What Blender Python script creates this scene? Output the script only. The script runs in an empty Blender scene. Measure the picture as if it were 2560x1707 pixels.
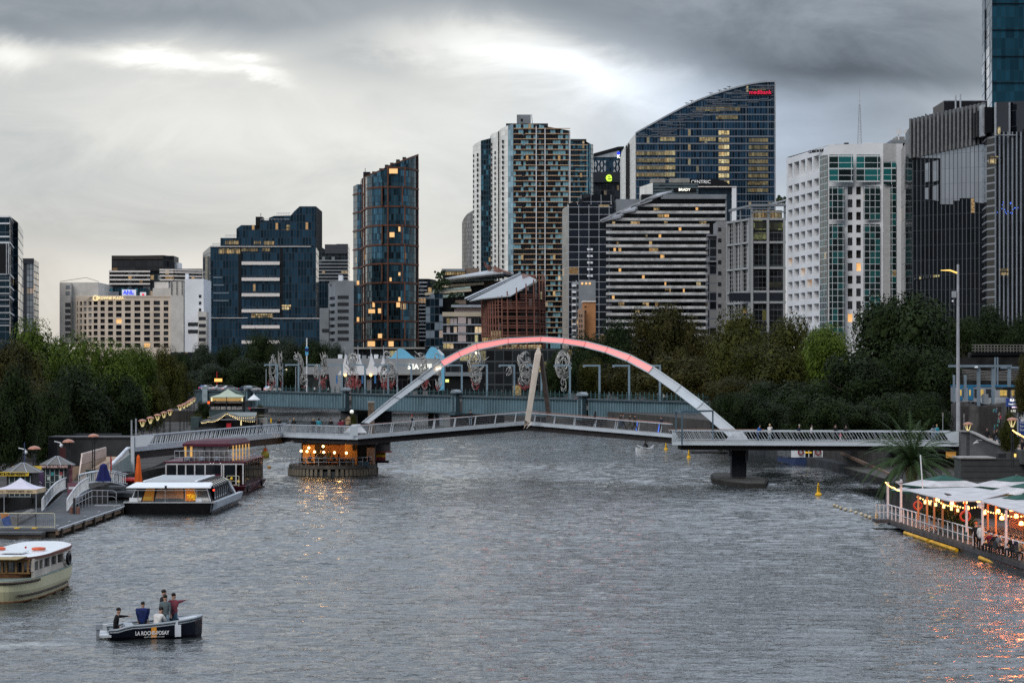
import bpy,bmesh,math,random
from mathutils import Vector,Matrix,noise as mnoise
random.seed(7)
R=math.radians
sc=bpy.context.scene
COL=sc.collection
H=11.75 # eye height above the water
F=5500.0 # focal length in photo pixels (photo 2560 wide), horizon row 940
HY=940.0
# ---------------------------------------------------------------- camera
cd=bpy.data.cameras.new('camera');cam=bpy.data.objects.new('camera',cd);COL.objects.link(cam)
cam.location=(0,0,H);cam.rotation_euler=(R(90),0,0)
cd.sensor_width=36;cd.lens=36*F/2560;cd.shift_y=(HY-853.5)/2560
cd.clip_start=1;cd.clip_end=12000
sc.camera=cam
sc.view_settings.view_transform='Standard';sc.view_settings.look='None'
sc.view_settings.exposure=0.0;sc.view_settings.gamma=1
sc.cycles.max_bounces=6;sc.cycles.diffuse_bounces=2;sc.cycles.glossy_bounces=3
sc.cycles.transmission_bounces=3;sc.cycles.transparent_max_bounces=8
sc.cycles.sample_clamp_indirect=2.0;sc.cycles.sample_clamp_direct=8;sc.cycles.use_denoising=False
sc.cycles.caustics_reflective=False;sc.cycles.caustics_refractive=False

# ---------------------------------------------------------------- node maths helper
class E:
    def __init__(s,nt,k):s.nt,s.k=nt,k
    def _m(s,op,*a,clamp=False):
        n=s.nt.nodes.new('ShaderNodeMath');n.operation=op;n.use_clamp=clamp
        for i,v in enumerate((s,)+a):
            if isinstance(v,E):s.nt.links.new(v.k,n.inputs[i])
            else:n.inputs[i].default_value=v
        return E(s.nt,n.outputs[0])
    def __add__(s,o):return s._m('ADD',o)
    def __sub__(s,o):return s._m('SUBTRACT',o)
    def __mul__(s,o):return s._m('MULTIPLY',o)
    def __truediv__(s,o):return s._m('DIVIDE',o)
    def floor(s):return s._m('FLOOR')
    def fract(s):return s._m('FRACT')
    def lt(s,o):return s._m('LESS_THAN',o)
    def gt(s,o):return s._m('GREATER_THAN',o)
    def mx(s,o):return s._m('MAXIMUM',o)
    def mn(s,o):return s._m('MINIMUM',o)
    def ab(s):return s._m('ABSOLUTE')
    def clamp(s):return s._m('ADD',0.0,clamp=True)
    def inv(s):return(s*-1.0)+1.0
    def smooth(s,a,b):
        n=s.nt.nodes.new('ShaderNodeMapRange');n.interpolation_type='SMOOTHSTEP'
        s.nt.links.new(s.k,n.inputs[0]);n.inputs[1].default_value=a;n.inputs[2].default_value=b
        return E(s.nt,n.outputs[0])
def gauss(u,v,u0,v0,a,b,rot=0.0):
    c,s_=math.cos(rot),math.sin(rot)
    du,dv=u-u0,v-v0
    p=(du*c+dv*s_)/a;q=(dv*c-du*s_)/b
    d=p*p+q*q
    return E(u.nt,None)._m2(d) if False else(d*-1.0)._exp()
E._exp=lambda s:s._m('EXPONENT')
def combine(nt,x,y,z=0.0):
    n=nt.nodes.new('ShaderNodeCombineXYZ')
    for i,v in enumerate((x,y,z)):
        if isinstance(v,E):nt.links.new(v.k,n.inputs[i])
        else:n.inputs[i].default_value=v
    return n.outputs[0]
def noise(nt,vec,scale,detail=4,rough=.5,dist=0,color=False):
    n=nt.nodes.new('ShaderNodeTexNoise');n.inputs['Scale'].default_value=scale
    n.inputs['Detail'].default_value=detail;n.inputs['Roughness'].default_value=rough
    n.inputs['Distortion'].default_value=dist
    if vec is not None:nt.links.new(vec,n.inputs['Vector'])
    return n.outputs['Color'] if color else E(nt,n.outputs[0])
def mixc(nt,fac,a,b,mode='MIX'):
    n=nt.nodes.new('ShaderNodeMix');n.data_type='RGBA';n.blend_type=mode
    for k,v in((0,fac),(6,a),(7,b)):
        if isinstance(v,E):nt.links.new(v.k,n.inputs[k])
        elif isinstance(v,bpy.types.NodeSocket):nt.links.new(v,n.inputs[k])
        elif k==0:n.inputs[0].default_value=v
        else:n.inputs[k].default_value=(*v[:3],1)
    return n.outputs[2]

# ---------------------------------------------------------------- world: broken evening overcast
SUN_EL,SUN_AZ=38,-150 # soft overcast light from behind the viewer's left shoulder
wd=bpy.data.worlds.new('World');sc.world=wd;wd.use_nodes=True
nt=wd.node_tree;nt.nodes.clear()
out=nt.nodes.new('ShaderNodeOutputWorld');bg=nt.nodes.new('ShaderNodeBackground')
sky=nt.nodes.new('ShaderNodeTexSky');sky.sky_type='NISHITA';sky.sun_disc=False
sky.sun_elevation=R(SUN_EL);sky.sun_rotation=R(SUN_AZ)
tc=nt.nodes.new('ShaderNodeTexCoord');sp=nt.nodes.new('ShaderNodeSeparateXYZ')
nt.links.new(tc.outputs['Generated'],sp.inputs[0])
dx,dy,dz=(E(nt,sp.outputs[i]) for i in range(3))
ay=dy.ab().mx(0.12)
u=dx/ay;v=(dz.mx(0.0))/ay
nz=noise(nt,combine(nt,u*5.0,v*13.0),1.3,5,.55)
nz2=noise(nt,combine(nt,u*8.0,v*17.0,3.3),1.6,7,.62,.6)
nz3=noise(nt,combine(nt,u*3.0,v*9.0,7.3),1.5,3,.5)
U=u+(nz-0.5)*0.05;V=v+(nz2-0.5)*0.032
def U_(px):return(px-1280)/F
def V_(py):return(HY-py)/F
def G(px,py,a,b,rot=0):return gauss(U,V,U_(px),V_(py),a/F,b/F,R(rot))
val=(nz3-.5)*.20+(nz2-.5)*.30+.56
val=val+V.smooth(V_(560),V_(760))*-.02
val=val+G(1250,330,900,230)*.10
val=val+G(1330,130,380,80,-12)*.38
val=val+G(1500,190,230,50,-28)*.12
val=val+G(420,158,150,26,-4)*.48
val=val+G(620,140,60,16,-4)*.35
val=val+G(640,180,60,14,-8)*.30
val=val+G(420,300,380,110)*.12
val=val+G(40,150,90,35)*.28
val=val+G(650,690,700,90)*.12
# heavy dark deck overhead with its lower edge running down to the right
edge=V+U.smooth(U_(1150),U_(1900))*(150/F)+U.smooth(U_(1100),U_(500))*(5/F)
over=edge.smooth(V_(-60),V_(-900))
dark=edge.smooth(V_(135),V_(25))*(over*-1.15+1.0)
val=val-dark*.29-G(1950,160,480,110)*.04-G(900,150,230,55,-6)*.13-G(2150,290,400,200)*.18+over*.42
val=val-G(150,90,190,30,-6)*.10-G(330,590,400,40)*.07-G(620,260,500,30)*.03-G(120,400,230,120)*.05
val=val*1.10
rear=dy.smooth(0.10,-0.35)
val=(val*(rear*-.62+1.0)).mx(.06)
cool=mixc(nt,val.smooth(.15,.75),(.84,.95,1.06),(1.02,1.02,.97))
warm=mixc(nt,(V.smooth(V_(420),V_(800))*rear.inv()),cool,(1.06,1.0,.91))
warm=mixc(nt,over*rear.inv(),warm,(.84,.95,1.12))
warm=mixc(nt,(G(1950,300,500,330)+rear*1.2).clamp(),warm,(.80,.93,1.12))
vc=nt.nodes.new('ShaderNodeVectorMath');vc.operation='SCALE'
nt.links.new(warm,vc.inputs[0]);nt.links.new(val.k,vc.inputs['Scale'])
sv=nt.nodes.new('ShaderNodeVectorMath');sv.operation='SCALE';sv.inputs['Scale'].default_value=.006
nt.links.new(sky.outputs[0],sv.inputs[0])
ad=nt.nodes.new('ShaderNodeVectorMath');ad.operation='ADD'
nt.links.new(vc.outputs[0],ad.inputs[0]);nt.links.new(sv.outputs[0],ad.inputs[1])
nt.links.new(ad.outputs[0],bg.inputs[0]);bg.inputs[1].default_value=1.0
nt.links.new(bg.outputs[0],out.inputs[0])
wd.cycles.sampling_method='MANUAL';wd.cycles.sample_map_resolution=1024
# soft sun through cloud
ld=bpy.data.lights.new('sun','SUN');ld.energy=1.75;ld.angle=R(40);ld.color=(1,.97,.93)
sun=bpy.data.objects.new('sun',ld);COL.objects.link(sun)
a,e=R(SUN_AZ),R(SUN_EL)
sdir=Vector((math.sin(a)*math.cos(e),math.cos(a)*math.cos(e),math.sin(e)))
sun.rotation_euler=sdir.to_track_quat('Z','Y').to_euler()

# ---------------------------------------------------------------- coordinates from the photo
def X(px,Y):return(px-1280)/F*Y
def Z(py,Y):return H+(HY-py)/F*Y
def P(px,py,Y):return Vector((X(px,Y),Y,Z(py,Y)))

# ---------------------------------------------------------------- materials
MATS={}
def mat(name,col,rough=.6,metal=0.0,var=.25,scale=1.0,emit=0,ecol=None,spec=.22,bump=0,alpha=1,trans=0):
    if name in MATS:return MATS[name]
    m=bpy.data.materials.new(name);m.use_nodes=True;nt=m.node_tree
    b=nt.nodes['Principled BSDF']
    b.inputs['Roughness'].default_value=rough;b.inputs['Metallic'].default_value=metal
    b.inputs['Specular IOR Level'].default_value=spec
    if var>0:
        t=nt.nodes.new('ShaderNodeTexCoord')
        n=noise(nt,t.outputs['Object'],scale,5,.6)
        f=n.smooth(.25,.75)
        dk=tuple(c*(1-var) for c in col);lt=tuple(min(1,c*(1+var*.6)) for c in col)
        nt.links.new(mixc(nt,f,dk,lt),b.inputs['Base Color'])
        if bump:
            bp=nt.nodes.new('ShaderNodeBump');bp.inputs['Strength'].default_value=bump
            nt.links.new(n.k,bp.inputs['Height']);nt.links.new(bp.outputs[0],b.inputs['Normal'])
    else:b.inputs['Base Color'].default_value=(*col,1)
    if emit:
        b.inputs['Emission Color'].default_value=(*(ecol or col),1);b.inputs['Emission Strength'].default_value=emit
    if alpha<1:b.inputs['Alpha'].default_value=alpha
    if trans:b.inputs['Transmission Weight'].default_value=trans
    MATS[name]=m;return m

LITK=.30
def curtain(name,glass=(.02,.03,.045),frame=(.05,.06,.07),cw=1.5,ch=3.6,mw=.12,bh=.5,lit=.03,
            ecol=(1,.55,.2),es=.9,rough=.08,metal=.0,var=.8,big=0,bigw=.4,tilt=.02,band=None,litrow=0,
            bright=None,bp=0.0,mv=0):
    """glazed wall from UVs in metres: panes cw x ch, mullions mw wide, slab edge bh high, some panes lit"""
    if name in MATS:return MATS[name]
    m=bpy.data.materials.new(name);m.use_nodes=True;nt=m.node_tree;b=nt.nodes['Principled BSDF']
    m['uvgrid']=1;uvn=nt.nodes.new('ShaderNodeUVMap');sp=nt.nodes.new('ShaderNodeSeparateXYZ');nt.links.new(uvn.outputs[0],sp.inputs[0])
    u,v=E(nt,sp.outputs[0]),E(nt,sp.outputs[1])
    cu,cv=u/cw,v/ch
    fu,fv=cu.fract(),cv.fract();iu,iv=cu.floor(),cv.floor()
    mull=fu.lt(mw/cw);slab=fv.lt(bh/ch)
    if mv:mull=mull.mx((fv*mv).fract().lt(mw*mv/ch))
    if big:mull=mull.mx((u/big).fract().lt(bigw/big))
    wn=nt.nodes.new('ShaderNodeTexWhiteNoise');wn.noise_dimensions='2D'
    nt.links.new(combine(nt,iu,iv),wn.inputs[0])
    rv=E(nt,wn.outputs['Value']);sc_=nt.nodes.new('ShaderNodeSeparateColor');nt.links.new(wn.outputs['Color'],sc_.inputs[0])
    r1,r2,r3=(E(nt,sc_.outputs[i]) for i in range(3))
    # office floors: rooms a few panes wide share light
    wn2=nt.nodes.new('ShaderNodeTexWhiteNoise');wn2.noise_dimensions='2D'
    nt.links.new(combine(nt,(iu/3.0).floor(),iv),wn2.inputs[0]);rr=E(nt,wn2.outputs['Value'])
    f=mull.mx(slab)
    g=mixc(nt,r1,tuple(c*(1-var) for c in glass),tuple(c*(1+var) for c in glass))
    lk=lit if lit>=.5 else lit*LITK
    isl=rv.lt(lk).mx(rr.lt(lk*.5))*f.inv()
    if bright:g=mixc(nt,r2.lt(bp),g,bright)
    bc=mixc(nt,mull,g,frame);bc=mixc(nt,slab,bc,band or frame)
    nt.links.new(bc,b.inputs['Base Color'])
    nt.links.new((f*.5+rough).k,b.inputs['Roughness'])
    nt.links.new((f.inv()*metal).k,b.inputs['Metallic'])
    b.inputs['Specular IOR Level'].default_value=.35;b.inputs['IOR'].default_value=1.45
    inner=noise(nt,combine(nt,u*1.0,v*1.3),1.6,3,.7)
    nt.links.new((isl*(inner.smooth(.3,.75)*.9+.15)*(r3*.7+.3)*es).k,b.inputs['Emission Strength'])
    nt.links.new(mixc(nt,r2,ecol,(ecol[0],ecol[1]*1.35,ecol[2]*1.9)),b.inputs['Emission Color'])
    ge=nt.nodes.new('ShaderNodeNewGeometry')
    a1=nt.nodes.new('ShaderNodeVectorMath');a1.operation='SUBTRACT';a1.inputs[1].default_value=(.5,.5,.5)
    nt.links.new(wn.outputs['Color'],a1.inputs[0])
    a2=nt.nodes.new('ShaderNodeVectorMath');a2.operation='SCALE';a2.inputs['Scale'].default_value=tilt
    nt.links.new(a1.outputs[0],a2.inputs[0])
    a3=nt.nodes.new('ShaderNodeVectorMath');a3.operation='ADD'
    nt.links.new(ge.outputs['Normal'],a3.inputs[0]);nt.links.new(a2.outputs[0],a3.inputs[1])
    a4=nt.nodes.new('ShaderNodeVectorMath');a4.operation='NORMALIZE';nt.links.new(a3.outputs[0],a4.inputs[0])
    nt.links.new(a4.outputs[0],b.inputs['Normal'])
    MATS[name]=m;return m

# ---------------------------------------------------------------- mesh builder
class MB:
    def __init__(s):s.v=[];s.f=[];s.uv={};s.mi=[];s.cur=0
    def face(s,pts,uv=None):
        i=len(s.v);s.v+=[tuple(p) for p in pts];s.f.append(tuple(range(i,i+len(pts))));s.mi.append(s.cur)
        if uv:s.uv[len(s.f)-1]=uv
        return s
    def hull(s,a,b,cap=True): # two rings joined
        n=len(a);i=len(s.v);s.v+=[tuple(p) for p in a]+[tuple(p) for p in b]
        for k in range(n):s.f.append((i+k,i+(k+1)%n,i+n+(k+1)%n,i+n+k));s.mi.append(s.cur)
        if cap:
            s.f.append(tuple(i+k for k in reversed(range(n))));s.f.append(tuple(i+n+k for k in range(n)));s.mi+=[s.cur]*2
        return s
    def box(s,c,d,rz=0,top=1.0):
        x,y,z=d[0]/2,d[1]/2,d[2]/2;m=Matrix.Rotation(rz,3,'Z');c=Vector(c)
        ring=lambda k,zz:[c+m@Vector((sx*x*k,sy*y*k,zz)) for sx,sy in((-1,-1),(1,-1),(1,1),(-1,1))]
        return s.hull(ring(1,-z),ring(top,z))
    def bb(s,x0,x1,y0,y1,z0,z1):return s.box(((x0+x1)/2,(y0+y1)/2,(z0+z1)/2),(x1-x0,y1-y0,z1-z0))
    def bar(s,p,q,w,h=None,up=(0,0,1)):
        p,q=Vector(p),Vector(q);h=h or w;d=(q-p).normalized();up=Vector(up)
        if abs(d.dot(up))>.98:up=Vector((0,1,0))
        sd=d.cross(up).normalized();u2=sd.cross(d).normalized()
        r=lambda o:[o+sd*(a*w/2)+u2*(b*h/2) for a,b in((-1,-1),(1,-1),(1,1),(-1,1))]
        return s.hull(r(p),r(q))
    def tube(s,pts,rad,n=6,cap=True):
        pts=[Vector(p) for p in pts];rings=[]
        for i,p in enumerate(pts):
            d=(pts[min(i+1,len(pts)-1)]-pts[max(i-1,0)])
            d=d.normalized() if d.length>1e-9 else Vector((0,0,1))
            up=Vector((0,0,1)) if abs(d.z)<.95 else Vector((1,0,0))
            a=d.cross(up).normalized();b=a.cross(d).normalized()
            r=rad[i] if isinstance(rad,(list,tuple)) else rad
            rings.append([p+a*(math.cos(t)*r)+b*(math.sin(t)*r) for t in[2*math.pi*k/n for k in range(n)]])
        i0=len(s.v)
        for r_ in rings:s.v+=[tuple(p) for p in r_]
        for j in range(len(rings)-1):
            for k in range(n):
                a_=i0+j*n+k;b_=i0+j*n+(k+1)%n
                s.f.append((a_,b_,b_+n,a_+n));s.mi.append(s.cur)
        if cap:
            s.f.append(tuple(i0+k for k in reversed(range(n))));e_=i0+(len(rings)-1)*n
            s.f.append(tuple(e_+k for k in range(n)));s.mi+=[s.cur]*2
        return s
    def lathe(s,c,prof,n=12,sx=1,sy=1):
        c=Vector(c);i0=len(s.v)
        for r,z in prof:
            s.v+=[tuple(c+Vector((math.cos(2*math.pi*k/n)*r*sx,math.sin(2*math.pi*k/n)*r*sy,z))) for k in range(n)]
        for j in range(len(prof)-1):
            for k in range(n):
                a_=i0+j*n+k;b_=i0+j*n+(k+1)%n
                s.f.append((a_,b_,b_+n,a_+n));s.mi.append(s.cur)
        s.f.append(tuple(i0+k for k in reversed(range(n))));e_=i0+(len(prof)-1)*n
        s.f.append(tuple(e_+k for k in range(n)));s.mi+=[s.cur]*2
        return s
    def prism(s,pts,z0,z1):
        a=[Vector((p[0],p[1],z0)) for p in pts];b=[Vector((p[0],p[1],z1)) for p in pts]
        return s.hull(a,b)
    def extr(s,pts,d): # 3-D outline given a thickness vector
        d=Vector(d);return s.hull([Vector(p) for p in pts],[Vector(p)+d for p in pts])
    def ball(s,c,r,n=10,m=6,sq=1.0):
        prof=[(max(1e-3,r*math.sin(math.pi*k/m)),-r*sq*math.cos(math.pi*k/m)) for k in range(m+1)]
        return s.lathe(c,prof,n)
    def torus(s,c,Rr,r,axis='Z',n=18,m=6,M=None):
        c=Vector(c);i0=len(s.v)
        for k in range(n):
            t=2*math.pi*k/n
            for j in range(m):
                q=2*math.pi*j/m
                p=Vector(((Rr+r*math.cos(q))*math.cos(t),(Rr+r*math.cos(q))*math.sin(t),r*math.sin(q)))
                if axis=='Y':p=Vector((p.x,p.z,p.y))
                if axis=='X':p=Vector((p.z,p.x,p.y))
                if M:p=M@p
                s.v.append(tuple(c+p))
        for k in range(n):
            for j in range(m):
                s.f.append((i0+k*m+j,i0+((k+1)%n)*m+j,i0+((k+1)%n)*m+(j+1)%m,i0+k*m+(j+1)%m));s.mi.append(s.cur)
        return s
    def build(s,name,mats,parent=None,smooth=False,fix=True,**kw):
        me=bpy.data.meshes.new(name);me.from_pydata(s.v,[],s.f)
        if not isinstance(mats,(list,tuple)):mats=[mats]
        for m in mats:me.materials.append(m)
        if len(mats)>1:me.polygons.foreach_set('material_index',s.mi)
        if s.uv:
            ul=me.uv_layers.new(name='UVMap')
            for fi,uv in s.uv.items():
                for k,li in enumerate(me.polygons[fi].loop_indices):ul.data[li].uv=uv[k]
        if fix and not s.uv:
            bm=bmesh.new();bm.from_mesh(me);bmesh.ops.recalc_face_normals(bm,faces=bm.faces);bm.to_mesh(me);bm.free()
        if not s.uv and any(q.get('uvgrid') for q in mats):
            ul=me.uv_layers.new(name='UVMap')
            for l in me.loops:c=me.vertices[l.vertex_index].co;ul.data[l.index].uv=(c.x+c.y*.3,c.z)
        if smooth:me.polygons.foreach_set('use_smooth',[True]*len(me.polygons))
        me.update()
        o=bpy.data.objects.new(name,me);COL.objects.link(o)
        if parent is not None:o.parent=parent
        if kw:tag(o,**kw)
        return o
def tag(o,label=None,cat=None,group=None,kind=None):
    if label:o['label']=label
    if cat:o['category']=cat
    if group:o['group']=group
    if kind:o['kind']=kind
    return o
def thing(name,label,cat,group=None,loc=(0,0,0),rz=0,s=1):
    o=bpy.data.objects.new(name,None);COL.objects.link(o);o.empty_display_size=.2
    o.location=loc;o.rotation_euler=(0,0,rz);o.scale=(s,s,s) if not isinstance(s,tuple) else s
    return tag(o,label,cat,group)
def copy_thing(src,loc,rz=0,label=None,s=None,group=None):
    r=src.copy();COL.objects.link(r);r.location=loc;r.rotation_euler=(0,0,rz)
    if s is not None:r.scale=s if isinstance(s,tuple) else(s,s,s)
    if label:r['label']=label
    if group:r['group']=group
    for ch in list(src.children):
        c=ch.copy();COL.objects.link(c);c.parent=r
        for g in ch.children:
            d=g.copy();COL.objects.link(d);d.parent=c
    return r
def text(name,s,size,mt,parent,loc,rot=(90,0,0),depth=.03,sx=1,bold=0,align='CENTER',spacing=1):
    cu=bpy.data.curves.new('t','FONT');cu.body=s;cu.size=size;cu.extrude=depth;cu.align_x=align;cu.align_y='CENTER'
    cu.offset=bold;cu.space_character=spacing;cu.resolution_u=3
    o=bpy.data.objects.new('t',cu);COL.objects.link(o)
    dg=bpy.context.evaluated_depsgraph_get();dg.update()
    me=bpy.data.meshes.new_from_object(o.evaluated_get(dg));bpy.data.objects.remove(o);bpy.data.curves.remove(cu)
    me.materials.clear();me.materials.append(mt);me.name=name
    t=bpy.data.objects.new(name,me);COL.objects.link(t);t.location=loc;t.rotation_euler=[R(q) for q in rot];t.scale=(sx,1,1)
    if parent is not None:t.parent=parent
    return t

# common materials
M=dict(
 concrete=mat('concrete',(.30,.29,.27),.85,var=.3,scale=.25,bump=.1),
 darkstone=mat('bluestone',(.050,.052,.055),.85,var=.45,scale=.4,bump=.2),
 stone=mat('stone',(.20,.19,.18),.85,var=.35,scale=.5),
 white=mat('white_paint',(.75,.77,.80),.4,var=.10,scale=.3),
 steel=mat('galvanised_steel',(.45,.47,.50),.4,.5,var=.2,scale=.6),
 grey=mat('grey_paint',(.34,.38,.43),.5,var=.15,scale=.5),
 dark=mat('dark_metal',(.025,.027,.03),.5,var=.3),
 black=mat('black_paint',(.012,.012,.014),.35,var=.2),
 asphalt=mat('asphalt',(.055,.055,.058),.9,var=.3,scale=.5),
 paving=mat('paving',(.17,.16,.15),.9,var=.35,scale=.4),
 wood=mat('weathered_timber',(.16,.12,.09),.8,var=.4,scale=2),
 copper=mat('copper_paint',(.42,.20,.14),.4,.3,var=.2),
 glow=mat('warm_lamp',(1,.8,.5),.5,var=0,emit=14,ecol=(1,.62,.25)),
 glow2=mat('lamp_glass',(1,.9,.6),.5,var=0,emit=.45,ecol=(1,.8,.3)),
 red=mat('red_paint',(.45,.03,.03),.5,var=.2),orange=mat('orange_cloth',(.75,.13,.02),.7,var=.2),
 yellow=mat('yellow_plastic',(.80,.46,.02),.4,var=.2),navy=mat('navy_cloth',(.015,.02,.12),.8,var=.3),
 roof=mat('roof_membrane',(.20,.21,.22),.8,var=.3,scale=.1),
 darkglass=mat('dark_glass',(.012,.016,.02),.06,var=.3,spec=.9),
)
# ================================================================ SETTING: water, ground
def strip_pts(l):return[(x,y) for x,y in l]
RIVER_L=[(-70,-60),(-52,100),(-43.5,160),(-42,180),(-39.5,190),(-37.2,192),(-37.4,204),(-39.4,212),(-39.4,242),(-44,300),(-50,370),(-62,480),(-76,600),(-120,760),(-190,960)]
RIVER_R=[(62,-60),(56,100),(46,150),(35,178),(34.8,205),(41,236),(41.5,290),(38,340),(28,420),(18,480),(6,560),(-25,700),(-70,960)]
def water_mat():
    m=bpy.data.materials.new('river_water');m.use_nodes=True;nt=m.node_tree;b=nt.nodes['Principled BSDF']
    b.inputs['Base Color'].default_value=(.012,.016,.017,1);b.inputs['IOR'].default_value=1.40
    b.inputs['Specular IOR Level'].default_value=.9
    t=nt.nodes.new('ShaderNodeTexCoord');sp=nt.nodes.new('ShaderNodeSeparateXYZ');nt.links.new(t.outputs['Object'],sp.inputs[0])
    x,y=E(nt,sp.outputs[0]),E(nt,sp.outputs[1])
    far=y.smooth(60,330)
    big=noise(nt,combine(nt,x*.045,y*.02),1,4,.6) # gusts and calmer lanes
    n1=noise(nt,combine(nt,x*.75,y*1.0),1.0,3,.6,.6)
    n2=noise(nt,combine(nt,x*2.0,y*2.4,5.0),1.0,3,.65,.5)
    n3=noise(nt,combine(nt,x*.20,y*.28,9.0),1.0,2,.5)
    hgt=n1*.05*(far*3.0+1.0)+n2*.075+n3*.16*far
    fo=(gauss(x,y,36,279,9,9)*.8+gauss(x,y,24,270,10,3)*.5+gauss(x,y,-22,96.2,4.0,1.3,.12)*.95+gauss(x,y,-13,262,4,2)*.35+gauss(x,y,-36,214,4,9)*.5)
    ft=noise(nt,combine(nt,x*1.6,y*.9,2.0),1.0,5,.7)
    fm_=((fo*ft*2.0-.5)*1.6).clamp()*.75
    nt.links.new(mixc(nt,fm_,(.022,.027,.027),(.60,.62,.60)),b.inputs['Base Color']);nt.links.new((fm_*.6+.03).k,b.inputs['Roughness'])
    bp=nt.nodes.new('ShaderNodeBump');bp.inputs['Distance'].default_value=2.2
    nt.links.new(((big.smooth(.3,.7)*.45+.55)*(far*-.35+1.0)*WAVE).k,bp.inputs['Strength'])
    nt.links.new(hgt.k,bp.inputs['Height']);nt.links.new(bp.outputs[0],b.inputs['Normal'])
    return m
WAVE=.85
import numpy as np
def wave_field(Xs,Ys):
    rs=np.random.RandomState(3);z=np.zeros_like(Xs)
    for k in range(64):
        lam=10**rs.uniform(math.log10(.55),math.log10(2.5));kk=2*math.pi/lam
        th=rs.normal(1.53,.27);amp=.0050*lam**1.0*rs.uniform(.6,1.3)
        z+=amp*np.sin(kk*(math.cos(th)*Xs+math.sin(th)*Ys)+rs.uniform(0,6.28))
    g=.72+.40*np.sin(Xs*.05+1.3*np.sin(Ys*.021))*np.sin(Ys*.037+Xs*.013)
    z=z*g
    return z
def water_mesh(zones):
    V,Fc,base=[],[],0
    for x0,x1,nx,ys in zones:
        xs=np.linspace(x0,x1,nx);Xs,Ys=np.meshgrid(xs,ys);ed=np.clip((Xs-x0)/6,0,1)*np.clip((x1-Xs)/6,0,1)
        Zs=wave_field(Xs,Ys)*np.clip((460-Ys)/160,0,1)*ed
        V.append(np.stack([Xs,Ys,Zs],-1).reshape(-1,3));ny=len(ys)
        i=np.arange((ny-1)*nx).reshape(ny-1,nx)[:,:-1]+base
        Fc.append(np.stack([i,i+1,i+1+nx,i+nx],-1).reshape(-1,4));base+=nx*ny
    V=np.concatenate(V);Fc=np.concatenate(Fc);me=bpy.data.meshes.new('water')
    me.vertices.add(len(V));me.vertices.foreach_set('co',V.ravel());me.loops.add(len(Fc)*4);me.loops.foreach_set('vertex_index',Fc.ravel().astype(np.int32))
    me.polygons.add(len(Fc));me.polygons.foreach_set('loop_start',np.arange(0,len(Fc)*4,4,dtype=np.int32));me.polygons.foreach_set('use_smooth',np.ones(len(Fc),bool))
    me.update();me.validate();return me
yy=np.concatenate([np.array([-60,0,40,60]),np.arange(72,140,.14),np.arange(140,210,.24),np.arange(210,300,.42),np.arange(300,460,.9),np.array([460,600,800,1000])])
wo=bpy.data.objects.new('water',water_mesh([(-66,62,480,yy)]));COL.objects.link(wo);wo.data.materials.append(water_mat());tag(wo,kind='structure')
MB().face([(-260,300,-.25),(-65.5,300,-.25),(-65.5,1000,-.25),(-260,1000,-.25)]).build('water',wo.data.materials[0],kind='structure')
g=MB()
def bank(pts,far_x,top,ymin,ymax):
    """ground between the river edge and far_x, with its quay face"""
    for(x0,y0),(x1,y1) in zip(pts,pts[1:]):
        if y1<=ymin or y0>=ymax:continue
        a,c=max(y0,ymin),min(y1,ymax)
        xa=x0+(x1-x0)*(a-y0)/(y1-y0);xc=x0+(x1-x0)*(c-y0)/(y1-y0)
        g.face([(xa,a,top),(xc,c,top),(far_x,c,top),(far_x,a,top)])
        g.face([(xa,a,-2),(xc,c,-2),(xc,c,top),(xa,a,top)])
bank(RIVER_L,-900,1.8,-60,480);bank(RIVER_L,-900,4.2,480,960)
bank(RIVER_R,900,2.0,-60,236);bank(RIVER_R,900,4.2,236,960)
g.face([(-900,480,1.8),(-62,480,1.8),(-62,480,4.2),(-900,480,4.2)])
g.face([(900,236,2.0),(41,236,2.0),(41,236,4.2),(900,236,4.2)])
g.face([(-6000,960,4.2),(6000,960,4.2),(6000,9000,4.2),(-6000,9000,4.2)])
g.face([(-190,960,-2),(-70,960,-2),(-70,960,4.2),(-190,960,4.2)])
for s in(-1,1):g.face([(s*900,-60,3),(s*6000,-60,3),(s*6000,960,3),(s*900,960,3)])
g.build('ground',mat('dark_paving',(.055,.05,.045),.9,var=.4,scale=.3),fix=False,kind='structure')

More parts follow.
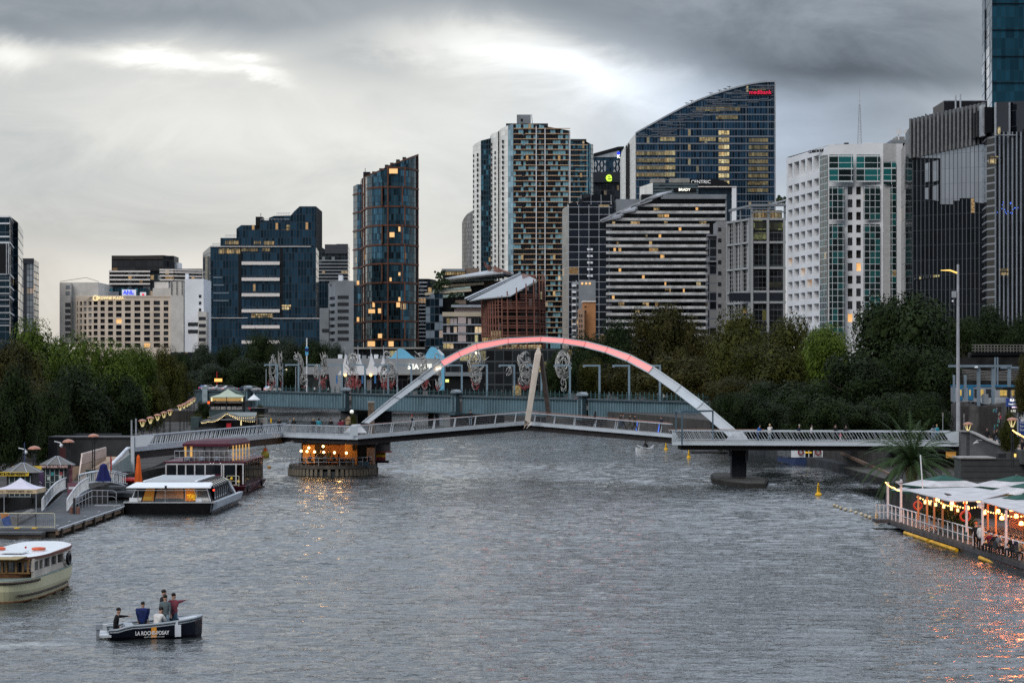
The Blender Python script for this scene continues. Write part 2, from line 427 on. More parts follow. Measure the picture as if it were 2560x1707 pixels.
# ================================================================ building kit (points: photo column, distance, photo row of the top)
WORLD=set()
_build=MB.build
def build_w(s,name,mats,parent=None,**kw):
    o=_build(s,name,mats,parent,**kw)
    if parent is not None and parent.name in WORLD:o.location=-parent.location
    return o
MB.build=build_w
def wthing(name,label,cat,loc,group=None):
    t=thing(name,label,cat,group,loc);WORLD.add(t.name);return t
def walls(parent,pts,zb,mt,name='wall',u0=0):
    m=MB();u=u0
    for(x0,Y0,t0),(x1,Y1,t1) in zip(pts,pts[1:]):
        a,b=P(x0,t0,Y0),P(x1,t1,Y1);L=math.hypot(b.x-a.x,b.y-a.y)
        m.face([(a.x,a.y,zb),(b.x,b.y,zb),b,a],[(u,zb),(u+L,zb),(u+L,b.z),(u,a.z)]);u+=L
    return m.build(name,mt,parent)
def tower(name,label,segs,depth,zb=4.0,roofm=None,cat='tower',side=None,group=None):
    """segs: [(material, [(px, Y, pytop), ...], partname)] left to right; the back repeats the front DEPTH metres further"""
    allp=[]
    for s in segs:
        for p in s[1]:
            if not allp or allp[-1][:2]!=p[:2]:allp.append(p)
    a=P(*[allp[0][0],0,allp[0][1]]);t=wthing(name,label,cat,(a.x,a.y,zb),group)
    u=0
    for s in segs:walls(t,s[1],zb,s[0],s[2] if len(s)>2 else 'facade')
    w=[P(px,py,Y) for px,Y,py in allp];bk=[p+Vector((p.x/p.y*depth*.6,depth,0)) for p in w]
    m=MB();sm=side or segs[0][0]
    ring=[w[-1]]+[bk[-1]]+list(reversed(bk))[1:]+[w[0]]
    u=0
    for p,q in zip(ring,ring[1:]):
        L=math.hypot(q.x-p.x,q.y-p.y)
        m.face([(p.x,p.y,zb),(q.x,q.y,zb),q,p],[(u,zb),(u+L,zb),(u+L,q.z),(u,p.z)]);u+=L
    m.build('rear_wall',sm,t)
    r=MB()
    for i in range(len(w)-1):r.face([w[i],w[i+1],bk[i+1],bk[i]])
    r.build('roof',roofm or M['roof'],t)
    return t
def ax(p0,p1):
    a,b=Vector((X(*p0),p0[1],0)),Vector((X(*p1),p1[1],0));d=(b-a);L=d.length;d/=L
    return a,d,Vector((d.y,-d.x,0)),L
def bands(t,p0,p1,rows,h,proud,mt,name='floor_band',sep=True,ref=0):
    """horizontal bands; rows are photo rows of the top edge at p0 (ref 0) or p1"""
    a,d,n,L=ax(p0,p1);Yr=(p0,p1)[ref][1];objs=[]
    m=MB()
    for r in rows:
        if sep:m=MB()
        z1=Z(r,Yr);z0=z1-h
        c=a+d*(L/2)+n*(proud/2);m.box((c.x,c.y,(z0+z1)/2),(L,proud,h),math.atan2(d.y,d.x))
        if sep:objs.append(m.build(name,mt,t))
    if not sep:objs.append(m.build(name,mt,t))
    return objs
def fins(t,p0,p1,n_,top0,top1,zb,w,proud,mt,name='fin',sep=True,cols=None):
    a,d,n,L=ax(p0,p1);m=MB()
    fr=[k/(n_-1) for k in range(n_)] if cols is None else cols
    for f in fr:
        if sep:m=MB()
        z1=Z(top0,p0[1])*(1-f)+Z(top1,p1[1])*f;c=a+d*(L*f)+n*(proud/2)
        m.box((c.x,c.y,(zb+z1)/2),(w,proud,z1-zb),math.atan2(d.y,d.x))
        if sep:m.build(name,mt,t)
    if not sep:m.build(name,mt,t)
def block(t,name,x0,x1,y0,y1,Y,dep,mt):
    """box seen at columns x0-x1, rows y0 (top)-y1 (bottom), front face at distance Y"""
    return MB().bb(X(x0,Y),X(x1,Y),Y,Y+dep,Z(y1,Y),Z(y0,Y)).build(name,mt,t)
_wq={}
def gridwall(t,p0,p1,cols,rows,deep,wallm,winms,top,bot,ref=0,lit=.05,litm=None,name='window',sill=None):
    """masonry wall with real openings; cols: photo columns (x0,x1) of openings, rows: photo rows (y0,y1) at p[ref]"""
    a,d,n,L=ax(p0,p1);Yr=(p0,p1)[ref][1];rz=math.atan2(d.y,d.x)
    def s_of(px): # where the column meets the wall plane
        k=(px-1280)/F;return((k*a.y-a.x)/(d.x-k*d.y))
    cs=[(s_of(c0),s_of(c1)) for c0,c1 in cols];rs=sorted((Z(r1,Yr),Z(r0,Yr)) for r0,r1 in rows)
    zt,zb=Z(top,Yr),3.0;m=MB();rs=[r for r in rs if r[0]>4]
    def bx(s0,s1,z0,z1,dp=deep,off=0):
        c=a+d*((s0+s1)/2)+n*(-dp/2-off);m.box((c.x,c.y,(z0+z1)/2),(s1-s0,dp,z1-z0),rz)
    zs=[zb]+[q for r in rs for q in r]+[zt]
    for k in range(0,len(zs),2):bx(0,L,zs[k],zs[k+1])
    ss=[0]+[q for c in cs for q in c]+[L]
    for z0,z1 in rs:
        for k in range(0,len(ss),2):
            if ss[k+1]-ss[k]>.01:bx(ss[k],ss[k+1],z0,z1)
    m.build('wall',wallm,t)
    for s0,s1 in cs:
        for z0,z1 in rs:
            c=a+d*((s0+s1)/2)+n*(-deep-.05);key=(round(s1-s0,2),round(z1-z0,2))
            if random.random()<.06 and False:continue
            w=MB();w.box((0,0,0),(s1-s0,.1,z1-z0))
            o=_build(w,name,litm if(litm and random.random()<lit) else random.choice(winms),t)
            o.location=Vector((c.x,c.y,(z0+z1)/2))-t.location;o.rotation_euler=(0,0,rz)
            if sill:
                q=MB().box((0,-.25,-(z1-z0)*.5+(z1-z0)*.14),(s1-s0,.35,(z1-z0)*.26));_build(q,'balcony_panel',sill,o)
    # glass core behind
    q=MB();c=a+d*(L/2)+n*(-deep-.4);q.box((c.x,c.y,(zb+zt)/2),(L-.2,.3,zt-zb-.2),rz);q.build('core',M['darkglass'],t)
def sign(t,s,px,py,Y,hpx,mt,name='sign_lettering',sx=1,rz=0,bold=.0,off=.6):
    c=P(px,py,Y);sz=hpx/F*Y*1.4
    return text(name,s,sz,mt,t,c-Vector((0,off,0))-(t.location if t.name in WORLD else Vector()),(90,0,rz),depth=.1,sx=sx,bold=bold*sz)
def rep(a,step,n):return[a+step*k for k in range(n)]

blk=(.008,.009,.011)
C_navy=curtain('curtain_navy',(.022,.060,.095),(.020,.036,.050),1.5,3.85,.35,.35,lit=.012,big=0,var=.55,es=.8,band=(.020,.032,.05),metal=.7)
C_b1=curtain('curtain_left',(.01,.03,.045),(.06,.08,.10),4,3.7,.15,.5,lit=.0,metal=.3,var=.4)
C_apt=curtain('curtain_apartment',(.010,.018,.022),(.04,.045,.05),2.2,3.1,.25,.5,lit=.07,es=.8,bright=(.22,.24,.25),bp=.13,metal=.1)
C_curve=curtain('curtain_curved',(.020,.060,.085),(.020,.020,.022),1.25,3.3,.16,.22,lit=.012,es=1.1,bright=(.05,.13,.17),bp=.22,metal=.7,var=.8,tilt=.03)
C_tan=curtain('curtain_tan',(.006,.011,.017),(.05,.055,.06),1.5,3.1,.14,.22,lit=.04,es=1.0,bright=(.20,.40,.48),bp=.36,metal=.12,band=(.30,.20,.13))
C_ice=curtain('curtain_pale_blue',(.30,.46,.54),(.20,.25,.28),1.6,3.1,.18,.16,lit=0,metal=.35,var=.45,rough=.15)
C_teal=curtain('curtain_teal',(.006,.028,.042),(.03,.05,.07),1.5,3.1,.3,.55,lit=.02,es=.8,bright=(.06,.20,.27),bp=.25,metal=.3)
C_pale=curtain('curtain_pale_panels',(.80,.79,.74),(.45,.45,.42),3.2,3.1,.12,.15,lit=0,bright=(.015,.015,.02),bp=.0,rough=.35,var=.12)
C_med=curtain('curtain_office',(.020,.060,.105),(.10,.12,.15),1.5,3.95,.13,.55,lit=.06,es=.6,ecol=(1,.72,.35),metal=.75,band=(.17,.19,.22),big=12,bigw=.5,var=.7)
C_grid=curtain('curtain_white_grid',(.008,.011,.018),(.40,.42,.45),4.6,3.4,.22,.22,lit=.03,es=.7,var=.6)
C_mesh=curtain('curtain_fine_grid',(.004,.005,.007),(.42,.43,.44),2.5,1.55,.20,.10,lit=.012,es=.8,big=8,bigw=.7,mv=0)
C_wide=curtain('curtain_wide_grid',(.008,.010,.011),(.08,.085,.09),1.35,3.9,.10,.35,lit=.05,ecol=(.9,.8,.2),es=.35,mv=2)
C_white=curtain('curtain_green',(.006,.018,.018),(.60,.63,.65),1.35,1.6,.12,.13,lit=.012,es=.8,bright=(.012,.085,.085),bp=.34,metal=.05,var=.6)
C_whiteu=curtain('curtain_green_top',(.006,.018,.018),(.60,.63,.65),3.3,3.2,.15,.35,lit=.05,es=.5,bright=(.015,.14,.14),bp=.42,metal=.05,mv=2)
C_fin=curtain('curtain_fins',(.003,.004,.006),(.085,.095,.105),1.1,3.6,.2,.05,lit=.004,es=.7,var=.5)
C_reflect=curtain('curtain_reflection',(.52,.54,.56),(.08,.08,.09),1.1,3.6,.2,.05,lit=.0,rough=.12,metal=.75,var=.1,tilt=.01)  # silvery glass for the painted sky reflection on the finned office
C_blackr=curtain('curtain_black',(.002,.003,.005),(.035,.038,.042),3.4,3.6,.16,.10,lit=.02,es=.6,ecol=(1,.62,.25),var=.6)
C_stripe=curtain('curtain_stripes',(.006,.007,.009),(.02,.02,.02),3.0,1.75,.0,.38,lit=0,band=(.25,.26,.27))
C_blue=curtain('curtain_blue',(.018,.085,.13),(.01,.03,.045),1.5,3.6,.12,.10,lit=0,metal=.5,var=.35,tilt=.01)
C_shop=curtain('curtain_podium',(.008,.009,.011),(.07,.075,.08),1.6,3.8,.2,.5,lit=.35,es=.9,ecol=(1,.66,.25),bright=(.42,.36,.36),bp=.2)
C_lattice=curtain('curtain_behind_lattice',(.004,.004,.006),(.03,.03,.03),1.6,3.5,.12,.3,lit=.07,es=.6,ecol=(1,.8,.4),bright=(.2,.18,.18),bp=.08)
C_bal=curtain('curtain_balcony',(.004,.004,.005),(.014,.014,.015),1.4,3.08,.12,.12,lit=.02,es=1.0,bright=(.10,.11,.12),bp=.06,tilt=.02)
C_check=curtain('curtain_bluegrey',(.008,.018,.028),(.05,.06,.07),2.6,3.6,.2,.4,lit=.02,bright=(.16,.20,.24),bp=.3)
cream=mat('cream_concrete',(.50,.44,.34),.8,var=.12,scale=.1)
hotel=mat('beige_precast',(.70,.59,.48),.85,var=.16,scale=.15)
hotelg=mat('grey_precast',(.60,.57,.53),.85,var=.18,scale=.15)
wht=mat('white_render',(.82,.84,.88),.8,var=.12,scale=.08)
whtile=mat('white_panels',(.70,.71,.73),.5,var=.12,scale=.12)
gcon=mat('grey_concrete',(.22,.24,.26),.85,var=.2,scale=.15)
tan=mat('tan_band',(.55,.36,.22),.7,var=.15,scale=.3)
brown=mat('brown_metal',(.13,.055,.035),.6,var=.3,scale=.5)
rust=mat('rust_lattice',(.22,.095,.07),.6,var=.25,scale=.5)
palebar=mat('pale_balustrade',(.80,.74,.70),.7,var=.1)
greyband=mat('grey_balustrade',(.55,.54,.53),.8,var=.45,scale=.35)
litwin=mat('lit_window',(.5,.35,.2),.5,var=0,emit=.8,ecol=(1,.55,.2))
winA=mat('window_glass',(.010,.011,.014),.08,var=.2,spec=.9);winB=mat('window_glass_blind',(.035,.03,.03),.3,var=.6,scale=1.5)
blkm=mat('black_cladding',blk,.4,var=.3)
whitel=mat('white_letters',(1,1,.9),.5,var=0,emit=1.2,ecol=(1,.98,.85));bluel=mat('blue_letters',(.02,.04,.8),.5,var=0,emit=.8,ecol=(.02,.06,1))
redl=mat('red_letters',(.6,.02,.06),.5,var=0,emit=.55,ecol=(1,.03,.10));greenl=mat('green_letters',(.5,.9,.05),.5,var=0,emit=1.0,ecol=(.62,1,.08))
whitep=mat('white_sign_panel',(.8,.8,.8),.5,var=0,emit=.25,ecol=(.8,.85,1))

# ---- far left glass tower
t=tower('glass_tower','steel blue glass tower with white floor lines at the far left edge',
  [(C_b1,[(-60,900,540),(24,900,540)]),(C_check,[(24,900,540),(38.5,960,563)])],40)
bands(t,(-60,900),(24,900),[540,557,590,605],.6,.4,M['white']);bands(t,(-60,900),(24,900),rep(684,16,9),.5,.3,M['steel'])
bands(t,(24,900),(38.5,960),[540,605,684,715,740,780],.6,.3,M['white'])
block(t,'recess',-60,23,609,683,899.5,.4,blkm)
for x in(15,20):block(t,'column',x,x+2,609,684,898.5,.6,M['steel'])
t=tower('apartment_tower','narrow charcoal tower with a column of bright reflective windows, beside the far left glass tower',
  [(C_apt,[(37,1060,648),(54,1060,646)]),(mat('charcoal',(.03,.035,.045),.7,var=.2),[(54,1060,646),(66,1060,648)],'wall'),
   (curtain('curtain_bright',(.30,.33,.36),(.05,.055,.06),1.4,3,.25,.4,lit=.12,es=.5,rough=.1,metal=.5,var=.4),[(66,1060,648),(84,1060,648)])],30)
block(t,'parapet',54,84.3,646,659,1059.4,.6,mat('charcoal',(.03,.035,.045)))
# ---- hotel
t=wthing('hotel_building','beige concrete hotel with rows of dark square windows and a gold roof sign','hotel',(X(300,1080),1080,4))
Yh=1080
block(t,'stair_tower',150,246,706,860,Yh+12,30,hotelg)
block(t,'stair_tower_side',149,176,707,860,Yh+8,5,hotelg)
for r in rep(757,15.1,6):block(t,'window',163,176.2,r,r+10,Yh+7.8,.5,winA)
for r in(713,728):block(t,'louvre',164,174,r,r+9,Yh+7.8,.5,gcon)
gridwall(t,(190,Yh+9),(232,Yh),[(192,195),(199,205),(209,216),(221,229)],[(753+15.1*k,763+15.1*k) for k in range(7)],.6,hotel,[winA,gcon],742,870,ref=1)
gridwall(t,(232,Yh),(426,Yh),[(234,244),(251,262),(270,282.5),(290,304),(312,327),(336,351),(360,375),(384,400),(409,421)],
  [(752+15.1*k,762.5+15.1*k) for k in range(8)],.7,hotel,[winA,winA,winB],740,880,lit=.07,litm=litwin)
block(t,'roof',190,426,742,752,Yh+10,24,hotelg)
block(t,'lift_tower',426,459,704,880,Yh-.5,14,hotelg);block(t,'parapet',190,426,739,742.5,Yh-.3,.9,hotel)
block(t,'plant_room',382,426,720,742,Yh+6,10,hotelg);block(t,'plant_room',386,421,705,721,Yh+14,10,hotelg)
for x in(429,442,455):MB().bar(P(x,702,Yh-1),P(x,737,Yh-1),.25).build('antenna',M['dark'],t)
MB().tube([P(150,704,Yh+10),P(215,694,Yh+14),P(247,704,Yh+10)],.1,4).build('guard_wire',M['dark'],t)
sign(t,'CROWNE PLAZA',275,745.5,Yh,6.4,mat('gold_letters',(1,.8,.4),.5,var=0,emit=.85,ecol=(1,.82,.45)),bold=.004,sx=1.0)
MB().torus(P(239,745.5,Yh-1),1.2,.18,'Y').build('emblem',MATS['gold_letters'],t)
# ---- behind the hotel
t=tower('office_building','low teal glass office with a white ANL roof sign, behind the beige hotel',[(C_teal,[(246,1180,722),(300,1180,720),(368,1180,721)])],20,cat='office')
block(t,'sign_panel',305,340,724,739,1179,.6,whitep);sign(t,'ANL',321.5,731.5,1178.5,9.5,bluel,bold=.03,sx=1.0)
block(t,'sign_panel',350,365,730.5,741,1179,.6,whitep);block(t,'sign_mark',355,360,734,740,1178.6,.3,redl);block(t,'plant_screen',250,297,729,742,1179,.5,gcon)
t=tower('apartment_block','wide dark apartment block with pale balcony bands, standing behind the hotel',[(C_apt,[(273,1300,676),(435,1300,676)]),(C_apt,[(435,1300,672),(506,1310,672)])],40,cat='apartment building')
for a_,b_ in(((273,1299),(376,1299)),((400,1299),(435,1299)),((435,1299),(506,1309))):
    bands(t,a_,b_,[677,687,697.5,708] if a_[0]<400 else[673,679,688,698],.9,1.6,palebar,'balcony')
walls(t,[(279,1298,640),(407,1298,638),(435,1310,641)],Z(677,1298),curtain('curtain_crown',(.03,.03,.033),(.012,.012,.013),3.4,4.2,.5,.8,lit=.04,es=.5,var=.4),'crown')
block(t,'crown_core',281,434,639.5,677,1311,20,blkm);block(t,'crown_band',279,407,639,648,1297.5,.4,mat('dark_bronze',(.045,.04,.037),.6));block(t,'plant_room',436,450,657,673,1315,8,wht)
# ---- white slab
t=wthing('white_apartment_block','plain white rendered block with three small windows, between hotel and navy glass offices','building',(X(480,1000),1000,4))
block(t,'wall',462,509,697,880,1000,25,wht);block(t,'chimney',463,469,684,700,1004,4,wht)
for y in(737,754,771):block(t,'window',497,503,y,y+7,999.8,.4,winA)
for y in(806,824):block(t,'window',470,495,y,y+9,999.8,.4,winA)
block(t,'stair_block',495,516,779,880,994,8,hotelg)
for y in rep(792,17.5,5):block(t,'window',497,514,y,y+8,993.8,.4,winA)
# ---- navy stepped office
Yn=1100
t=tower('stepped_glass_office','navy glass office stepping up to the right, with white horizontal bars down its middle',
  [(C_navy,[(507,Yn+30,632),(526,Yn,615)]),(C_navy,[(526,Yn,615),(790,Yn,618)])],40,cat='office')
def tier(x0,x1,pts,Y,dep,zb_):
    walls(t,pts,Z(zb_,Y),C_navy,'setback');m=MB();w=[P(a,c,b) for a,b,c in pts]
    for p,q in zip(w,w[1:]):m.face([p,q,q+Vector((0,dep,0)),p+Vector((0,dep,0))])
    for p in(w[0],w[-1]):m.face([p,p+Vector((0,dep,0)),(p.x,p.y+dep,Z(zb_,Y)),(p.x,p.y,Z(zb_,Y))])
    m.build('terrace_roof',M['dark'],t)
tier(0,0,[(551,Yn+1,595),(790,Yn+1,595)],Yn,30,617)
tier(0,0,[(591,Yn+3,572),(603,Yn+3,563),(640,Yn+3,563),(641,Yn+3,574),(790,Yn+3,574)],Yn,26,596)
tier(0,0,[(650,Yn+4,551),(726,Yn+4,551)],Yn,20,576)
tier(0,0,[(725,Yn+.5,541),(735,Yn+.5,529),(749,Yn+.5,516),(790,Yn+.5,516)],Yn,36,619)
tier(0,0,[(672,Yn+9,545),(685,Yn+9,540),(726,Yn+9,539)],Yn,14,553)
block(t,'plant_room',639,656,542,566,Yn+14,8,blkm)
for y in(654,694,733,773,813,851):block(t,'sun_shade',604,699,y,y+8,Yn-1.6,1.5,palebar)
block(t,'cornice',525,777,615.6,617.2,Yn-1,1.2,palebar);block(t,'cornice',513,619,794,795.4,Yn-1.5,1.4,palebar);block(t,'cornice',681,801,795,796.5,Yn-1.5,1.4,palebar)
block(t,'podium',512,801,797,890,Yn-.8,20,C_navy and blkm)
walls(t,[(512,Yn-1,797),(801,Yn-1,797)],4,C_navy,'podium_glazing')
block(t,'recess',596,603.5,620,796,Yn-.3,.3,blkm);block(t,'recess',700,706,620,796,Yn-.3,.3,blkm)
block(t,'reflective_panel',513,519,640,745,Yn+11,.5,mat('gold_glass',(.55,.50,.40),.15,.7))
for x0,x1,y0,y1,k in((547,600,622,634,.8),(604,645,621,628,.35),(655,675,621,628,.6),(704,727,762,774,1.3),(628,682,784,794,.7),(563,597,601,611,.5),(635,652,603,610,.7),(660,685,603,612,.4),(715,737,562,576,.45)):
    block(t,'lit_window',x0,x1,y0,y1,Yn-.35 if y0>620 else Yn+.6,.2,curtain('lit_office_%d'%int(k*100),(.1,.08,.05),(.02,.02,.02),1.2,2.2,.2,.3,lit=.8,es=k,ecol=(1,.62,.25)))
    bo=t.children[-1] if False else None
for y,w in((692,556),(711,560),(731,572),(750,572)):block(t,'blind_strip',533,w,y,y+3.2,Yn-.5,.3,mat('pale_blind',(.16,.22,.27),.5,var=.3))
MB().tube([P(652,541,Yn+10),P(652,533,Yn+10)],.15,4).build('antenna',M['dark'],t)
for x0,x1,y,Yt in((531,551,609,Yn+2),(563,590,588,Yn+3),(652,722,548,Yn+4.2),(692,725,533,Yn+10)):
    m=MB();m.bar(P(x0,y,Yt),P(x1,y,Yt),.18)
    for k in range(9):m.bar(P(x0+(x1-x0)*k/8,y,Yt),P(x0+(x1-x0)*k/8,y+6,Yt),.12)
    m.build('guard_rail',M['steel'],t)
# ---- twin-peaked balcony tower behind
t=tower('apartment_tower','grey balcony apartment tower with two sloping roof peaks, right behind the navy stepped offices',
  [(C_apt,[(780,1500,606),(790,1500,609),(812,1500,623),(842,1500,610),(870,1500,610)])],40)
block(t,'roof_screen',812,869.5,611,634,1499,.5,mat('slate',(.06,.065,.075),.6));bands(t,(788,1499),(870,1499),rep(650,8.2,8),.9,1.2,gcon,'balcony')
t=tower('dark_office','low black building between navy offices and pale concrete block',[(C_navy,[(790,1200,704),(835,1200,706)])],20,cat='office')
# ---- grey concrete
t=wthing('concrete_office','pale grey concrete office with long horizontal windows, left of the curved tower','office',(X(850,980),980,4))
gridwall(t,(838,980),(884,980),[(844,872)],[(739+17.4*k,748+17.4*k) for k in range(7)],.8,gcon,[winA],702,880)
gridwall(t,(821,992),(838,980),[(823,837.4)],[(741+17.4*k,749+17.4*k) for k in range(7)],.8,gcon,[winA],706,880,ref=1)
block(t,'annex',799,822,770,880,990,14,gcon);block(t,'plant_room',846,856,688,702,988,6,wht);block(t,'roof',823,884,703,712,986,20,M['roof'])
for y in(822,):block(t,'window',805,821,y,y+8,989.7,.4,winA)
# ---- curved bronze tower
Yc=1150
t=tower('curved_glass_tower','dark curved apartment tower with bronze bands and a roof slanting up to the right',
  [(C_curve,[(883,Yc+45,466),(893,Yc+36,461),(901,Yc+34,461)]),(C_curve,[(902,Yc+32,449),(911,Yc+14,443),(918,Yc+4,440),(930,Yc-2,434),(955,Yc-7,425),(972,Yc-8,416),(1000,Yc-7,405),(1022,Yc-3,396),(1036,Yc+3,391),(1045,Yc+9,388)])],28)
cp=[(902,Yc+32),(911,Yc+14),(918,Yc+4),(930,Yc-2),(955,Yc-7),(972,Yc-8),(1000,Yc-7),(1022,Yc-3),(1036,Yc+3),(1045.5,Yc+9)]
def ribbon(t,path,z0,z1,th,mt,name):
    m=MB();q=[Vector((X(a,b),b,0)) for a,b in path];n_=[]
    for i in range(len(q)):
        d=(q[min(i+1,len(q)-1)]-q[max(0,i-1)]).normalized();n_.append(Vector((d.y,-d.x,0))*th)
    for i in range(len(q)-1):
        lo=[q[i],q[i+1],q[i+1]+n_[i+1],q[i]+n_[i]];m.prism([(p.x,p.y) for p in lo],z0,z1)
    return m.build(name,mt,t)
for k,y in enumerate((468.5,516.7,563.5,611.5,659,706,754,801,847)):
    z=Z(y,Yc);ribbon(t,cp[(2 if k==0 else 0):],z-.9,z,.45,brown,'bronze_band');ribbon(t,[(883,Yc+45),(893,Yc+36),(901,Yc+34)],z-.7,z,.4,brown,'bronze_band')
ribbon(t,cp[5:],Z(421,Yc)-.9,Z(421,Yc),.45,brown,'bronze_band')
edge_t=[(911,443),(955,425),(972,415.5),(1000,404.5),(1022,396),(1045,387.5)]
m=MB()
for(a_,b_),(c_,d_) in zip(edge_t,edge_t[1:]):m.bar(P(a_,b_,Yc-7),P(c_,d_,Yc-7 if c_<1040 else Yc+9),.7,.7)
m.build('roof_edge',brown,t)
levels=[421,468.5,516.7,563.5,611.5,659,706,754,801,847,868]
for k in range(len(levels)-1):
    for x in((957,972,1008) if k%2 else(972,1014)):
        if k==0 and x<965:continue
        z0,z1=Z(levels[k+1],Yc),Z(levels[k],Yc);MB().bb(X(x,Yc)-.35,X(x,Yc)+.35,Yc-9.0,Yc-7.6,z0,z1).build('bronze_mullion',brown,t)
for x,Yv in((906,Yc+24),(911,Yc+13.5),(1045,Yc+8)):MB().bb(X(x,Yv)-.3,X(x,Yv)+.3,Yv-.6,Yv,4,Z(446 if x<1000 else 388,Yv)).build('bronze_mullion',brown,t)
for x0,x1,y0,y1,kk in((973,994,422,434,1),(974,986,581,593,1),(996,1001,567,579,.8),(996,1001,681,689,.8),(974,979,694,703,.9),(996,1001,743,753,.8),(931,937,756,768,.9),(945,955,771,783,.9),(921,938,773,783,.8),(945,955,834,845,.8),(919,958,853,866,1.1),(968,984,853,866,1.1),(892,898,793,804,.9),(892,898,702,712,.9),(991,1000,756,768,.9)):
    block(t,'lit_window',x0,x1,y0,y1,(Yc-8.8) if x0>902 and x0>940 else(Yc-3.5 if x0>902 else Yc+34),.2,litwin)
block(t,'lift_overrun',908,925,430,446,Yc+16,8,blkm)
for x,y in((930,432),(948,424),(962,415),(975,410),(990,402),(1006,396)):block(t,'roof_plant',x,x+9,y-3,y+8,Yc+4,4,M['dark'])
MB().tube([P(913,431,Yc+14),P(913,421,Yc+14)],.15,4).build('antenna',M['dark'],t)
t=tower('white_banded_block','narrow dark block with white floor bands, right beside the curved bronze tower',[(C_apt,[(1040,1250,697),(1072,1250,697),(1090,1250,700)])],20,cat='building')
bands(t,(1046,1249),(1068,1249),rep(705,9.6,16),.6,1,M['white'],'floor_band')
# ---- terraced building
Yt=1000
t=wthing('terraced_office','low terraced office with cream balcony bands and rooftop planting, left of rust lattice building','office',(X(1130,Yt),Yt,4))
walls(t,[(1064,Yt+6,733),(1107,Yt,733)],4,C_check,'facade');walls(t,[(1107,Yt,786),(1212,Yt,786)],4,C_shop,'facade')
for y in(791,813,836):block(t,'window_screen',1145,1165,y+1,y+18,Yt-.6,.4,mat('pale_pink_screen',(.50,.42,.42),.6,var=.12));block(t,'floor_slab',1106,1203,y+19,y+22,Yt-1,1.2,M['grey'])
block(t,'core',1066,1280,735,890,Yt+8,40,blkm);block(t,'core',1080,1270,702,740,Yt+25,30,C_shop and mat('charcoal_glass',(.03,.035,.035),.3,var=.5,scale=.5));block(t,'core',1106,1235,683,705,Yt+45,25,MATS['charcoal_glass'])  # cores in black cladding and dark grey glass of uneven tone
block(t,'balcony',1106,1205,780,791,Yt-1,6,cream);block(t,'glazed_screen',1136,1205,769,780,Yt+3,.5,mat('pale_pink_screen',(.50,.42,.42)))
block(t,'roof_band',1128,1206,762,768,Yt,12,M['grey'])
def slant(name,x0,x1,ya,yb,hpx,Y,dep,mt):return MB().extr([P(x0,ya,Y),P(x1,yb,Y),P(x1,yb+hpx,Y),P(x0,ya+hpx,Y)],(0,dep,0)).build(name,mt,t)
slant('balcony',1062,1178,732,722,6,Yt+4,14,cream);slant('balcony',1100,1210,713,705,6.5,Yt+16,12,cream)
slant('glass_balustrade',1082,1176,725,716,5,Yt+5,.3,mat('pale_green_glass',(.35,.45,.42),.15,var=.4,scale=.4));slant('glass_balustrade',1085,1160,740,733,7,Yt+3,.3,MATS['pale_green_glass']);slant('glass_balustrade',1110,1240,703,695,5,Yt+18,.3,MATS['pale_green_glass'])
MB().extr([P(1110,700,Yt+10),P(1220,680,Yt+30),P(1285,690,Yt+30),P(1258,684,Yt+10),P(1210,690,Yt+10)],(0,0,.8)).build('curved_roof',mat('pale_roof',(.42,.44,.46),.5),t)
MB().extr([P(1111,700,Yt+12),P(1200,690,Yt+12),P(1260,686,Yt+12),P(1260,689,Yt+12),P(1111,703,Yt+12)],(0,25,0)).build('roof_edge',MATS['pale_roof'],t)
MB().extr([P(1220,681,Yt+30),P(1284,692,Yt+30),P(1284,682,Yt+30),P(1262,677,Yt+30),P(1225,676,Yt+30)],(0,20,0)).build('curved_roof',MATS['pale_roof'],t)
for k in range(12):block(t,'window',1176+6.3*k,1179.5+6.3*k,693,701,Yt+24.5,.4,palebar)
block(t,'brick_wall',1210,1260,702,725,Yt+22,6,mat('brown_brick',(.20,.15,.12),.85));block(t,'brick_wall',1162,1198,670,685,Yt+42,8,MATS['brown_brick']);block(t,'brick_wall',1138,1165,750,760,Yt+4,5,MATS['brown_brick'])
block(t,'canopy',1104,1162,672,678,Yt+40,14,gcon);block(t,'canopy_glazing',1108,1162,680,688,Yt+44,.4,curtain('lit_office_80',(.1,.08,.05),(.02,.02,.02),1.2,2.2,.2,.3,lit=.8,es=.8,ecol=(1,.62,.25)))
for x,y,r in((1097,690,1.8),(1104,684,1.2),(1105,706,1.6),(1112,702,1.4),(1120,708,1.3),(1095,712,2),(1088,716,1.3),(1126,739,1.2),(1140,738,1.3),(1152,739,1),(1092,730,1),(1133,765,1),(1140,763,1)):
    m=MB()
    for k in range(22):c=P(x,y,Yt+3)+Vector([random.gauss(0,r*.6) for _ in range(3)]);m.ball(c,r*.35,5,3)
    m.build('roof_planting',mat('roof_plants',(.03,.05,.02),.8,var=.5,scale=.8),t)
for k in range(26):
    x=1228+k*2.4 if k<22 else 1228;y=672+(k/22)**1.6*14-2*math.sin(k*.3)
    if k>=22:x,y=1214+(k-22)*4,660+(k-22)*3
    if k<3:x-=6
    b0=P(x,y+9,Yt+28);MB().bar(b0,b0+Vector((-.5,0,2.6)),.38).build('rust_post',rust,t)
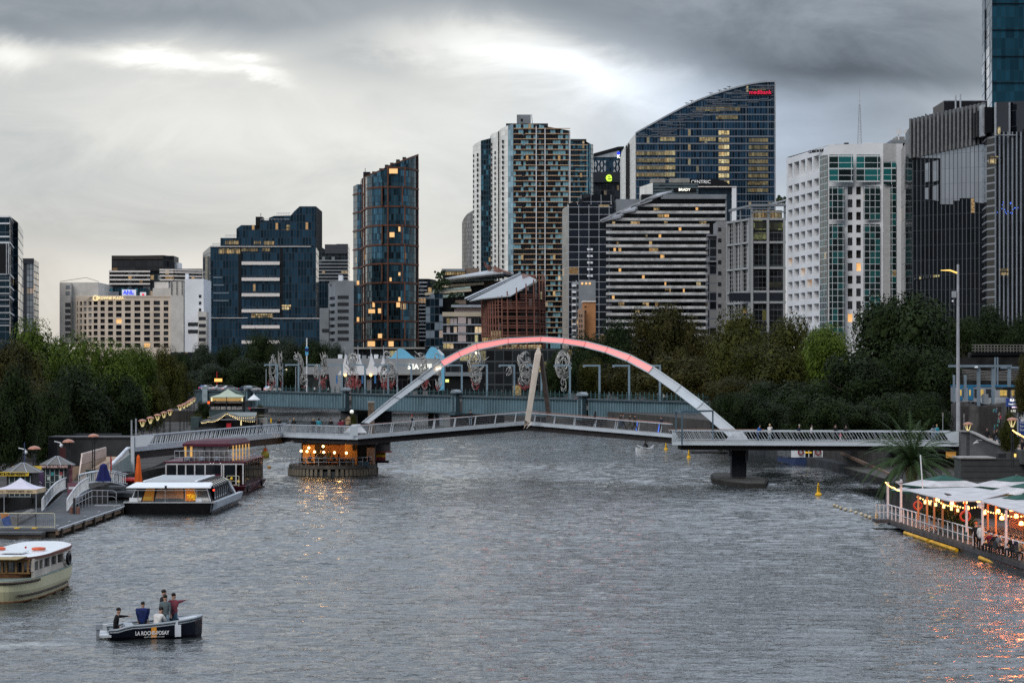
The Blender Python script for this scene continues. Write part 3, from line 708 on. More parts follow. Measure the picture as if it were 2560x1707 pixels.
# ---- rust lattice building
Yl=960
t=wthing('lattice_clad_building','low building wrapped in rust red lattice under a pale kinked roof','office',(X(1280,Yl),Yl,4))
lp=[(1204,Yl+14),(1212,Yl+6),(1222,Yl+1),(1250,Yl-1),(1300,Yl),(1340,Yl+4),(1352,Yl+9),(1362,Yl+16)]
def roof_z(px):
    ks=[(1204,752),(1250,744),(1277,740),(1342,702),(1362,705)]
    for(a_,b_),(c_,d_) in zip(ks,ks[1:]):
        if px<=c_:return b_+(d_-b_)*(px-a_)/(c_-a_)
    return ks[-1][1]
walls(t,[(a_,b_+3,roof_z(a_)+3) for a_,b_ in lp],4,C_lattice,'glazing')
MB().hull([P(1173,752,Yl+2),P(1311,684,Yl+40),P(1342,700,Yl+10),P(1277,739,Yl-3),P(1204,746,Yl-2)],[P(1174,754,Yl+2),P(1311,686,Yl+40),P(1342,703,Yl+10),P(1277,741.5,Yl-3),P(1204,748.5,Yl-2)]).build('roof',mat('roof_sheet',(.34,.36,.38),.5,var=.1),t)
MB().tube([P(1162,747,Yl+4),P(1300,684,Yl+42)],.5,4).build('gutter',M['steel'],t);MB().tube([P(1168,750,Yl+4),P(1306,685.5,Yl+42)],.25,4).build('gutter',M['steel'],t)
lpath=[Vector((X(a_,b_),b_,0)) for a_,b_ in lp]
vx=[1206,1209,1213,1217,1222,1227,1233,1240,1247,1256,1270,1293,1317,1336,1350,1358,1363]
def lat_y(px):
    for(a_,b_),(c_,d_) in zip(lp,lp[1:]):
        if px<=c_:return b_+(d_-b_)*(px-a_)/(c_-a_)
    return lp[-1][1]
for x in vx:
    Yx=lat_y(x);ty={1270:728,1293:719,1317:709,1336:699,1350:684,1358:684,1363:690}.get(x,752-(x-1204)*.25)
    MB().bar((X(x+2,Yx),Yx-.6,4),P(x-2,ty,Yx-.6),.55).build('lattice_post',rust,t)
for y in[735,740,746,753,757,762,766,769,772,779,790,793,797,806,812,815,819,830,836,839]:
    lo=0
    sub=[(a_,b_-.5) for a_,b_ in lp if Z(roof_z(a_),Yl)>Z(y,Yl)+.5]
    if y in(757,766,772,797,806,819):sub=[(1256,Yl-1.2)]+[s_ for s_ in sub if s_[0]>1256]
    if len(sub)>1:ribbon(t,sub,Z(y,Yl)-.28,Z(y,Yl),.35,rust,'lattice_rail')
for k in range(13):
    x=1308+k*2.8;b0=P(x,697+k*.4,Yl+28);MB().bar(b0,b0+Vector((-.6,0,2.5)),.36).build('rust_post',rust,t)
block(t,'lit_window',1220,1355,862,874,Yl+1.6,.2,MATS['lit_office_80'])
block(t,'lit_window',1206,1280,842,853,Yl+2,.3,MATS['lit_office_80'])
# ---- striped slim tower behind
t=tower('ribbed_tower','slim grey tower with wavy vertical ribs, just left of the tall balcony tower',[(curtain('curtain_ribs',(.25,.24,.22),(.07,.07,.07),1.3,3.3,.5,.3,lit=0,metal=.3,var=.35),[(1155,1750,556),(1160,1745,545),(1168,1740,535),(1183,1735,526)])],30)
# ---- tall balcony tower
Yb=1310
t=tower('balcony_tower','tallest pale apartment tower with tan balcony bands, curved white left corner and a rooftop box',
  [(C_pale,[(1182,Yb+40,366),(1186,Yb+33,361),(1202,Yb+24,352)],'pale_facade'),(C_teal,[(1202,Yb+24,352),(1226,Yb+24,346)]),
   (C_pale,[(1226,Yb+26,338),(1232,Yb+18,334),(1245,Yb+12,330)],'pale_facade'),(C_pale,[(1247,Yb+14,327),(1253,Yb+6,322),(1264,Yb+1,316),(1270,Yb-.7,314)],'pale_facade'),
   (C_ice,[(1270,Yb-.7,314),(1276,Yb-1.2,312),(1283,Yb-2,310)]),(C_tan,[(1283,Yb-2,310),(1341,Yb-2,310)]),(C_tan,[(1341,Yb-2,310),(1363,Yb-2,316)]),(C_tan,[(1363,Yb-2,322),(1420,Yb-2,326),(1425,Yb+1,327)])],34)
for k in range(41):
    y=322+13.05*k;n_=0.9
    z=Z(y,Yb);r_=random.Random(k)
    for x0,x1 in((1284,1306),(1306,1339),(1364,1392),(1392,1425)):
        pr=1.6 if(x0 in(1306,1364)) else 1.1
        if x0==1306 and k%2:x0=1312
        MB().bb(X(x0,Yb),X(x1,Yb),Yb-2-pr,Yb-2,z-.42,z).build('balcony_band',tan,t) if k%1==0 and(x0 in(1306,1312,1364)) else None
m=MB()
for k in range(41):
    z=Z(322+13.05*k,Yb)
    for x0,x1 in((1284,1305),(1393,1425)):m.bb(X(x0,Yb),X(x1,Yb),Yb-3.0,Yb-2,z-.4,z)
    m.bb(X(1342,Yb),X(1361,Yb),Yb-3.6,Yb-2,z-.5,z-.1)
m.build('balcony_slab',tan,t,kind='stuff')
for x,tp in((1340,318),(1362,322),(1424,328)):MB().bb(X(x-.8,Yb),X(x+1.4,Yb),Yb-4.5,Yb-2,4,Z(tp,Yb)).build('vertical_fin',whtile,t)
block(t,'recess',1342,1361,324,870,Yb-2.25,.2,curtain('curtain_recess',(.01,.012,.016),(.02,.02,.02),1.5,3.1,.3,.8,lit=.03,bright=(.15,.25,.3),bp=.3))
block(t,'rooftop_box',1292,1327,287,312,Yb+12,14,gcon);block(t,'rooftop_door',1302,1307,297,304,Yb+11.8,.4,blkm);block(t,'parapet',1265,1370,309,318,Yb+5,24,M['dark'])
MB().tube([P(1329,286,Yb+14),P(1331,310,Yb+14)],.2,4).build('antenna',M['steel'],t)
m1=0
for k in range(40): # little windows in the pale corner panels
    z=Z(349+13.05*k,Yb)
    for px,Yw in((1256.5,Yb+3.0),(1229.5,Yb+20)):
        if m1<80:MB().bb(X(px,Yw)-.45,X(px,Yw)+.45,Yw-.6,Yw+2,z-1.6,z).build('window',winA,t);m1+=1
m=MB()
for k in range(40):
    z=Z(372+13.05*k,Yb)
    for px,Yw in((1184.5,Yb+35),(1194,Yb+28),(1238,Yb+15.5)):m.bb(X(px,Yw)-.5,X(px,Yw)+.5,Yw-1.0,Yw+2,z-1.6,z)
m.build('small_windows',winA,t,kind='stuff')
# ---- teal tower right of it
t=tower('teal_glass_tower','teal glass apartment tower tucked behind the right side of the pale balcony tower',[(C_teal,[(1420,1420,351),(1462,1420,352)]),(C_teal,[(1462,1420,360),(1476,1418,360),(1483,1428,362)])],30)
block(t,'parapet',1424,1466,348,353,1419,16,M['dark']);bands(t,(1424,1419),(1470,1419),rep(362,13,12),.4,1.0,tan,'balcony_slab')
for x0,x1 in((1466,1470),(1473,1477)):block(t,'glass_strip',x0,x1,362,520,1418.2,.4,mat('pale_blue_glass',(.15,.30,.38),.1,.5,var=.6,scale=.3))
# ---- e tower
Ye=1500
t=tower('triangle_patterned_tower','dark tower with white triangle panels, a blue K sign and a glowing green letter e',[(C_navy,[(1484,Ye,386),(1520,Ye,377),(1556,Ye,367),(1560,Ye,372)])],30)
MB().extr([P(1484,384,Ye-2),P(1545,367,Ye-2),P(1560,366,Ye-2),P(1560,371,Ye-2),P(1484,391,Ye-2)],(0,30,0)).build('roof_edge',blkm,t)
MB().extr([P(1484,392,Ye-1),P(1548,376,Ye-1),P(1548,393,Ye-1),P(1484,393.5,Ye-1)],(0,.8,0)).build('metal_screen',M['steel'],t)
tri=mat('white_triangle',(.45,.46,.48),.5)
for r_ in range(4):
    for c_ in range(9):
        x=1489+c_*7.8
        if 1520<x<1530:continue
        y=406+r_*10
        up=(r_+c_)%2==0;w=6.6;h_=8.4
        pts=[P(x-w/2,y+(h_/2 if up else-h_/2),Ye-.8),P(x+w/2,y+(h_/2 if up else-h_/2),Ye-.8),P(x,y+(-h_/2 if up else h_/2),Ye-.8)]
        MB().extr(pts,(0,.5,0)).build('triangle_panel',tri,t)
block(t,'sign_panel',1543,1550,380,388,Ye-1.6,.5,bluel);sign(t,'K',1546.5,392,Ye-2,8,whitel,bold=.04)
walls(t,[(1480,Ye-14,432),(1524,Ye-16,429),(1555,Ye-10,431)],4,curtain('curtain_e',(.015,.02,.026),(.03,.03,.035),2,3.8,.2,.6,lit=.16,es=.35,ecol=(1,.7,.4)),'lower_block')
block(t,'lower_roof',1483,1554,430,456,Ye-17,14,mat('charcoal',(.03,.035,.045)));sign(t,'e',1522,443,Ye-18,24,greenl,bold=.02)
# ---- curved-roof office
Ym=1200
mp=[(1589,Ym,333),(1608,Ym,322),(1630,Ym,310),(1655,Ym,296),(1681,Ym,282),(1712,Ym,266),(1744,Ym,251),(1776,Ym,239),(1808,Ym,228.5),(1840,Ym,219),(1872,Ym,210.6),(1900,Ym,206),(1918,Ym,204.5),(1938,Ym,204)]
t=tower('curved_roof_office','huge dark glass office with sail shaped roofline and small red sign at top right',
  [(C_pale,[(1554,Ym+60,379),(1570,Ym+32,357),(1589,Ym,333)],'pale_side'),(C_med,mp)],40,cat='office tower')
m=MB()
for a_,b_ in zip(mp,mp[1:]):m.bar(P(a_[0],a_[2],a_[1]-.4),P(b_[0],b_[2],b_[1]-.4),.8,.8)
m.build('roof_edge',M['steel'],t)
block(t,'corner_fin',1936.5,1939.5,204,540,Ym-1,10,M['steel'])
block(t,'side_groove',1565.5,1568,364,540,Ym+32,6,blkm);block(t,'side_groove',1570.5,1572,358,540,Ym+24,6,blkm)
def ymx(px):
    for a_,b_ in zip(mp,mp[1:]):
        if px<=b_[0]:return a_[2]+(b_[2]-a_[2])*(px-a_[0])/(b_[0]-a_[0])
    return 204
m=MB();r_=random.Random(4) # louvres under the roof curve
y=214
while y<345:
    x=1595
    while x<1934:
        w=r_.uniform(18,44);dd=y-ymx(x)
        if 3<dd<46+max(0,(1830-x))*0 and r_.random()<.75:m.bb(X(x,Ym),X(min(x+w,1934),Ym),Ym-.5,Ym-.1,Z(y+2,Ym),Z(y,Ym))
        x+=w*r_.choice((1,1,1.3))
    y+=4.1
m.build('louvres',mat('louvre_metal',(.15,.17,.20),.4,.3,var=.4),t,kind='stuff')
for y in rep(341,17.9,9):block(t,'floor_band',1590,1934,y,y+2.3,Ym-.45,.4,mat('floor_band_metal',(.17,.19,.22),.5,.2))
lo=lambda k,n:curtain('lit_floor_%s'%n,(.10,.085,.05),(.02,.025,.03),1.5,3,.15,.05,lit=1.2,es=k,ecol=(1,.68,.28),tilt=0)
for y in rep(327,17.9,8):block(t,'lit_window',1796,1823,y,y+10,Ym-.3,.2,lo(1.3,'a'))
for y in rep(377,17.9,4):block(t,'lit_window',1590,1688,y,y+11,Ym-.3,.2,lo(.32,'b'));block(t,'lit_window',1664,1688,y,y+11,Ym-.5,.2,lo(.8,'c'))
block(t,'lit_window',1650,1688,343,353,Ym-.3,.2,lo(.6,'d'));block(t,'lit_window',1748,1790,343,353,Ym-.3,.2,lo(.5,'e'))
for y in rep(346,17.9,8):block(t,'lit_window',1868+(y%3)*4,1920,y,y+9,Ym-.3,.2,lo(.22,'f'))
block(t,'lit_window',1740,1850,268,278,Ym-.3,.2,lo(.18,'g'));block(t,'lit_window',1790,1845,289,298,Ym-.3,.2,lo(.25,'h'));block(t,'lit_window',1880,1915,221,228,Ym-.3,.2,lo(.3,'i'))
block(t,'sign_panel',1873,1928,226,238.5,Ym-.9,.3,blkm)
sign(t,'medibank',1900,232,Ym,10.2,redl,bold=.012,sx=1.0,off=1.2)
for x,y in((1717,258),(1729,252),(1777,233),(1799,226),(1813,222),(1823,217)):
    MB().bar(P(x,y,Ym+6),P(x,y+9,Ym+6),.3).bar(P(x-5,y,Ym+6),P(x+5,y,Ym+6),.3).build('roof_davit',M['dark'],t)
# ---- black gridded block
t=tower('gridded_black_office','black glass office with a pale square grid, below the teal tower',[(C_grid,[(1406,1015,524),(1421,1000,512)]),(C_grid,[(1421,1000,512),(1487,1000,512),(1530,1000,512)])],30,cat='office')
t2=[(1452,1012,487),(1529,1012,487)];walls(t,t2,Z(515,1000),C_grid,'setback');block(t,'setback_core',1453,1528,489,515,1013,12,blkm);walls(t,[(1418,1006,509),(1456,1006,505)],Z(515,1000),C_grid,'setback')
for x,y in((1425,508),(1432,503),(1447,497),(1458,486),(1466,484)):block(t,'roof_plant',x,x+8,y,y+10,1010,3,M['dark'])
for r_ in range(5):
    for c_ in range(2):block(t,'window',1468+8*c_,1474+8*c_,621+16.5*r_,626+16.5*r_,997,.4,wht)
# ---- small grey block and brick block
t=wthing('small_grey_block','small grey block with three lit top windows, left of the striped balcony building','building',(X(1460,900),900,4))
block(t,'wall',1447,1489,700,900,900,18,gcon);block(t,'side_wall',1431,1447.5,701,900,903,12,curtain('curtain_greyside',(.03,.035,.04),(.28,.30,.32),2.2,2.9,.5,1.1,lit=.06))
for x in(1453,1463,1472):block(t,'lit_window',x,x+5,706,711.5,899.7,.4,whitel if False else litwin)
for y in rep(712,16,10):block(t,'balcony',1430,1440,y,y+4,901,2,wht)
t=wthing('brick_block','orange brick block with a step, at the foot of the small grey block','building',(X(1467,880),880,4))
ob=mat('orange_brick',(.42,.20,.09),.85,var=.15,scale=.5)
block(t,'wall',1457,1489,754,900,884,12,ob);block(t,'wall',1446,1461,772,900,880,8,mat('pale_brick',(.40,.26,.18),.85));block(t,'parapet',1456,1489.5,752,755,883.5,13,palebar)
for y in rep(785,13,7):
    for x in(1448,1453):block(t,'window',x,x+2.4,y,y+7,879.8,.3,winA)
for y in(765,777):block(t,'window',1461,1466,y,y+3,883.8,.3,winA)
# ---- building with the roof sign, behind the striped block
Yq=1090
t=wthing('rooftop_sign_building','glass and concrete block with illuminated roof lettering, rising behind the striped balcony building','building',(X(1700,Yq),Yq,4))
walls(t,[(1599,Yq+16,468),(1632,Yq,457)],4,C_pale,'pale_side');walls(t,[(1632,Yq,457),(1746,Yq,457)],4,curtain('curtain_bands',(.03,.05,.06),(.02,.03,.03),3,1.5,.2,.4,lit=0,band=(.16,.19,.20),metal=.2),'facade')
block(t,'core',1632,1745,458,560,Yq+1,16,blkm);block(t,'plant_room',1627,1663,447,462,Yq+6,8,M['concrete']);block(t,'plant_room',1675,1724,446,458,Yq+4,8,M['concrete'])
block(t,'sign_panel',1684,1740,470,480,Yq-.6,.5,blkm);sign(t,'BRADY',1711,475,Yq-.5,6.6,whitel,bold=.012)
block(t,'wing',1746,1832,467,560,Yq+2,14,C_navy and mat('blue_dark_glass',(.02,.035,.05),.1,.2,var=.5,scale=.3));block(t,'white_column',1830,1841,467,560,Yq,14,wht);block(t,'roof_edge',1745,1841,466,468,Yq-.4,14,palebar)
MB().extr([P(1723,448,Yq+6),P(1790,447,Yq+6),P(1815,454,Yq+6),P(1831,467,Yq+6),P(1723,467,Yq+6)],(0,8,0)).build('sign_wall',blkm,t)
sign(t,'CENTRIC',1752,455.5,Yq+6,8.4,mat('dim_letters',(.6,.6,.6),.5,var=0,emit=.35,ecol=(1,1,1)),sx=1.02)
# ---- striped balcony block
Ys=1000
t=tower('striped_balcony_building','wide black building with pale grey horizontal balcony stripes and sloped upper left corner',
  [(curtain('curtain_brownside',(.07,.055,.045),(.25,.22,.19),2.4,3.08,.2,.4,lit=.02,bright=(.25,.22,.18),bp=.2),[(1489,Ys+26,567),(1507,Ys+2,558)],'side_facade'),
   (C_bal,[(1507,Ys+2,558),(1522,Ys+2,552),(1600,Ys+2,512),(1641,Ys+2,488),(1815,Ys+2,486)])],30,cat='apartment building')
rows=[(1515,560.7+17.06*k) for k in range(21)]
for x0,y in rows:
    MB().bb(X(x0,Ys),X(1773,Ys),Ys-1.4,Ys-1.2,Z(y+6,Ys),Z(y,Ys)).build('balustrade',greyband,t);block(t,'balcony_slab',x0,1773,y+5.6,y+7.2,Ys-1.35,3.3,gcon)
for x0,y in((1522,545.5),(1560,528),(1594,510.5)):
    MB().bb(X(x0,Ys),X(1813,Ys),Ys-1.4,Ys-1.2,Z(y+6,Ys),Z(y,Ys)).build('balustrade',greyband,t);block(t,'balcony_slab',x0,1813,y+5.6,y+7,Ys-1.35,3.3,gcon)
block(t,'roof_band',1652,1815,486,497.5,Ys-2,6,gcon)
for x0,y0,x1,y1 in((1501,552,1552,541),(1540,534,1588,524),(1577,517,1630,499),(1600,505,1655,486)):
    MB().extr([P(x0,y0,Ys-2.5),P(x0+45,y0-22,Ys+6),P(x1+25,y1-9,Ys+6),P(x1,y1,Ys-2.5)],(0,0,-.7)).build('sloped_roof',mat('zinc_roof',(.33,.34,.36),.5,.2),t)
MB().bar(P(1500,552,Ys-2.6),P(1641,486,Ys-2.6),.7,.7).build('roof_edge',M['steel'],t)
block(t,'annex',1540,1600,498,552,Ys+14,10,gcon);block(t,'annex',1604,1655,486,512,Ys+12,10,blkm)
r_=random.Random(12)
for k in range(26):
    y=560.7+17.06*r_.randrange(-3,13)+7.6;x=r_.uniform(1560 if y<560 else 1520,1755);w=r_.choice((4,6,9,14))
    block(t,'lit_window',x,x+w,y,y+8.5,Ys+1.7,.2,MATS['lit_office_80'] if w>8 else litwin)
block(t,'white_end',1813,1817,486,560,Ys-1,8,gcon)
# ---- grey slab tower
t=wthing('grey_slab_block','grey concrete slab with one column of small windows, between striped and gridded buildings','building',(X(1800,820),820,4))
block(t,'wall',1793,1823,553,860,820,16,mat('mid_concrete',(.24,.24,.245),.85,var=.2));block(t,'side_wing',1770,1794,588,860,824,10,curtain('curtain_wing',(.012,.014,.018),(.12,.13,.15),3,3.3,.35,.5,lit=.02,bright=(.2,.2,.2),bp=.2))
for y in rep(569,27.3,10):block(t,'window',1795,1803,y,y+9,819.8,.3,winA)
for y in(586,651):block(t,'ledge',1768,1793,y,y+4,822,3,gcon)
for y in(600,714):block(t,'lit_window',1819.5,1822.5,y,y+6,819.7,.3,litwin)
# ---- gridded glass office
Yg=780
t=tower('framed_glass_office','grey framed glass office with an open rooftop pergola, left of the white apartments',[(C_mesh,[(1822,Yg+18,555),(1877,Yg,545)]),(C_wide,[(1877,Yg,545),(1963,Yg,545)])],30,cat='office')
fr=mat('grey_frame',(.33,.34,.345),.7,var=.12)
for y in(545,603,667,726,753):block(t,'frame_beam',1877,1965,y,y+5.5,Yg-.9,1,fr);bands(t,(1822,Yg+18),(1877,Yg),[y+(555-545)*(1-(y-545)/395)],.7,.9,fr,'frame_beam')
for x in(1877,1917,1958):block(t,'frame_column',x,x+6,545,870,Yg-1.2,1.2,fr)
fins(t,(1822,Yg+18),(1877,Yg),4,555,545,4,.5,.9,fr,'frame_column')
block(t,'recess_floor',1823,1964,732,753,Yg-.7,.5,mat('blue_grey_dark',(.02,.025,.032),.3))
for x in(1877,1919,1960):block(t,'pergola_post',x,x+5,513,546,Yg,1,gcon)
for x,Yq_ in((1826,Yg+17),(1850,Yg+9)):block(t,'pergola_post',x,x+3,522,553,Yq_,1,gcon)
MB().bar(P(1824,527,Yg+18),P(1879,514,Yg),.8).build('pergola_beam',gcon,t);MB().bar(P(1877,513.5,Yg),P(1965,513,Yg),.9).build('pergola_beam',gcon,t);MB().bar(P(1877,530,Yg),P(1965,530,Yg),.5).build('pergola_beam',gcon,t)
block(t,'penthouse',1885,1955,526,545,Yg+10,8,curtain('lit_office_35',(.05,.055,.06),(.2,.2,.2),1,3,.2,.2,lit=.2,es=.35));MB().bar(P(1922,512,Yg+6),P(1966,500,Yg+2),.5).build('stair_rail',M['steel'],t)
for x0,x1,y0,y1 in((1884,1915,556,575),(1924,1957,556,575),(1884,1915,582,600),(1924,1955,705,718)):block(t,'lit_window',x0,x1,y0,y1,Yg-.4,.2,curtain('lit_office_yel',(.03,.03,.02),(.02,.02,.02),1.35,2,.1,.2,lit=.5,es=.22,ecol=(.9,.8,.25)))
m=MB()
for k in range(14):m.ball(P(1950+random.uniform(-8,12),500+random.uniform(-9,6),Yg+6),.7,5,3)
m.build('roof_planting',MATS['roof_plants'],t)
# ---- white apartments
Yw=560
t=wthing('white_apartment_tower','white panelled apartment tower with green glass bays and a lattice mast on the roof','tower',(X(2100,Yw),Yw,2))
a_,d_,n_,L_=ax((1966,Yw+33),(2068.5,Yw))
gridwall(t,(1966,Yw+33),(2068.5,Yw),[(1970,1981),(1985,1998),(2001,2013),(2017,2030),(2034,2047)],
   [(381,423)]+[(439+31.7*k,460+31.7*k) for k in range(12)],1.6,whtile,[winA,winB,mat('white_blind',(.30,.31,.30),.6,var=.3)],364.5,830,ref=1,sill=whtile,lit=.03,litm=litwin)
walls(t,[(2049,Yw+5.9,390),(2068,Yw-.4,387)],4,C_white,'corner_glazing')
gridwall(t,(2068.5,Yw),(2209,Yw-3),[(2119,2131),(2140.5,2152)],[(468+31.7*k,488+31.7*k) for k in range(11)],1.4,whtile,[winA,winB],362,830,lit=.12,litm=litwin)
rows_=[(467,550),(561,830)]
for y0,y1 in rows_:
    for x0,x1 in((2073,2111),(2159,2200)):
        a1,a2=P(x0,y0,Yw-3.5),P(x1,y1,Yw-3.5);MB().face([(a1.x,a1.y,a2.z),(a2.x,a2.y,a2.z),(a2.x,a2.y,a1.z),a1],[(a1.x,a2.z),(a2.x,a2.z),(a2.x,a1.z),(a1.x,a1.z)]).build('glass_bay',C_white,t)
for x0,x1 in((2073,2133),(2141,2200)):
    a1,a2=P(x0,387,Yw-3.5),P(x1,456,Yw-3.5);MB().face([(a1.x,a1.y,a2.z),(a2.x,a2.y,a2.z),(a2.x,a2.y,a1.z),a1],[(a1.x,a2.z),(a2.x,a2.z),(a2.x,a1.z),(a1.x,a1.z)]).build('glass_bay',C_whiteu,t)
block(t,'right_wing',2209,2256,359,830,Yw-4,16,mat('pale_grey_panels',(.44,.44,.44),.6,var=.15));block(t,'right_wing_edge',2242,2257,360,830,Yw-4.6,3,whtile)
for x0,x1,y0,y1,mm in((2209,2240,404,461,C_whiteu),(2226,2240,463,830,C_white)):
    a1,a2=P(x0,y0,Yw-4.8),P(x1,y1,Yw-4.8);MB().face([(a1.x,a1.y,a2.z),(a2.x,a2.y,a2.z),(a2.x,a2.y,a1.z),a1],[(a1.x,a2.z),(a2.x,a2.z),(a2.x,a1.z),(a1.x,a1.z)]).build('glass_bay',mm,t)
m=MB();m.face([P(1966,394,Yw+33),P(2068,364.5,Yw),P(2209,360,Yw-3),P(2256,360,Yw-4),P(2256,365,Yw+30),P(1990,394,Yw+60)]);m.build('roof',M['roof'],t)
block(t,'roof_parapet',2160,2212,357.5,362,Yw+2,8,whtile)
sign(t,'CLARION SUITES',2043,379,Yw+6,7,blkm,sx=.95,rz=-58,off=1.0,bold=.02)
block(t,'roof_vent',2112,2122,357,362,Yw+4,2,M['dark']);block(t,'roof_vent',2088,2106,361,364,Yw+3,2,M['dark'])
m=MB();bx_,by_=X(2149,Yw+8),Yw+8;zt_,zm_,zl_=Z(217,by_),Z(262,by_),Z(364,by_)
for s_ in((-1,-1),(1,-1),(1,1),(-1,1)):m.bar((bx_+s_[0]*.5,by_+s_[1]*.5,zl_),(bx_+s_[0]*.15,by_+s_[1]*.15,zm_),.09)
for k in range(14):
    f0,f1=k/14,(k+1)/14;w0,w1=.5-.35*f0,.5-.35*f1;z0,z1=zl_+(zm_-zl_)*f0,zl_+(zm_-zl_)*f1
    m.bar((bx_-w0,by_-w0,z0),(bx_+w1,by_-w1,z1),.06);m.bar((bx_+w0,by_-w0,z0),(bx_-w1,by_-w1,z1),.06)
m.bar((bx_,by_,zm_),(bx_,by_,zt_),.1).bar((bx_-.5,by_,zm_+1),(bx_+.5,by_,zm_+1),.08)
m.build('radio_mast',M['steel'],t)
# ---- dark finned office
Yf=520
t=tower('finned_office','large dark office with close vertical fins and a silver reflection across its upper half',
  [(C_blackr,[(2264,Yf+20,358),(2280,Yf+12,355)],'side_facade'),(C_fin,[(2281,Yf+12,307),(2462,Yf+0,264)])],24,cat='office tower')
def fx(px,py,off=.25): # a point on the finned face
    f=(px-2281)/(2462-2281.);a_,d_,n_,L_=ax((2281,Yf+12),(2462,Yf+0));k=(px-1280)/F;s=(k*a_.y-a_.x)/(d_.x-k*d_.y)
    c=a_+d_*s+n_*off;return Vector((c.x,c.y,Z(py,c.y))),s
def panel(name,pts,mt,off=.25):
    q=[fx(x,y,off) for x,y in pts];MB().face([p for p,s in q],[(s,p.z) for p,s in q]).build(name,mt,t)
panel('painted_reflection',[(2352,511),(2384,511),(2384,502),(2400,502),(2400,496),(2436,496),(2436,505),(2462,509),(2462,343),(2450,343),(2283,387),(2283,394),(2352,396)][:13],C_reflect)  # stepped pale panels, shaped and coloured as the sky's reflection in the glass
panel('painted_reflection',[(2314,409),(2326,406),(2326,454),(2314,456)][::-1],C_reflect);panel('painted_reflection',[(2332,404),(2347,401),(2347,452),(2332,455)][::-1],C_reflect)
panel('painted_reflection',[(2314,470),(2324,469),(2324,499),(2314,498)][::-1],C_reflect);panel('painted_reflection',[(2332,466),(2347,462),(2347,503),(2332,500)][::-1],C_reflect)
a_,d_,n_,L_=ax((2281,Yf+12),(2462,Yf+0))
for k in range(19):
    f=k/18.;zt=Z(306-40*f,Yf+12-12*f);c=a_+d_*(L_*f)+n_*.6
    MB().box((c.x,c.y,zt-4),(.5,1.1,9.6),math.atan2(d_.y,d_.x)).build('roof_fin',mat('fin_grey',(.16,.165,.17),.5),t)
panel('parapet_glass',[(2281,386),(2462,341),(2462,266),(2281,309)],mat('black_glass',(.006,.007,.008),.1,var=.3),.12)
t.children[-1]
block(t,'plant_room',2360,2468,253,300,Yf+16,14,C_navy and blkm);block(t,'plant_cornice',2360,2468,251,253,Yf+23.5,15,M['steel'])
for x,y0 in((2389,239),(2401,236)):MB().tube([P(x,y0,Yf+14),P(x,285,Yf+14)],.22,6).build('mast',M['steel'],t)
MB().tube([P(2313,285,Yf+20),P(2322,295,Yf+20),P(2322,300,Yf+20)],.15,5).tube([P(2332,285,Yf+20),P(2322,295,Yf+20)],.15,5).build('antenna',M['dark'],t)
for k in range(16):panel('floor_light',[(2298,685.5),(2300,685.5),(2300,690),(2298,690)],litwin,.3) if False else None
panel('lit_floor',[(2285,700),(2350,692),(2350,685),(2285,694)],curtain('lit_fins',(.012,.014,.017),(.08,.085,.09),.62,3,.2,.0,lit=.35,es=.8,ecol=(1,.7,.25)),.3)
# satellite dishes on the platform between
t=wthing('rooftop_dishes','pair of round white satellite dishes on a roof platform, between the white and finned towers','satellite dishes',P(2250,360,Yf+40))
block(t,'platform',2228,2286,350,358,Yf+40,8,gcon);block(t,'platform_wall',2240,2262,342,351,Yf+42,5,M['concrete']);block(t,'support_block',2234,2264,357,830,Yf+44,14,blkm)
for x in(2247,2267):
    c=P(x,330,Yf+40);m=MB();
    m.hull([c+Vector((math.cos(q)*.8,0,math.sin(q)*.8)) for q in[k*math.pi/8 for k in range(16)]],[c+Vector((math.cos(q)*.3,.35,math.sin(q)*.3)) for q in[k*math.pi/8 for k in range(16)]])
    m.bar(c+Vector((0,.3,0)),P(x,352,Yf+40.4),.3).build('dish',whtile,t)
# ---- black right tower
Yr=505
t=tower('black_glass_tower','black glass tower at the right edge with white horizontal slats on its left corner',
  [(C_stripe,[(2460,Yr+10,332),(2467,Yr+4,331),(2490,Yr,328)],'slatted_corner'),(C_blackr,[(2490,Yr,256),(2620,Yr-14,250)])],24)
block(t,'upper_corner',2462,2491,268,332,Yr+2,14,mat('black_glass',(.006,.007,.008)));block(t,'corner_column',2455,2463,262,340,Yr+3,3,M['steel'])
fins(t,(2490,Yr-.2),(2620,Yr-14.2),13,330,330,3,.12,.3,M['grey'],'mullion')
for x in(2489,2524,2558):block(t,'roof_fin',x,x+2,256,338,Yr-4.5,1.4,M['steel'])
block(t,'floor_band',2490,2600,337,339,Yr-5.5,.8,M['steel'])
for x0,x1,y0,y1 in((2500,2521,671,688),(2552,2562,668,682),(2474,2496,391,396),(2495,2501,318,335),(2472,2490,398,409)):block(t,'lit_window',x0,x1,y0,y1,Yr-6.2 if x0>2490 else Yr-1.2,.2,MATS['lit_office_80'])
r_=random.Random(3)
for k in range(18):x=r_.uniform(2492,2545);y=r_.uniform(504,535);block(t,'blue_light',x,x+1.2,y,y+2.5,Yr-8,.2,mat('blue_led',(.05,.15,1),.5,var=0,emit=.8,ecol=(.1,.25,1)))
# ---- blue tower beyond
t=tower('blue_glass_tower','tall bright blue glass tower cut by the top right corner of the photo',[(C_check,[(2473,760,-200),(2480,745,-200)]),(C_blue,[(2480,745,-200),(2640,745,-200)])],30)
for y in rep(8,66,4):block(t,'floor_band',2480,2600,y,y+1.5,744.4,.4,blkm)
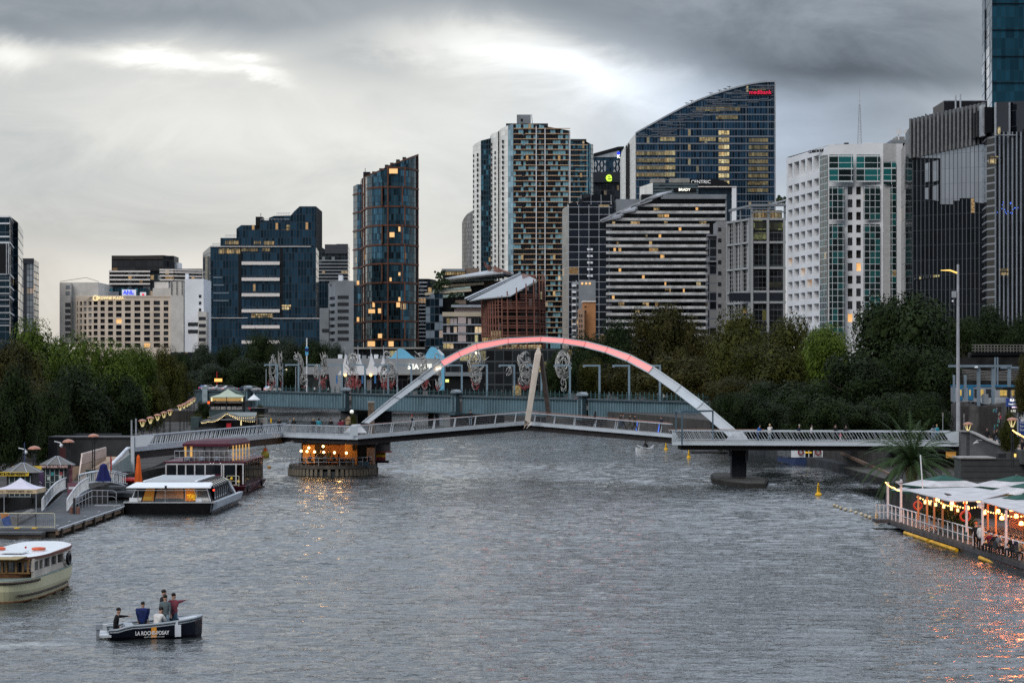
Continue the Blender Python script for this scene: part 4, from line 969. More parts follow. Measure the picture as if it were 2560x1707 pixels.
# ================================================================ TREES
def leafmat(name,a,b):
    m=bpy.data.materials.new(name);m.use_nodes=True;nt=m.node_tree;p=nt.nodes['Principled BSDF']
    t=nt.nodes.new('ShaderNodeTexCoord');oi=nt.nodes.new('ShaderNodeObjectInfo')
    n=noise(nt,t.outputs['Object'],3.0,4,.7);g=nt.nodes.new('ShaderNodeNewGeometry')
    f=(n.smooth(.3,.7)*.6+E(nt,g.outputs['Random Per Island'])*.6+(E(nt,oi.outputs['Random'])-.5)*.25).clamp()
    nt.links.new(mixc(nt,f,a,b),p.inputs['Base Color']);p.inputs['Roughness'].default_value=.55
    p.inputs['Specular IOR Level'].default_value=.08
    MATS[name]=m;return m
L_green=leafmat('leaves_green',(.010,.021,.003),(.105,.155,.022))
L_olive=leafmat('leaves_olive',(.0079,.0122,.0024),(.0687,.0706,.0140))
L_brown=leafmat('leaves_autumn',(.010,.012,.004),(.066,.060,.017))
L_dark=leafmat('leaves_dark',(.0041,.0094,.0035),(.0251,.0398,.0117))
L_gum=leafmat('leaves_gum',(.0066,.0126,.0080),(.0365,.0497,.0285))
bark=mat('bark',(.10,.085,.07),.9,var=.4,scale=1.5)
def crown_mesh(seed,n=9000,leaf=.040,blobs=38,flat=.85,low=-.85):
    r=random.Random(seed);B=[]
    while len(B)<blobs:
        v=Vector((r.gauss(0,1),r.gauss(0,1),r.gauss(0,1))).normalized()
        if v.z<low:continue
        k=r.uniform(.42,.80);B.append((Vector((v.x*k,v.y*k,v.z*k*flat)),r.uniform(.17,.36)))
    B.append((Vector((0,0,0)),.5))
    m=MB();w=[b[1]**2 for b in B]
    for _ in range(n):
        c,rad=r.choices(B,w)[0]
        d=Vector((r.gauss(0,1),r.gauss(0,1),r.gauss(0,1))).normalized()
        p=c+d*rad*(1-abs(r.gauss(0,.13)))
        if r.random()<.05:p=c+d*rad*r.uniform(1,1.12)
        nrm=(d+Vector((r.uniform(-1,1),r.uniform(-1,1),r.uniform(-.6,1.2)))*.8).normalized()
        a=nrm.orthogonal().normalized();b=nrm.cross(a);q=r.uniform(0,6.28)
        a,b=a*math.cos(q)+b*math.sin(q),b*math.cos(q)-a*math.sin(q)
        s=leaf*r.uniform(.6,1.3)
        m.face([p-a*s,p-b*s*.7,p+a*s,p+b*s*.7])
    for _ in range(n//9):
        c,rad=r.choices(B,w)[0];nrm=Vector((r.gauss(0,1),r.gauss(0,1),r.gauss(0,1))).normalized()
        p=c*.93+nrm*rad*r.uniform(.3,.8);a=nrm.orthogonal().normalized();b=nrm.cross(a);s=leaf*r.uniform(2.2,3.4)
        m.face([p-a*s,p-b*s*.8,p+a*s,p+b*s*.8])
    me=bpy.data.meshes.new('crown');me.from_pydata(m.v,[],m.f);me.materials.append(L_green);return me
def trunk_mesh(seed):
    r=random.Random(seed);m=MB()
    m.tube([(0,0,-1.5),(.02,0,-.9),(.0,.02,-.35),(0,0,.15)],[.085,.065,.05,.03],8)
    for k in range(9):
        a=k*2.4+r.random();z=-.6+k*.07;L=r.uniform(.5,.75)
        e=Vector((math.cos(a)*L,math.sin(a)*L,z+L*.75));mid=Vector((math.cos(a)*L*.45,math.sin(a)*L*.45,z+L*.25))
        m.tube([(0,0,z),mid,e],[.035,.022,.008],5)
        m.tube([mid,mid+Vector((math.cos(a+.8)*.3,math.sin(a+.8)*.3,.3))],[.016,.006],4)
    me=bpy.data.meshes.new('trunk');me.from_pydata(m.v,[],m.f);me.materials.append(bark);return me
CR=[crown_mesh(k,30000,.0185,60,low=-1) for k in range(4)]+[crown_mesh(9,22000,.02,40,.8)]
TR=[trunk_mesh(k) for k in range(3)]
def tree(label,px,Y,top,wpx,mt,gz=4.2,group=None,kind='plane_tree',k=0,rz=None,low=.20,squash=1.0):
    """crown top at photo row TOP, crown width WPX photo pixels, standing at column px, distance Y"""
    zt=Z(top,Y);h=zt-gz;zc0=gz+h*low;cz=(zt+zc0)/2;rzz=(zt-zc0)/2*1.04;rx=wpx/F*Y/2*1.05
    t=thing(kind,label,'tree',group,(X(px,Y),Y,gz),rz if rz is not None else random.uniform(0,6))
    c=bpy.data.objects.new('crown',CR[k%len(CR)]);COL.objects.link(c);c.parent=t;c.location=(0,0,cz-gz)
    c.scale=(rx,rx*squash,rzz/.86);c.material_slots[0].link='OBJECT';c.material_slots[0].material=mt
    b=bpy.data.objects.new('trunk',TR[k%3]);COL.objects.link(b);b.parent=t;b.location=(0,0,cz-gz)
    b.scale=(rx*.8,rx*.8,(cz-gz)/1.5);return t
GL='plane trees along the left bank'
for i,(lab,px,Y,tp,w,mt,k) in enumerate([
    ('dark brownish plane tree, leftmost and nearest on the left bank',20,262,826,190,L_brown,0),
    ('bright green plane tree top, second from left along left bank',82,285,812,190,L_green,1),
    ('broad green plane tree with a rounded top before the beige hotel',172,305,822,185,L_green,2),
    ('green plane tree in the middle of the left bank row',262,328,836,165,L_green,3),
    ('taller green plane tree below the white rendered block',345,400,846,140,L_green,0),
    ('olive plane tree near the far end of the left bank row',405,450,872,110,L_olive,1),
    ('last olive plane tree before the old rail bridge',446,520,902,80,L_olive,2),
    ('low dark tree filling the gap under the leftmost plane trees',75,258,930,200,L_brown,3),
    ('dark tree skirt behind the ticket kiosks and the ramps',190,272,925,220,L_dark,1),
    ('dark green tree behind the dark stone wall',290,325,925,170,L_dark,2),
    ('small dark tree just left of the mushroom lamp row',372,400,945,120,L_olive,0)]):
    tree(lab,px,Y,tp,w,mt,gz=2.0,group=GL,k=k,low=.0)
GM='dark trees behind the old rail bridge'
for lab,px,Y,tp,w,k in[
    ('dark tree left of the cars, beyond the rail bridge',452,720,872,60,0),('grey green gum tree beyond the left end of the rail bridge',510,735,862,90,1),
    ('dark gum tree below the navy office left corner',575,745,852,95,2),('tallest dark gum tree in front of the navy office',655,760,816,110,4),
    ('wide dark gum tree right of the tallest one',728,750,834,110,3),('dark gum tree left of the blue flag mast',790,745,838,110,0),
    ('dark gum tree at the foot of the curved bronze tower',842,740,862,80,1),('low dark tree under the gum trees by the first wire figure',610,700,890,150,2),('low dark tree behind the wire figures and the flag mast',735,705,892,160,4),('low dark tree behind the queue of cars',520,700,905,130,3)]:
    tree(lab,px,Y,tp,w,L_gum if k%2 else L_dark,group=GM,kind='gum_tree',k=k,low=.05)
GR='trees along the right bank'
for lab,px,Y,tp,w,mt,k in[
    ('dark green gum tree behind the arch, right of the orange brick block',1478,600,818,150,L_dark,4),('dark gum tree below the striped balcony building',1548,580,806,150,L_dark,1),
    ('tall brown plane tree with twin crowns before the striped building',1655,500,738,190,L_brown,0),('olive plane tree right of the tall brown one',1742,495,815,150,L_brown,3),
    ('low brown tree behind the right leg of the arch',1700,480,880,230,L_brown,2),('yellow green plane tree before the framed glass office',1860,372,782,200,L_olive,1),
    ('yellowish plane tree in front of the white apartments',1975,360,776,190,L_olive,2),('olive green plane tree in the middle of the right bank',1920,335,850,230,L_olive,3),
    ('green tree at the left shoulder of the biggest right bank tree',2065,335,790,170,L_green,0),('biggest dark green plane tree on the right bank',2248,318,706,345,L_dark,0),
    ('dark plane tree below the biggest one, above the bridge rail',2130,300,880,240,L_dark,2),('dark low tree left of the tall lamp pole',2300,300,850,220,L_dark,3),
    ('brown low tree at the right foot of the arch',1845,320,930,170,L_brown,0),('dark low tree above the middle of the right bridge platform',1960,300,945,220,L_dark,3),
    ('small yellow lit tree behind the arch crown',1480,570,890,95,L_olive,2),('small dark tree behind the wire figures near the arch crown',1395,560,880,110,L_dark,1),('low dark bushy tree behind the rail bridge lamp frames',1560,560,895,150,L_brown,4)]:
    tree(lab,px,Y,tp,w,mt,group=GR,k=k,low=-.02)
for i,(px,w) in enumerate(((1820,90),(1870,150),(1940,150),(2040,150),(2140,150),(2235,150),(2320,120))):
    tree('%s dark bush from the left behind the right platform railing'%['first','second','third','fourth','fifth','sixth','seventh'][i],px,262+i%3*6,968+(i*17)%41,w+30,L_dark,group='bushes behind the right platform',kind='bush',k=i,low=-.2)
GH='trees behind the railway'
for lab,px,Y,tp,w,k in[('dark tree behind the tall lamp pole',2412,440,778,130,0),('dark rounded tree above the railway footbridge',2480,445,768,140,1),('dark tree cut by the right edge above the railway',2560,440,772,140,3)]:
    tree(lab,px,Y,tp,w,L_dark,group=GH,kind='tree',k=k,low=.3)
tree('dark leaved tree rising behind the yellow signed kiosk',30,224,925,150,L_dark,gz=1.9,k=1,low=-.1,group=GL)
tree('dark leaved tree left of the stone wall behind the red lettered kiosk',135,236,945,120,L_dark,gz=1.9,k=3,low=-.1,group=GL)
tree('dark leaved branch crown hanging at the right edge by the station sign',2566,208,880,70,L_brown,k=2,kind='tree',low=.35)
tree('round green bush above the people on the right ramp',2524,219,1030,62,L_olive,gz=3.6,k=1,kind='bush',low=0)
for lab,px,Y,tp,w in(('small yellowish shrub on the left promenade near the green marquee',545,340,992,40),('dark green shrub beside the marquee on the left bank',508,345,1000,50),('trimmed shrub under the white parasol',650,372,1008,22),('ivy covered hedge left of the fairy light roof',495,318,1030,44),('potted bush at the island bar arch foot',882,268,1030,22),('shrub in front of the fairy light roof',620,316,1062,40)):
    tree(lab,px,Y,tp,w,L_olive if px!=508 else L_dark,gz=3.8,k=2,kind='shrub',low=0)
# palm
Yp=196
t=thing('palm_tree','large date palm with drooping fronds and diamond patterned trunk behind white umbrellas','palm tree',None,(X(2279,Yp),Yp,1.5))
pm=mat('palm_frond',(.040,.075,.022),.6,var=.4,scale=.4);pb=mat('palm_boot',(.42,.24,.15),.8,var=.3,scale=3);pbd=mat('palm_gap',(.03,.02,.015),.9)
zc=Z(1165,Yp)-1.5;zb_=0
MB().lathe((0,0,0),[(.42,-.3),(.40,zc*.5),(.50,zc*.75),(.62,zc*.93),(.40,zc+.1)],16).build('trunk',pbd,t)
m=MB();rows_n=26
for j in range(rows_n):
    f=j/rows_n;z=f*zc;rad=.42 if f<.5 else(.42+(f-.5)*.42)
    for k in range(11):
        q=2*math.pi*(k+.5*(j%2))/11;c=Vector((math.cos(q)*rad,math.sin(q)*rad,z));o_=Vector((math.cos(q),math.sin(q),.35)).normalized()*.07;tn=Vector((-math.sin(q),math.cos(q),0))*.095
        m.face([c-tn+o_*.4,c+Vector((0,0,-.09))+o_,c+tn+o_*.4,c+Vector((0,0,.09))+o_*.3])
m.build('trunk_bark',pb,t,fix=False)
r=random.Random(5)
def frond(az,el,L,droop):
    m=MB();pts=[];p=Vector((0,0,zc));d=Vector((math.cos(az)*math.cos(el),math.sin(az)*math.cos(el),math.sin(el)))
    N=16
    for k in range(N+1):pts.append(p.copy());p=p+d*(L/N);d=(d+Vector((0,0,-droop/N))).normalized()
    m.tube(pts,[.045*(1-k/(N+2)) for k in range(N+1)],4)
    for k in range(2,N):
        for sub in(0,.5):
            a=pts[k].lerp(pts[min(k+1,N)],sub);dd=(pts[min(k+1,N)]-pts[k-1]).normalized();sd=dd.cross(Vector((0,0,1))).normalized()
            ll=.62*math.sin(math.pi*min(1,(k+1)/N*.9+.1))+.12
            for s_ in(-1,1):
                e_=a+(sd*s_*.8+dd*.7+Vector((0,0,-.35+r.uniform(-.15,.1)))).normalized()*ll
                w_=dd*.042
                m.face([a-w_,a+w_,e_])
    return m.build('frond',pm,t,fix=False)
for k in range(92):
    el=r.choice((1.25,1.0,.8,.55,.3,.05,-.2))+r.uniform(-.12,.12)
    frond(k*2.39996,el,r.uniform(4.9,6.2),1.55+(1.3-el)*.62)
# ================================================================ FOOTBRIDGE WITH ARCH
fb=thing('footbridge','grey steel footbridge with slanted railings and pink lit arch crossing the river','footbridge')
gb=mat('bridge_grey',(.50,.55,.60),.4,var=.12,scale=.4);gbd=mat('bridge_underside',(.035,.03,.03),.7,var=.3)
deckm=mat('bridge_deck',(.22,.21,.20),.85,var=.3,scale=.6);copperm=mat('copper_handrail',(.34,.16,.11),.35,.4,var=.2)
wirem=mat('rail_wire',(.25,.25,.26),.4,.5)
PTH=[(334,225,1118),(706,262,1083),(894,250,1089),(1312,262,1054),(1680,240,1085)]
W_=4.3
def dk(i):a=PTH[i];return P(a[0],a[2],a[1])
def seg_deck(a,b,fh=.48,gd=.95,width=W_,name='deck'):
    bk=Vector((0,width,0));dn=Vector((0,0,-.18))
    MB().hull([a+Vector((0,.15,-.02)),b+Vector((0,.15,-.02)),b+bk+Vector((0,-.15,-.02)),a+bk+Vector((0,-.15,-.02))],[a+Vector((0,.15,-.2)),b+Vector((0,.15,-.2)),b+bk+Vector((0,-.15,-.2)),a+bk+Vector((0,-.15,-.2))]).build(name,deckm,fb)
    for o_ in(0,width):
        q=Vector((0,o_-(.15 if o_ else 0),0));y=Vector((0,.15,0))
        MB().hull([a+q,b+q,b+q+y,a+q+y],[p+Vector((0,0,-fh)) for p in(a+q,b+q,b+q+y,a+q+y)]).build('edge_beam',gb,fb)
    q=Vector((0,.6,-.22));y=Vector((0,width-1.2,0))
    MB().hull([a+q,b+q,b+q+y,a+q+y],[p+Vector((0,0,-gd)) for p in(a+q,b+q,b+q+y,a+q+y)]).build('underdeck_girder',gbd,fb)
gds=[1.0,.8,.85,.8]
for i in range(4):seg_deck(dk(i),dk(i+1),.38 if i>1 else.45,gds[i])
pa,pb2=P(1680,1104,240),P(2401,1107,232);pa.z+=0;
MB().hull([pa+Vector((0,.15,0)),pb2+Vector((0,.15,0)),pb2+Vector((0,6,0)),pa+Vector((0,6,0))],[p+Vector((0,0,-.15)) for p in(pa+Vector((0,.15,0)),pb2+Vector((0,.15,0)),pb2+Vector((0,6,0)),pa+Vector((0,6,0)))]).build('deck',deckm,fb)
for o_ in(0,5.9):MB().extr([pa+Vector((0,o_,0)),pb2+Vector((0,o_,0)),pb2+Vector((0,o_,-.36)),pa+Vector((0,o_,-.36))],(0,.15,0)).build('edge_beam',gb,fb)
MB().extr([pa+Vector((1,.8,-.3)),pb2+Vector((0,.8,-.3)),pb2+Vector((0,.8,-.95)),pa+Vector((1,.8,-.9))],(0,4.2,0)).build('underdeck_girder',gbd,fb)
def slat_rail(a,b,h,n,lean,w=.05,name='railing',inset=0,solid=.0,off=(0,0,0),mt=None,toe=.12):
    off=Vector(off);a,b=a+off,b+off;d=b-a;L=d.length;d.normalize();u_=Vector((0,0,1));m=MB()
    m.bar(a+u_*toe,b+u_*toe,.05,.07);m.bar(a+u_*(h-.06),b+u_*(h-.06),.07,.07)
    for k in range(n+1):
        s=L*k/n;p=a+d*s;q=p+d*(lean*h)+u_*h
        t_=(L-s)/max(abs(lean*h),1e-6)
        if lean>0 and s+lean*h>L:f=(L-s)/(lean*h);q=p+(q-p)*f
        if lean<0 and s+lean*h<0:f=s/(-lean*h);q=p+(q-p)*f
        m.bar(p+u_*.02,q,w,.03)
    m.build(name,mt or gb,fb)
    MB().bar(a+u_*h+Vector((0,.03,0)),b+u_*h+Vector((0,.03,0)),.16,.05).build('handrail',mt or gb,fb)
slat_rail(dk(0),dk(1),1.12,66,.55,.055);slat_rail(dk(0),dk(1),1.12,34,.55,.04,off=(0,W_-.1,0))
MB().extr([dk(0),dk(0)+Vector((1.4,0,.13)),dk(0)+Vector((2.2,0,1.25)),dk(0)+Vector((0,0,1.15))],(0,.08,0)).build('end_panel',gb,fb)
MB().bar(dk(0)+Vector((-.1,0,1.15)),dk(0)+Vector((-.1,0,-3.6)),.35).build('end_post',gb,fb)
slat_rail(dk(1),dk(2),1.08,60,0.0,.045);slat_rail(dk(1),dk(2),1.1,60,0.0,.04,off=(0,W_-.1,0),mt=M['dark'])
MB().extr([dk(2),dk(2)+Vector((-.9,0,0)),dk(2)+Vector((-.9,0,1.0)),dk(2)+Vector((0,0,1.15))],(0,.08,0)).build('end_panel',gb,fb)
# middle spans: slanted posts, wires, wide rail
def post_rail(a,b,h,n,side,railm,off=(0,0,0),lean=.28,blue=()):
    off=Vector(off);a,b=a+off,b+off;d=b-a;L=d.length;d.normalize()
    m=MB()
    for z in(.15,.35,.55,.75,.93):m.bar(a+Vector((0,0,z*h)),b+Vector((0,0,z*h)),.022)
    m.build('rail_wires',wirem,fb)
    for k in range(n):
        p=a+d*(L*(k+.5)/n);q=p+Vector((lean*side,0,h))
        m=MB().hull([p+Vector((-.06,-.04,0)),p+Vector((.06,-.04,0)),p+Vector((.06,.04,0)),p+Vector((-.06,.04,0))],[q+Vector((-.035,-.04,0)),q+Vector((.035,-.04,0)),q+Vector((.035,.04,0)),q+Vector((-.035,.04,0))])
        m.build('rail_post',mat('blue_led',(.05,.15,1),.5,var=0,emit=.8,ecol=(.1,.25,1)) if k in blue else gb,fb)
    MB().bar(a+Vector((0,0,h)),b+Vector((0,0,h)),.24,.07).build('handrail',railm,fb)
post_rail(dk(2),dk(3),1.12,8,.6,gb);post_rail(dk(2),dk(3),1.12,8,.6,copperm,(0,W_-.2,0))
post_rail(dk(3),dk(4),1.08,7,.6,gb);post_rail(dk(3),dk(4),1.08,7,.6,copperm,(0,W_-.2,0),blue=(5,6))
MB().bar(dk(3)+Vector((0,.5,1.3)),dk(4)+Vector((0,.5,1.2)),.1,.05).build('handrail',copperm,fb)
# platform railings
pm_=pa.lerp(pb2,.155)
m=MB();hL=pm_-pa
for k in range(22):
    for lean in(.55,-.55):
        p=pa+hL*(k/21);q=p+Vector((lean*1.2,0,1.2));
        if q.x>pm_.x:q=p+(q-p)*((pm_.x-p.x)/(lean*1.2))
        if q.x<pa.x:q=p+(q-p)*((pa.x-p.x)/(lean*1.2))
        m.bar(p,q,.05,.03)
m.build('lattice_railing',gb,fb)
slat_rail(pm_,pb2,1.2,78,-.62,.05);slat_rail(pa,pb2,1.15,48,-.5,.04,off=(0,5.8,0))
MB().bar(pa+Vector((0,0,1.2)),pm_+Vector((0,0,1.2)),.18,.05).build('handrail',gb,fb)
MB().bar(pa+Vector((0,5.9,1.22)),pa.lerp(pb2,.35)+Vector((0,5.9,1.22)),.2,.06).build('handrail',copperm,fb)
MB().extr([pa,pa+Vector((.75,0,0)),pa+Vector((.35,0,1.2)),pa+Vector((0,0,1.2))],(0,.08,0)).build('end_panel',gb,fb)
MB().extr([pb2,pb2+Vector((-1.0,0,0)),pb2+Vector((-1.9,0,1.2)),pb2+Vector((0,0,1.2))],(0,.08,0)).build('end_panel',gb,fb)
pf=mat('blue_grey_steel',(.08,.13,.17),.5,.2)
m=MB()
for x,Yv in((1690,243),(1705,238.6),(1782,243)):m.bar(P(x,1112 if x==1705 else 1100,Yv),P(x,1027 if x!=1705 else 1030,Yv),.16)
m.bar(P(1688,1027,243),P(1783,1027,243),.18).bar(P(1703,1030,238.6),P(1783,1027,243),.15).bar(P(1688,1027,243),P(1705,1030,238.6),.15).bar(P(1715,1036,240),P(1740,1038,242),.05)
m.build('portal_frame',pf,fb)
# the arch
OUT=[(903,1056,256),(983,990,257),(1045,943,258),(1100,901,258),(1145,877,259),(1190,857,259),(1270,844,259),(1353,840,259),(1410,844,258),(1465,852,258),(1520,866,257),(1577,886,256),(1633,915,255),(1703,963,253),(1759,1005,250),(1850,1082,247)]
INN=[(922,1058),(1001,997),(1062,952),(1112,916),(1153,893),(1194,876),(1270,860),(1350,855.5),(1406,859.5),(1459,868),(1512,882),(1566,903),(1620,932),(1688,981),(1741,1022),(1832,1100)]
def mid(i,f):o_,n_=OUT[i],INN[i];return P(o_[0]+(n_[0]-o_[0])*f,o_[1]+(n_[1]-o_[1])*f,o_[2])
def strip(f0,f1,y0,dep,i0,i1,name,mt,sep=False):
    m=MB()
    for i in range(i0,i1):
        a,b,c,d=mid(i,f0),mid(i+1,f0),mid(i+1,f1),mid(i,f1);o_=Vector((0,y0,0))
        m.extr([a+o_,b+o_,c+o_,d+o_],(0,dep,0))
    return m.build(name,mt,fb)
N_=len(OUT)-1
strip(.14,.84,.12,1.0,0,N_,'arch_box',gb);strip(0,.14,0,1.15,0,N_,'arch_flange',gb);strip(.84,1.0,0,1.15,0,N_,'arch_flange',gb)
for i in range(1,N_):
    MB().bar(mid(i,.02)+Vector((0,-.03,0)),mid(i,.98)+Vector((0,-.03,0)),.05).build('plate_joint',mat('joint_grey',(.22,.24,.27),.6),fb)
pk=mat('pink_light_panel',(.9,.3,.3),.5,var=0,emit=.72,ecol=(1,.26,.25))
strip(.16,.82,.08,.03,3,12,'light_panel',pk)
for x,y in((1093,922),(1100,921),(1190,882)):MB().ball(P(x,y,258),.09,8,5).build('floodlight',M['glow'],fb)
# tapered strut in front and brown strut behind
warmw=mat('strut_paint',(.88,.76,.64),.45,var=.1)
yb=258.0
A=[P(1311,1074,yb),P(1313,1052,yb-.3),P(1336,930,yb),P(1347,863,yb+.3)];
MB().hull([P(1309,1073,yb),P(1312,1050,yb-.4),P(1325,1058,yb),P(1316,1062,yb+.6)],[P(1337,885,yb),P(1338.5,886,yb-.3),P(1353,884,yb),P(1346,885,yb+.6)]).hull([P(1337,885,yb),P(1338.5,886,yb-.3),P(1353,884,yb),P(1346,885,yb+.6)],[P(1346,864,yb),P(1346.3,864,yb-.05),P(1347.4,864,yb),P(1346.6,864,yb+.1)]).build('tapered_strut',warmw,fb)
MB().bar(P(1352,886,yb+1),P(1373,1042,yb+4.5),.42,.6).build('rear_strut',mat('brown_strut',(.11,.085,.075),.6,var=.3),fb)
MB().extr([P(1325,1060,yb),P(1316,1071,yb),P(1328,1060,yb),P(1330,1054,yb)],(0,1.5,0)).build('strut_shoe',warmw,fb)
# triangular feet of the arch
MB().extr([P(858,1082,254),P(880,1061,254),P(900,1060,254),P(917,1082,254)],(0,.5,0)).build('arch_foot',mat('foot_white',(.68,.71,.76),.4),fb)
MB().extr([P(1814,1100,246),P(1838,1079,246),P(1855,1076,246),P(1872,1100,246)],(0,.5,0)).build('arch_foot',MATS['foot_white'],fb)
# right pier and its lens shaped pad
pier=thing('bridge_pier','dark bridge pier standing on a lens shaped concrete pad right of centre','bridge pier',None,(X(1846,244),244,0));WORLD.add(pier.name)
MB().bb(X(1828,244),X(1864,244),243.2,245,.6,3.6).build('column',mat('pier_dark',(.02,.022,.03),.7,var=.3),pier)
MB().bb(X(1822,243),X(1828,243),243,244,2.9,3.6).bb(X(1864,243),X(1871,243),243,244,2.3,3.6).build('bracket',gcon,pier)
px_=[(1776,1186),(1786,1181),(1822,1181),(1870,1187),(1905,1193),(1922,1198),(1914,1209),(1870,1209),(1820,1204),(1780,1197)]
pts=[((x-1280)/(y-HY)*(H-.45),(H-.45)*F/(y-HY)) for x,y in px_];pc=(sum(p[0] for p in pts)/10,sum(p[1] for p in pts)/10)
MB().prism(pts,-.6,.45).build('pad',mat('pad_concrete',(.03,.028,.026),.9,var=.4,scale=.6),pier)
MB().prism([(pc[0]+(p[0]-pc[0])*.93,pc[1]+(p[1]-pc[1])*.96) for p in pts],.45,.50).build('pad_top',mat('pad_top',(.06,.056,.05),.9,var=.3),pier)
block(pier,'low_jetty',1728,1826,1127,1131,335,4,M['darkstone'])
# ================================================================ ISLAND BAR under the left arch foot
ib=thing('island_bar','small lamplit bar on a stone island under the left foot of the arch','bar',None,(X(830,262),262,1.2));WORLD.add(ib.name)
def ell(cx,cy,rx,ry,n=36,e=.75):return[(cx+rx*math.copysign(abs(math.cos(q))**e,math.cos(q)),cy+ry*math.copysign(abs(math.sin(q))**e,math.sin(q))) for q in[2*math.pi*k/n for k in range(n)]]
icx=X(829.5,262)
MB().prism(ell(icx,264.5,5.15,6.4),-1,.55).build('island_base',M['darkstone'],ib)
MB().prism(ell(icx,264.5,5.25,6.5),.85,1.22).build('island_deck',mat('deck_boards',(.10,.09,.08),.85,var=.3,scale=1),ib)
for k,(x,y) in enumerate(ell(icx,264.5,5.2,6.45,64)):
    if y<266:MB().box((x,y,.42),(.3,.35,.75),k*.1,.9).build('fender_block',mat('tyre_tan',(.20,.17,.13),.9,var=.3),ib)
bw=mat('bar_wall',(.62,.30,.10),.7,var=.12,scale=.5);bwp=mat('bar_wall_pale',(.60,.42,.34),.7,var=.1)
wy=262.6
def wl(x0,x1,y0,y1,mt,Y=wy,nm='wall',d=.15):return block(ib,nm,x0,x1,y0,y1,Y,d,mt)
wl(757,787,1112,1158,bw);wl(787,812,1112,1158,M['darkglass'],wy+.6,'opening');wl(812,862,1112,1158,mat('bar_timber',(.32,.13,.05),.7,var=.2,scale=2),wy,'timber_wall')
wl(862,893,1106,1160,bw,wy-.3);wl(893,918,1110,1160,blkm,wy-.1,'doorway');wl(917,937,1118,1160,bwp,wy-.4)
MB().bb(X(752,262),X(937,262),262.8,268.5,1.25,3.9).build('rear_volume',mat('bar_dark',(.05,.035,.03),.8),ib)
MB().extr([P(733,1107,258.5),P(890,1110,258.5),P(940,1112,258.5),P(940,1106,258.5),P(760,1102,258.5)],(0,10,0)).build('canopy',blkm,ib)
MB().tube([P(717,1108,259),P(733,1101,260)],.03,4).tube([P(876,1114,258.6),P(891,1104,258.6)],.03,4).build('canopy_stay',M['steel'],ib)
glb=mat('globe_lamp',(1,.8,.5),.5,var=0,emit=9,ecol=(1,.60,.22))
for x,y in((772,1119),(767.5,1128),(753,1127),(786.5,1129),(808,1115.5),(809.5,1130),(836,1131),(866,1132)):
    o=MB().ball(P(x,y,260.2),.145,10,6).build('globe_lamp',glb,ib,smooth=True)
for i,x in enumerate((765,800,850)):
    pl=bpy.data.lights.new('bar_lamp','POINT');pl.energy=55;pl.color=(1,.55,.2);pl.shadow_soft_size=.2
    lo_=bpy.data.objects.new('lamp_light',pl);COL.objects.link(lo_);lo_.parent=ib;lo_.location=P(x,1123,260.8)-ib.location
m=MB();e=ell(icx,264.3,5.0,6.2,40)
front=[p for p in e if p[1]<266.5];front.sort(key=lambda p:p[0])
for k,(x,y) in enumerate(front):
    if k%2==0:MB().bar((x,y,1.2),(x,y,2.15),.05).build('rail_post',M['steel'],ib)
for z in(1.68,2.15):m.tube([(x,y,z) for x,y in front],.028,5)
m.build('guard_rail',M['steel'],ib)
for x,y in((775,1146),(800,1148),(820,1147),(848,1150),(765,1150)):
    c=P(x,y,259.9);tb=thing('bar_table',{775:'second small table from the left on the island bar terrace',800:'small round table beneath the middle globe lamps of the bar',820:'small table in front of the bar timber wall',848:'rightmost small table on the bar terrace',765:'leftmost small table by the bar railing'}[x],'table','tables on the island bar terrace',(c.x,c.y,1.24))
    MB().lathe((0,0,0),[(.2,0),(.04,.04),(.04,.7)],8).build('leg',M['dark'],tb);MB().lathe((0,0,.7),[(.42,0),(.42,.05)],14).build('table_top',M['wood'],tb)
block(ib,'bench',896,922,1153,1166,259.6,.35,mat('blue_bench',(.05,.09,.12),.6))
block(ib,'menu_box',881,888,1111,1126,wy-.6,.15,M['dark']);block(ib,'barrel',865,868,1010+46*0+136,1166,259,.3,M['wood'])
for x in(852,858,865,872,879,884):c=P(x,1163,259.7);MB().lathe((c.x,c.y,1.24),[(.14,0),(.17,.3),(.14,.75)],8).build('stool',M['wood'],ib)
kk=thing('kiosk_sign','yellow and maroon sign board under a small hanging shelter right of the island bar','sign',None,(X(952,264),264,1));WORLD.add(kk.name)
block(kk,'shelter',938,975,1105,1129,265,1.8,mat('shelter_glass',(.05,.05,.055),.2));block(kk,'shelter_roof',935,976,1101,1105,264.5,2.4,mat('maroon_trim',(.16,.03,.03),.6));block(kk,'shelter_floor',935,978,1128,1131,264.5,2.4,MATS['maroon_trim'])
block(kk,'board',938,964,1131,1154,264.8,.1,M['yellow']);block(kk,'board_stripe',938.5,963.5,1142,1151,264.7,.05,mat('maroon_board',(.20,.03,.05),.6));block(kk,'float',936,971,1151,1157,264.4,2,blkm)
sign(kk,'RIVER CRUISE',951,1134,264.9,2.3,blkm,off=.2,sx=1);block(kk,'arch_support',922,936,1104,1180,263,1,M['darkstone'])
ho=thing('stone_chimney_post','square weathered timber pylon behind the left leg of the arch','post',None,(X(927,275),275,0));WORLD.add(ho.name)
block(ho,'shaft',920,935,1006,1190,275,.8,M['wood']);block(ho,'cap',918.5,936,1003,1007,274.9,1,M['concrete'])
gl=thing('globe_street_lamp','single white globe lamp on a dark pole behind the bridge railing','lamp',None,(X(879.5,276),276,0));WORLD.add(gl.name)
MB().ball(P(879.5,1029,276),.25,12,8).build('globe',mat('globe_white',(.9,.9,.85),.4,var=0,emit=.5,ecol=(1,1,.9)),gl,smooth=True);MB().tube([P(879.5,1033,276),P(879.5,1120,276)],.05,6).build('pole',M['dark'],gl)
hb=thing('pitched_roof_hut','tiny wooden hut with pitched roof on the island behind the railing','hut',None,(X(870,272),272,3));WORLD.add(hb.name)
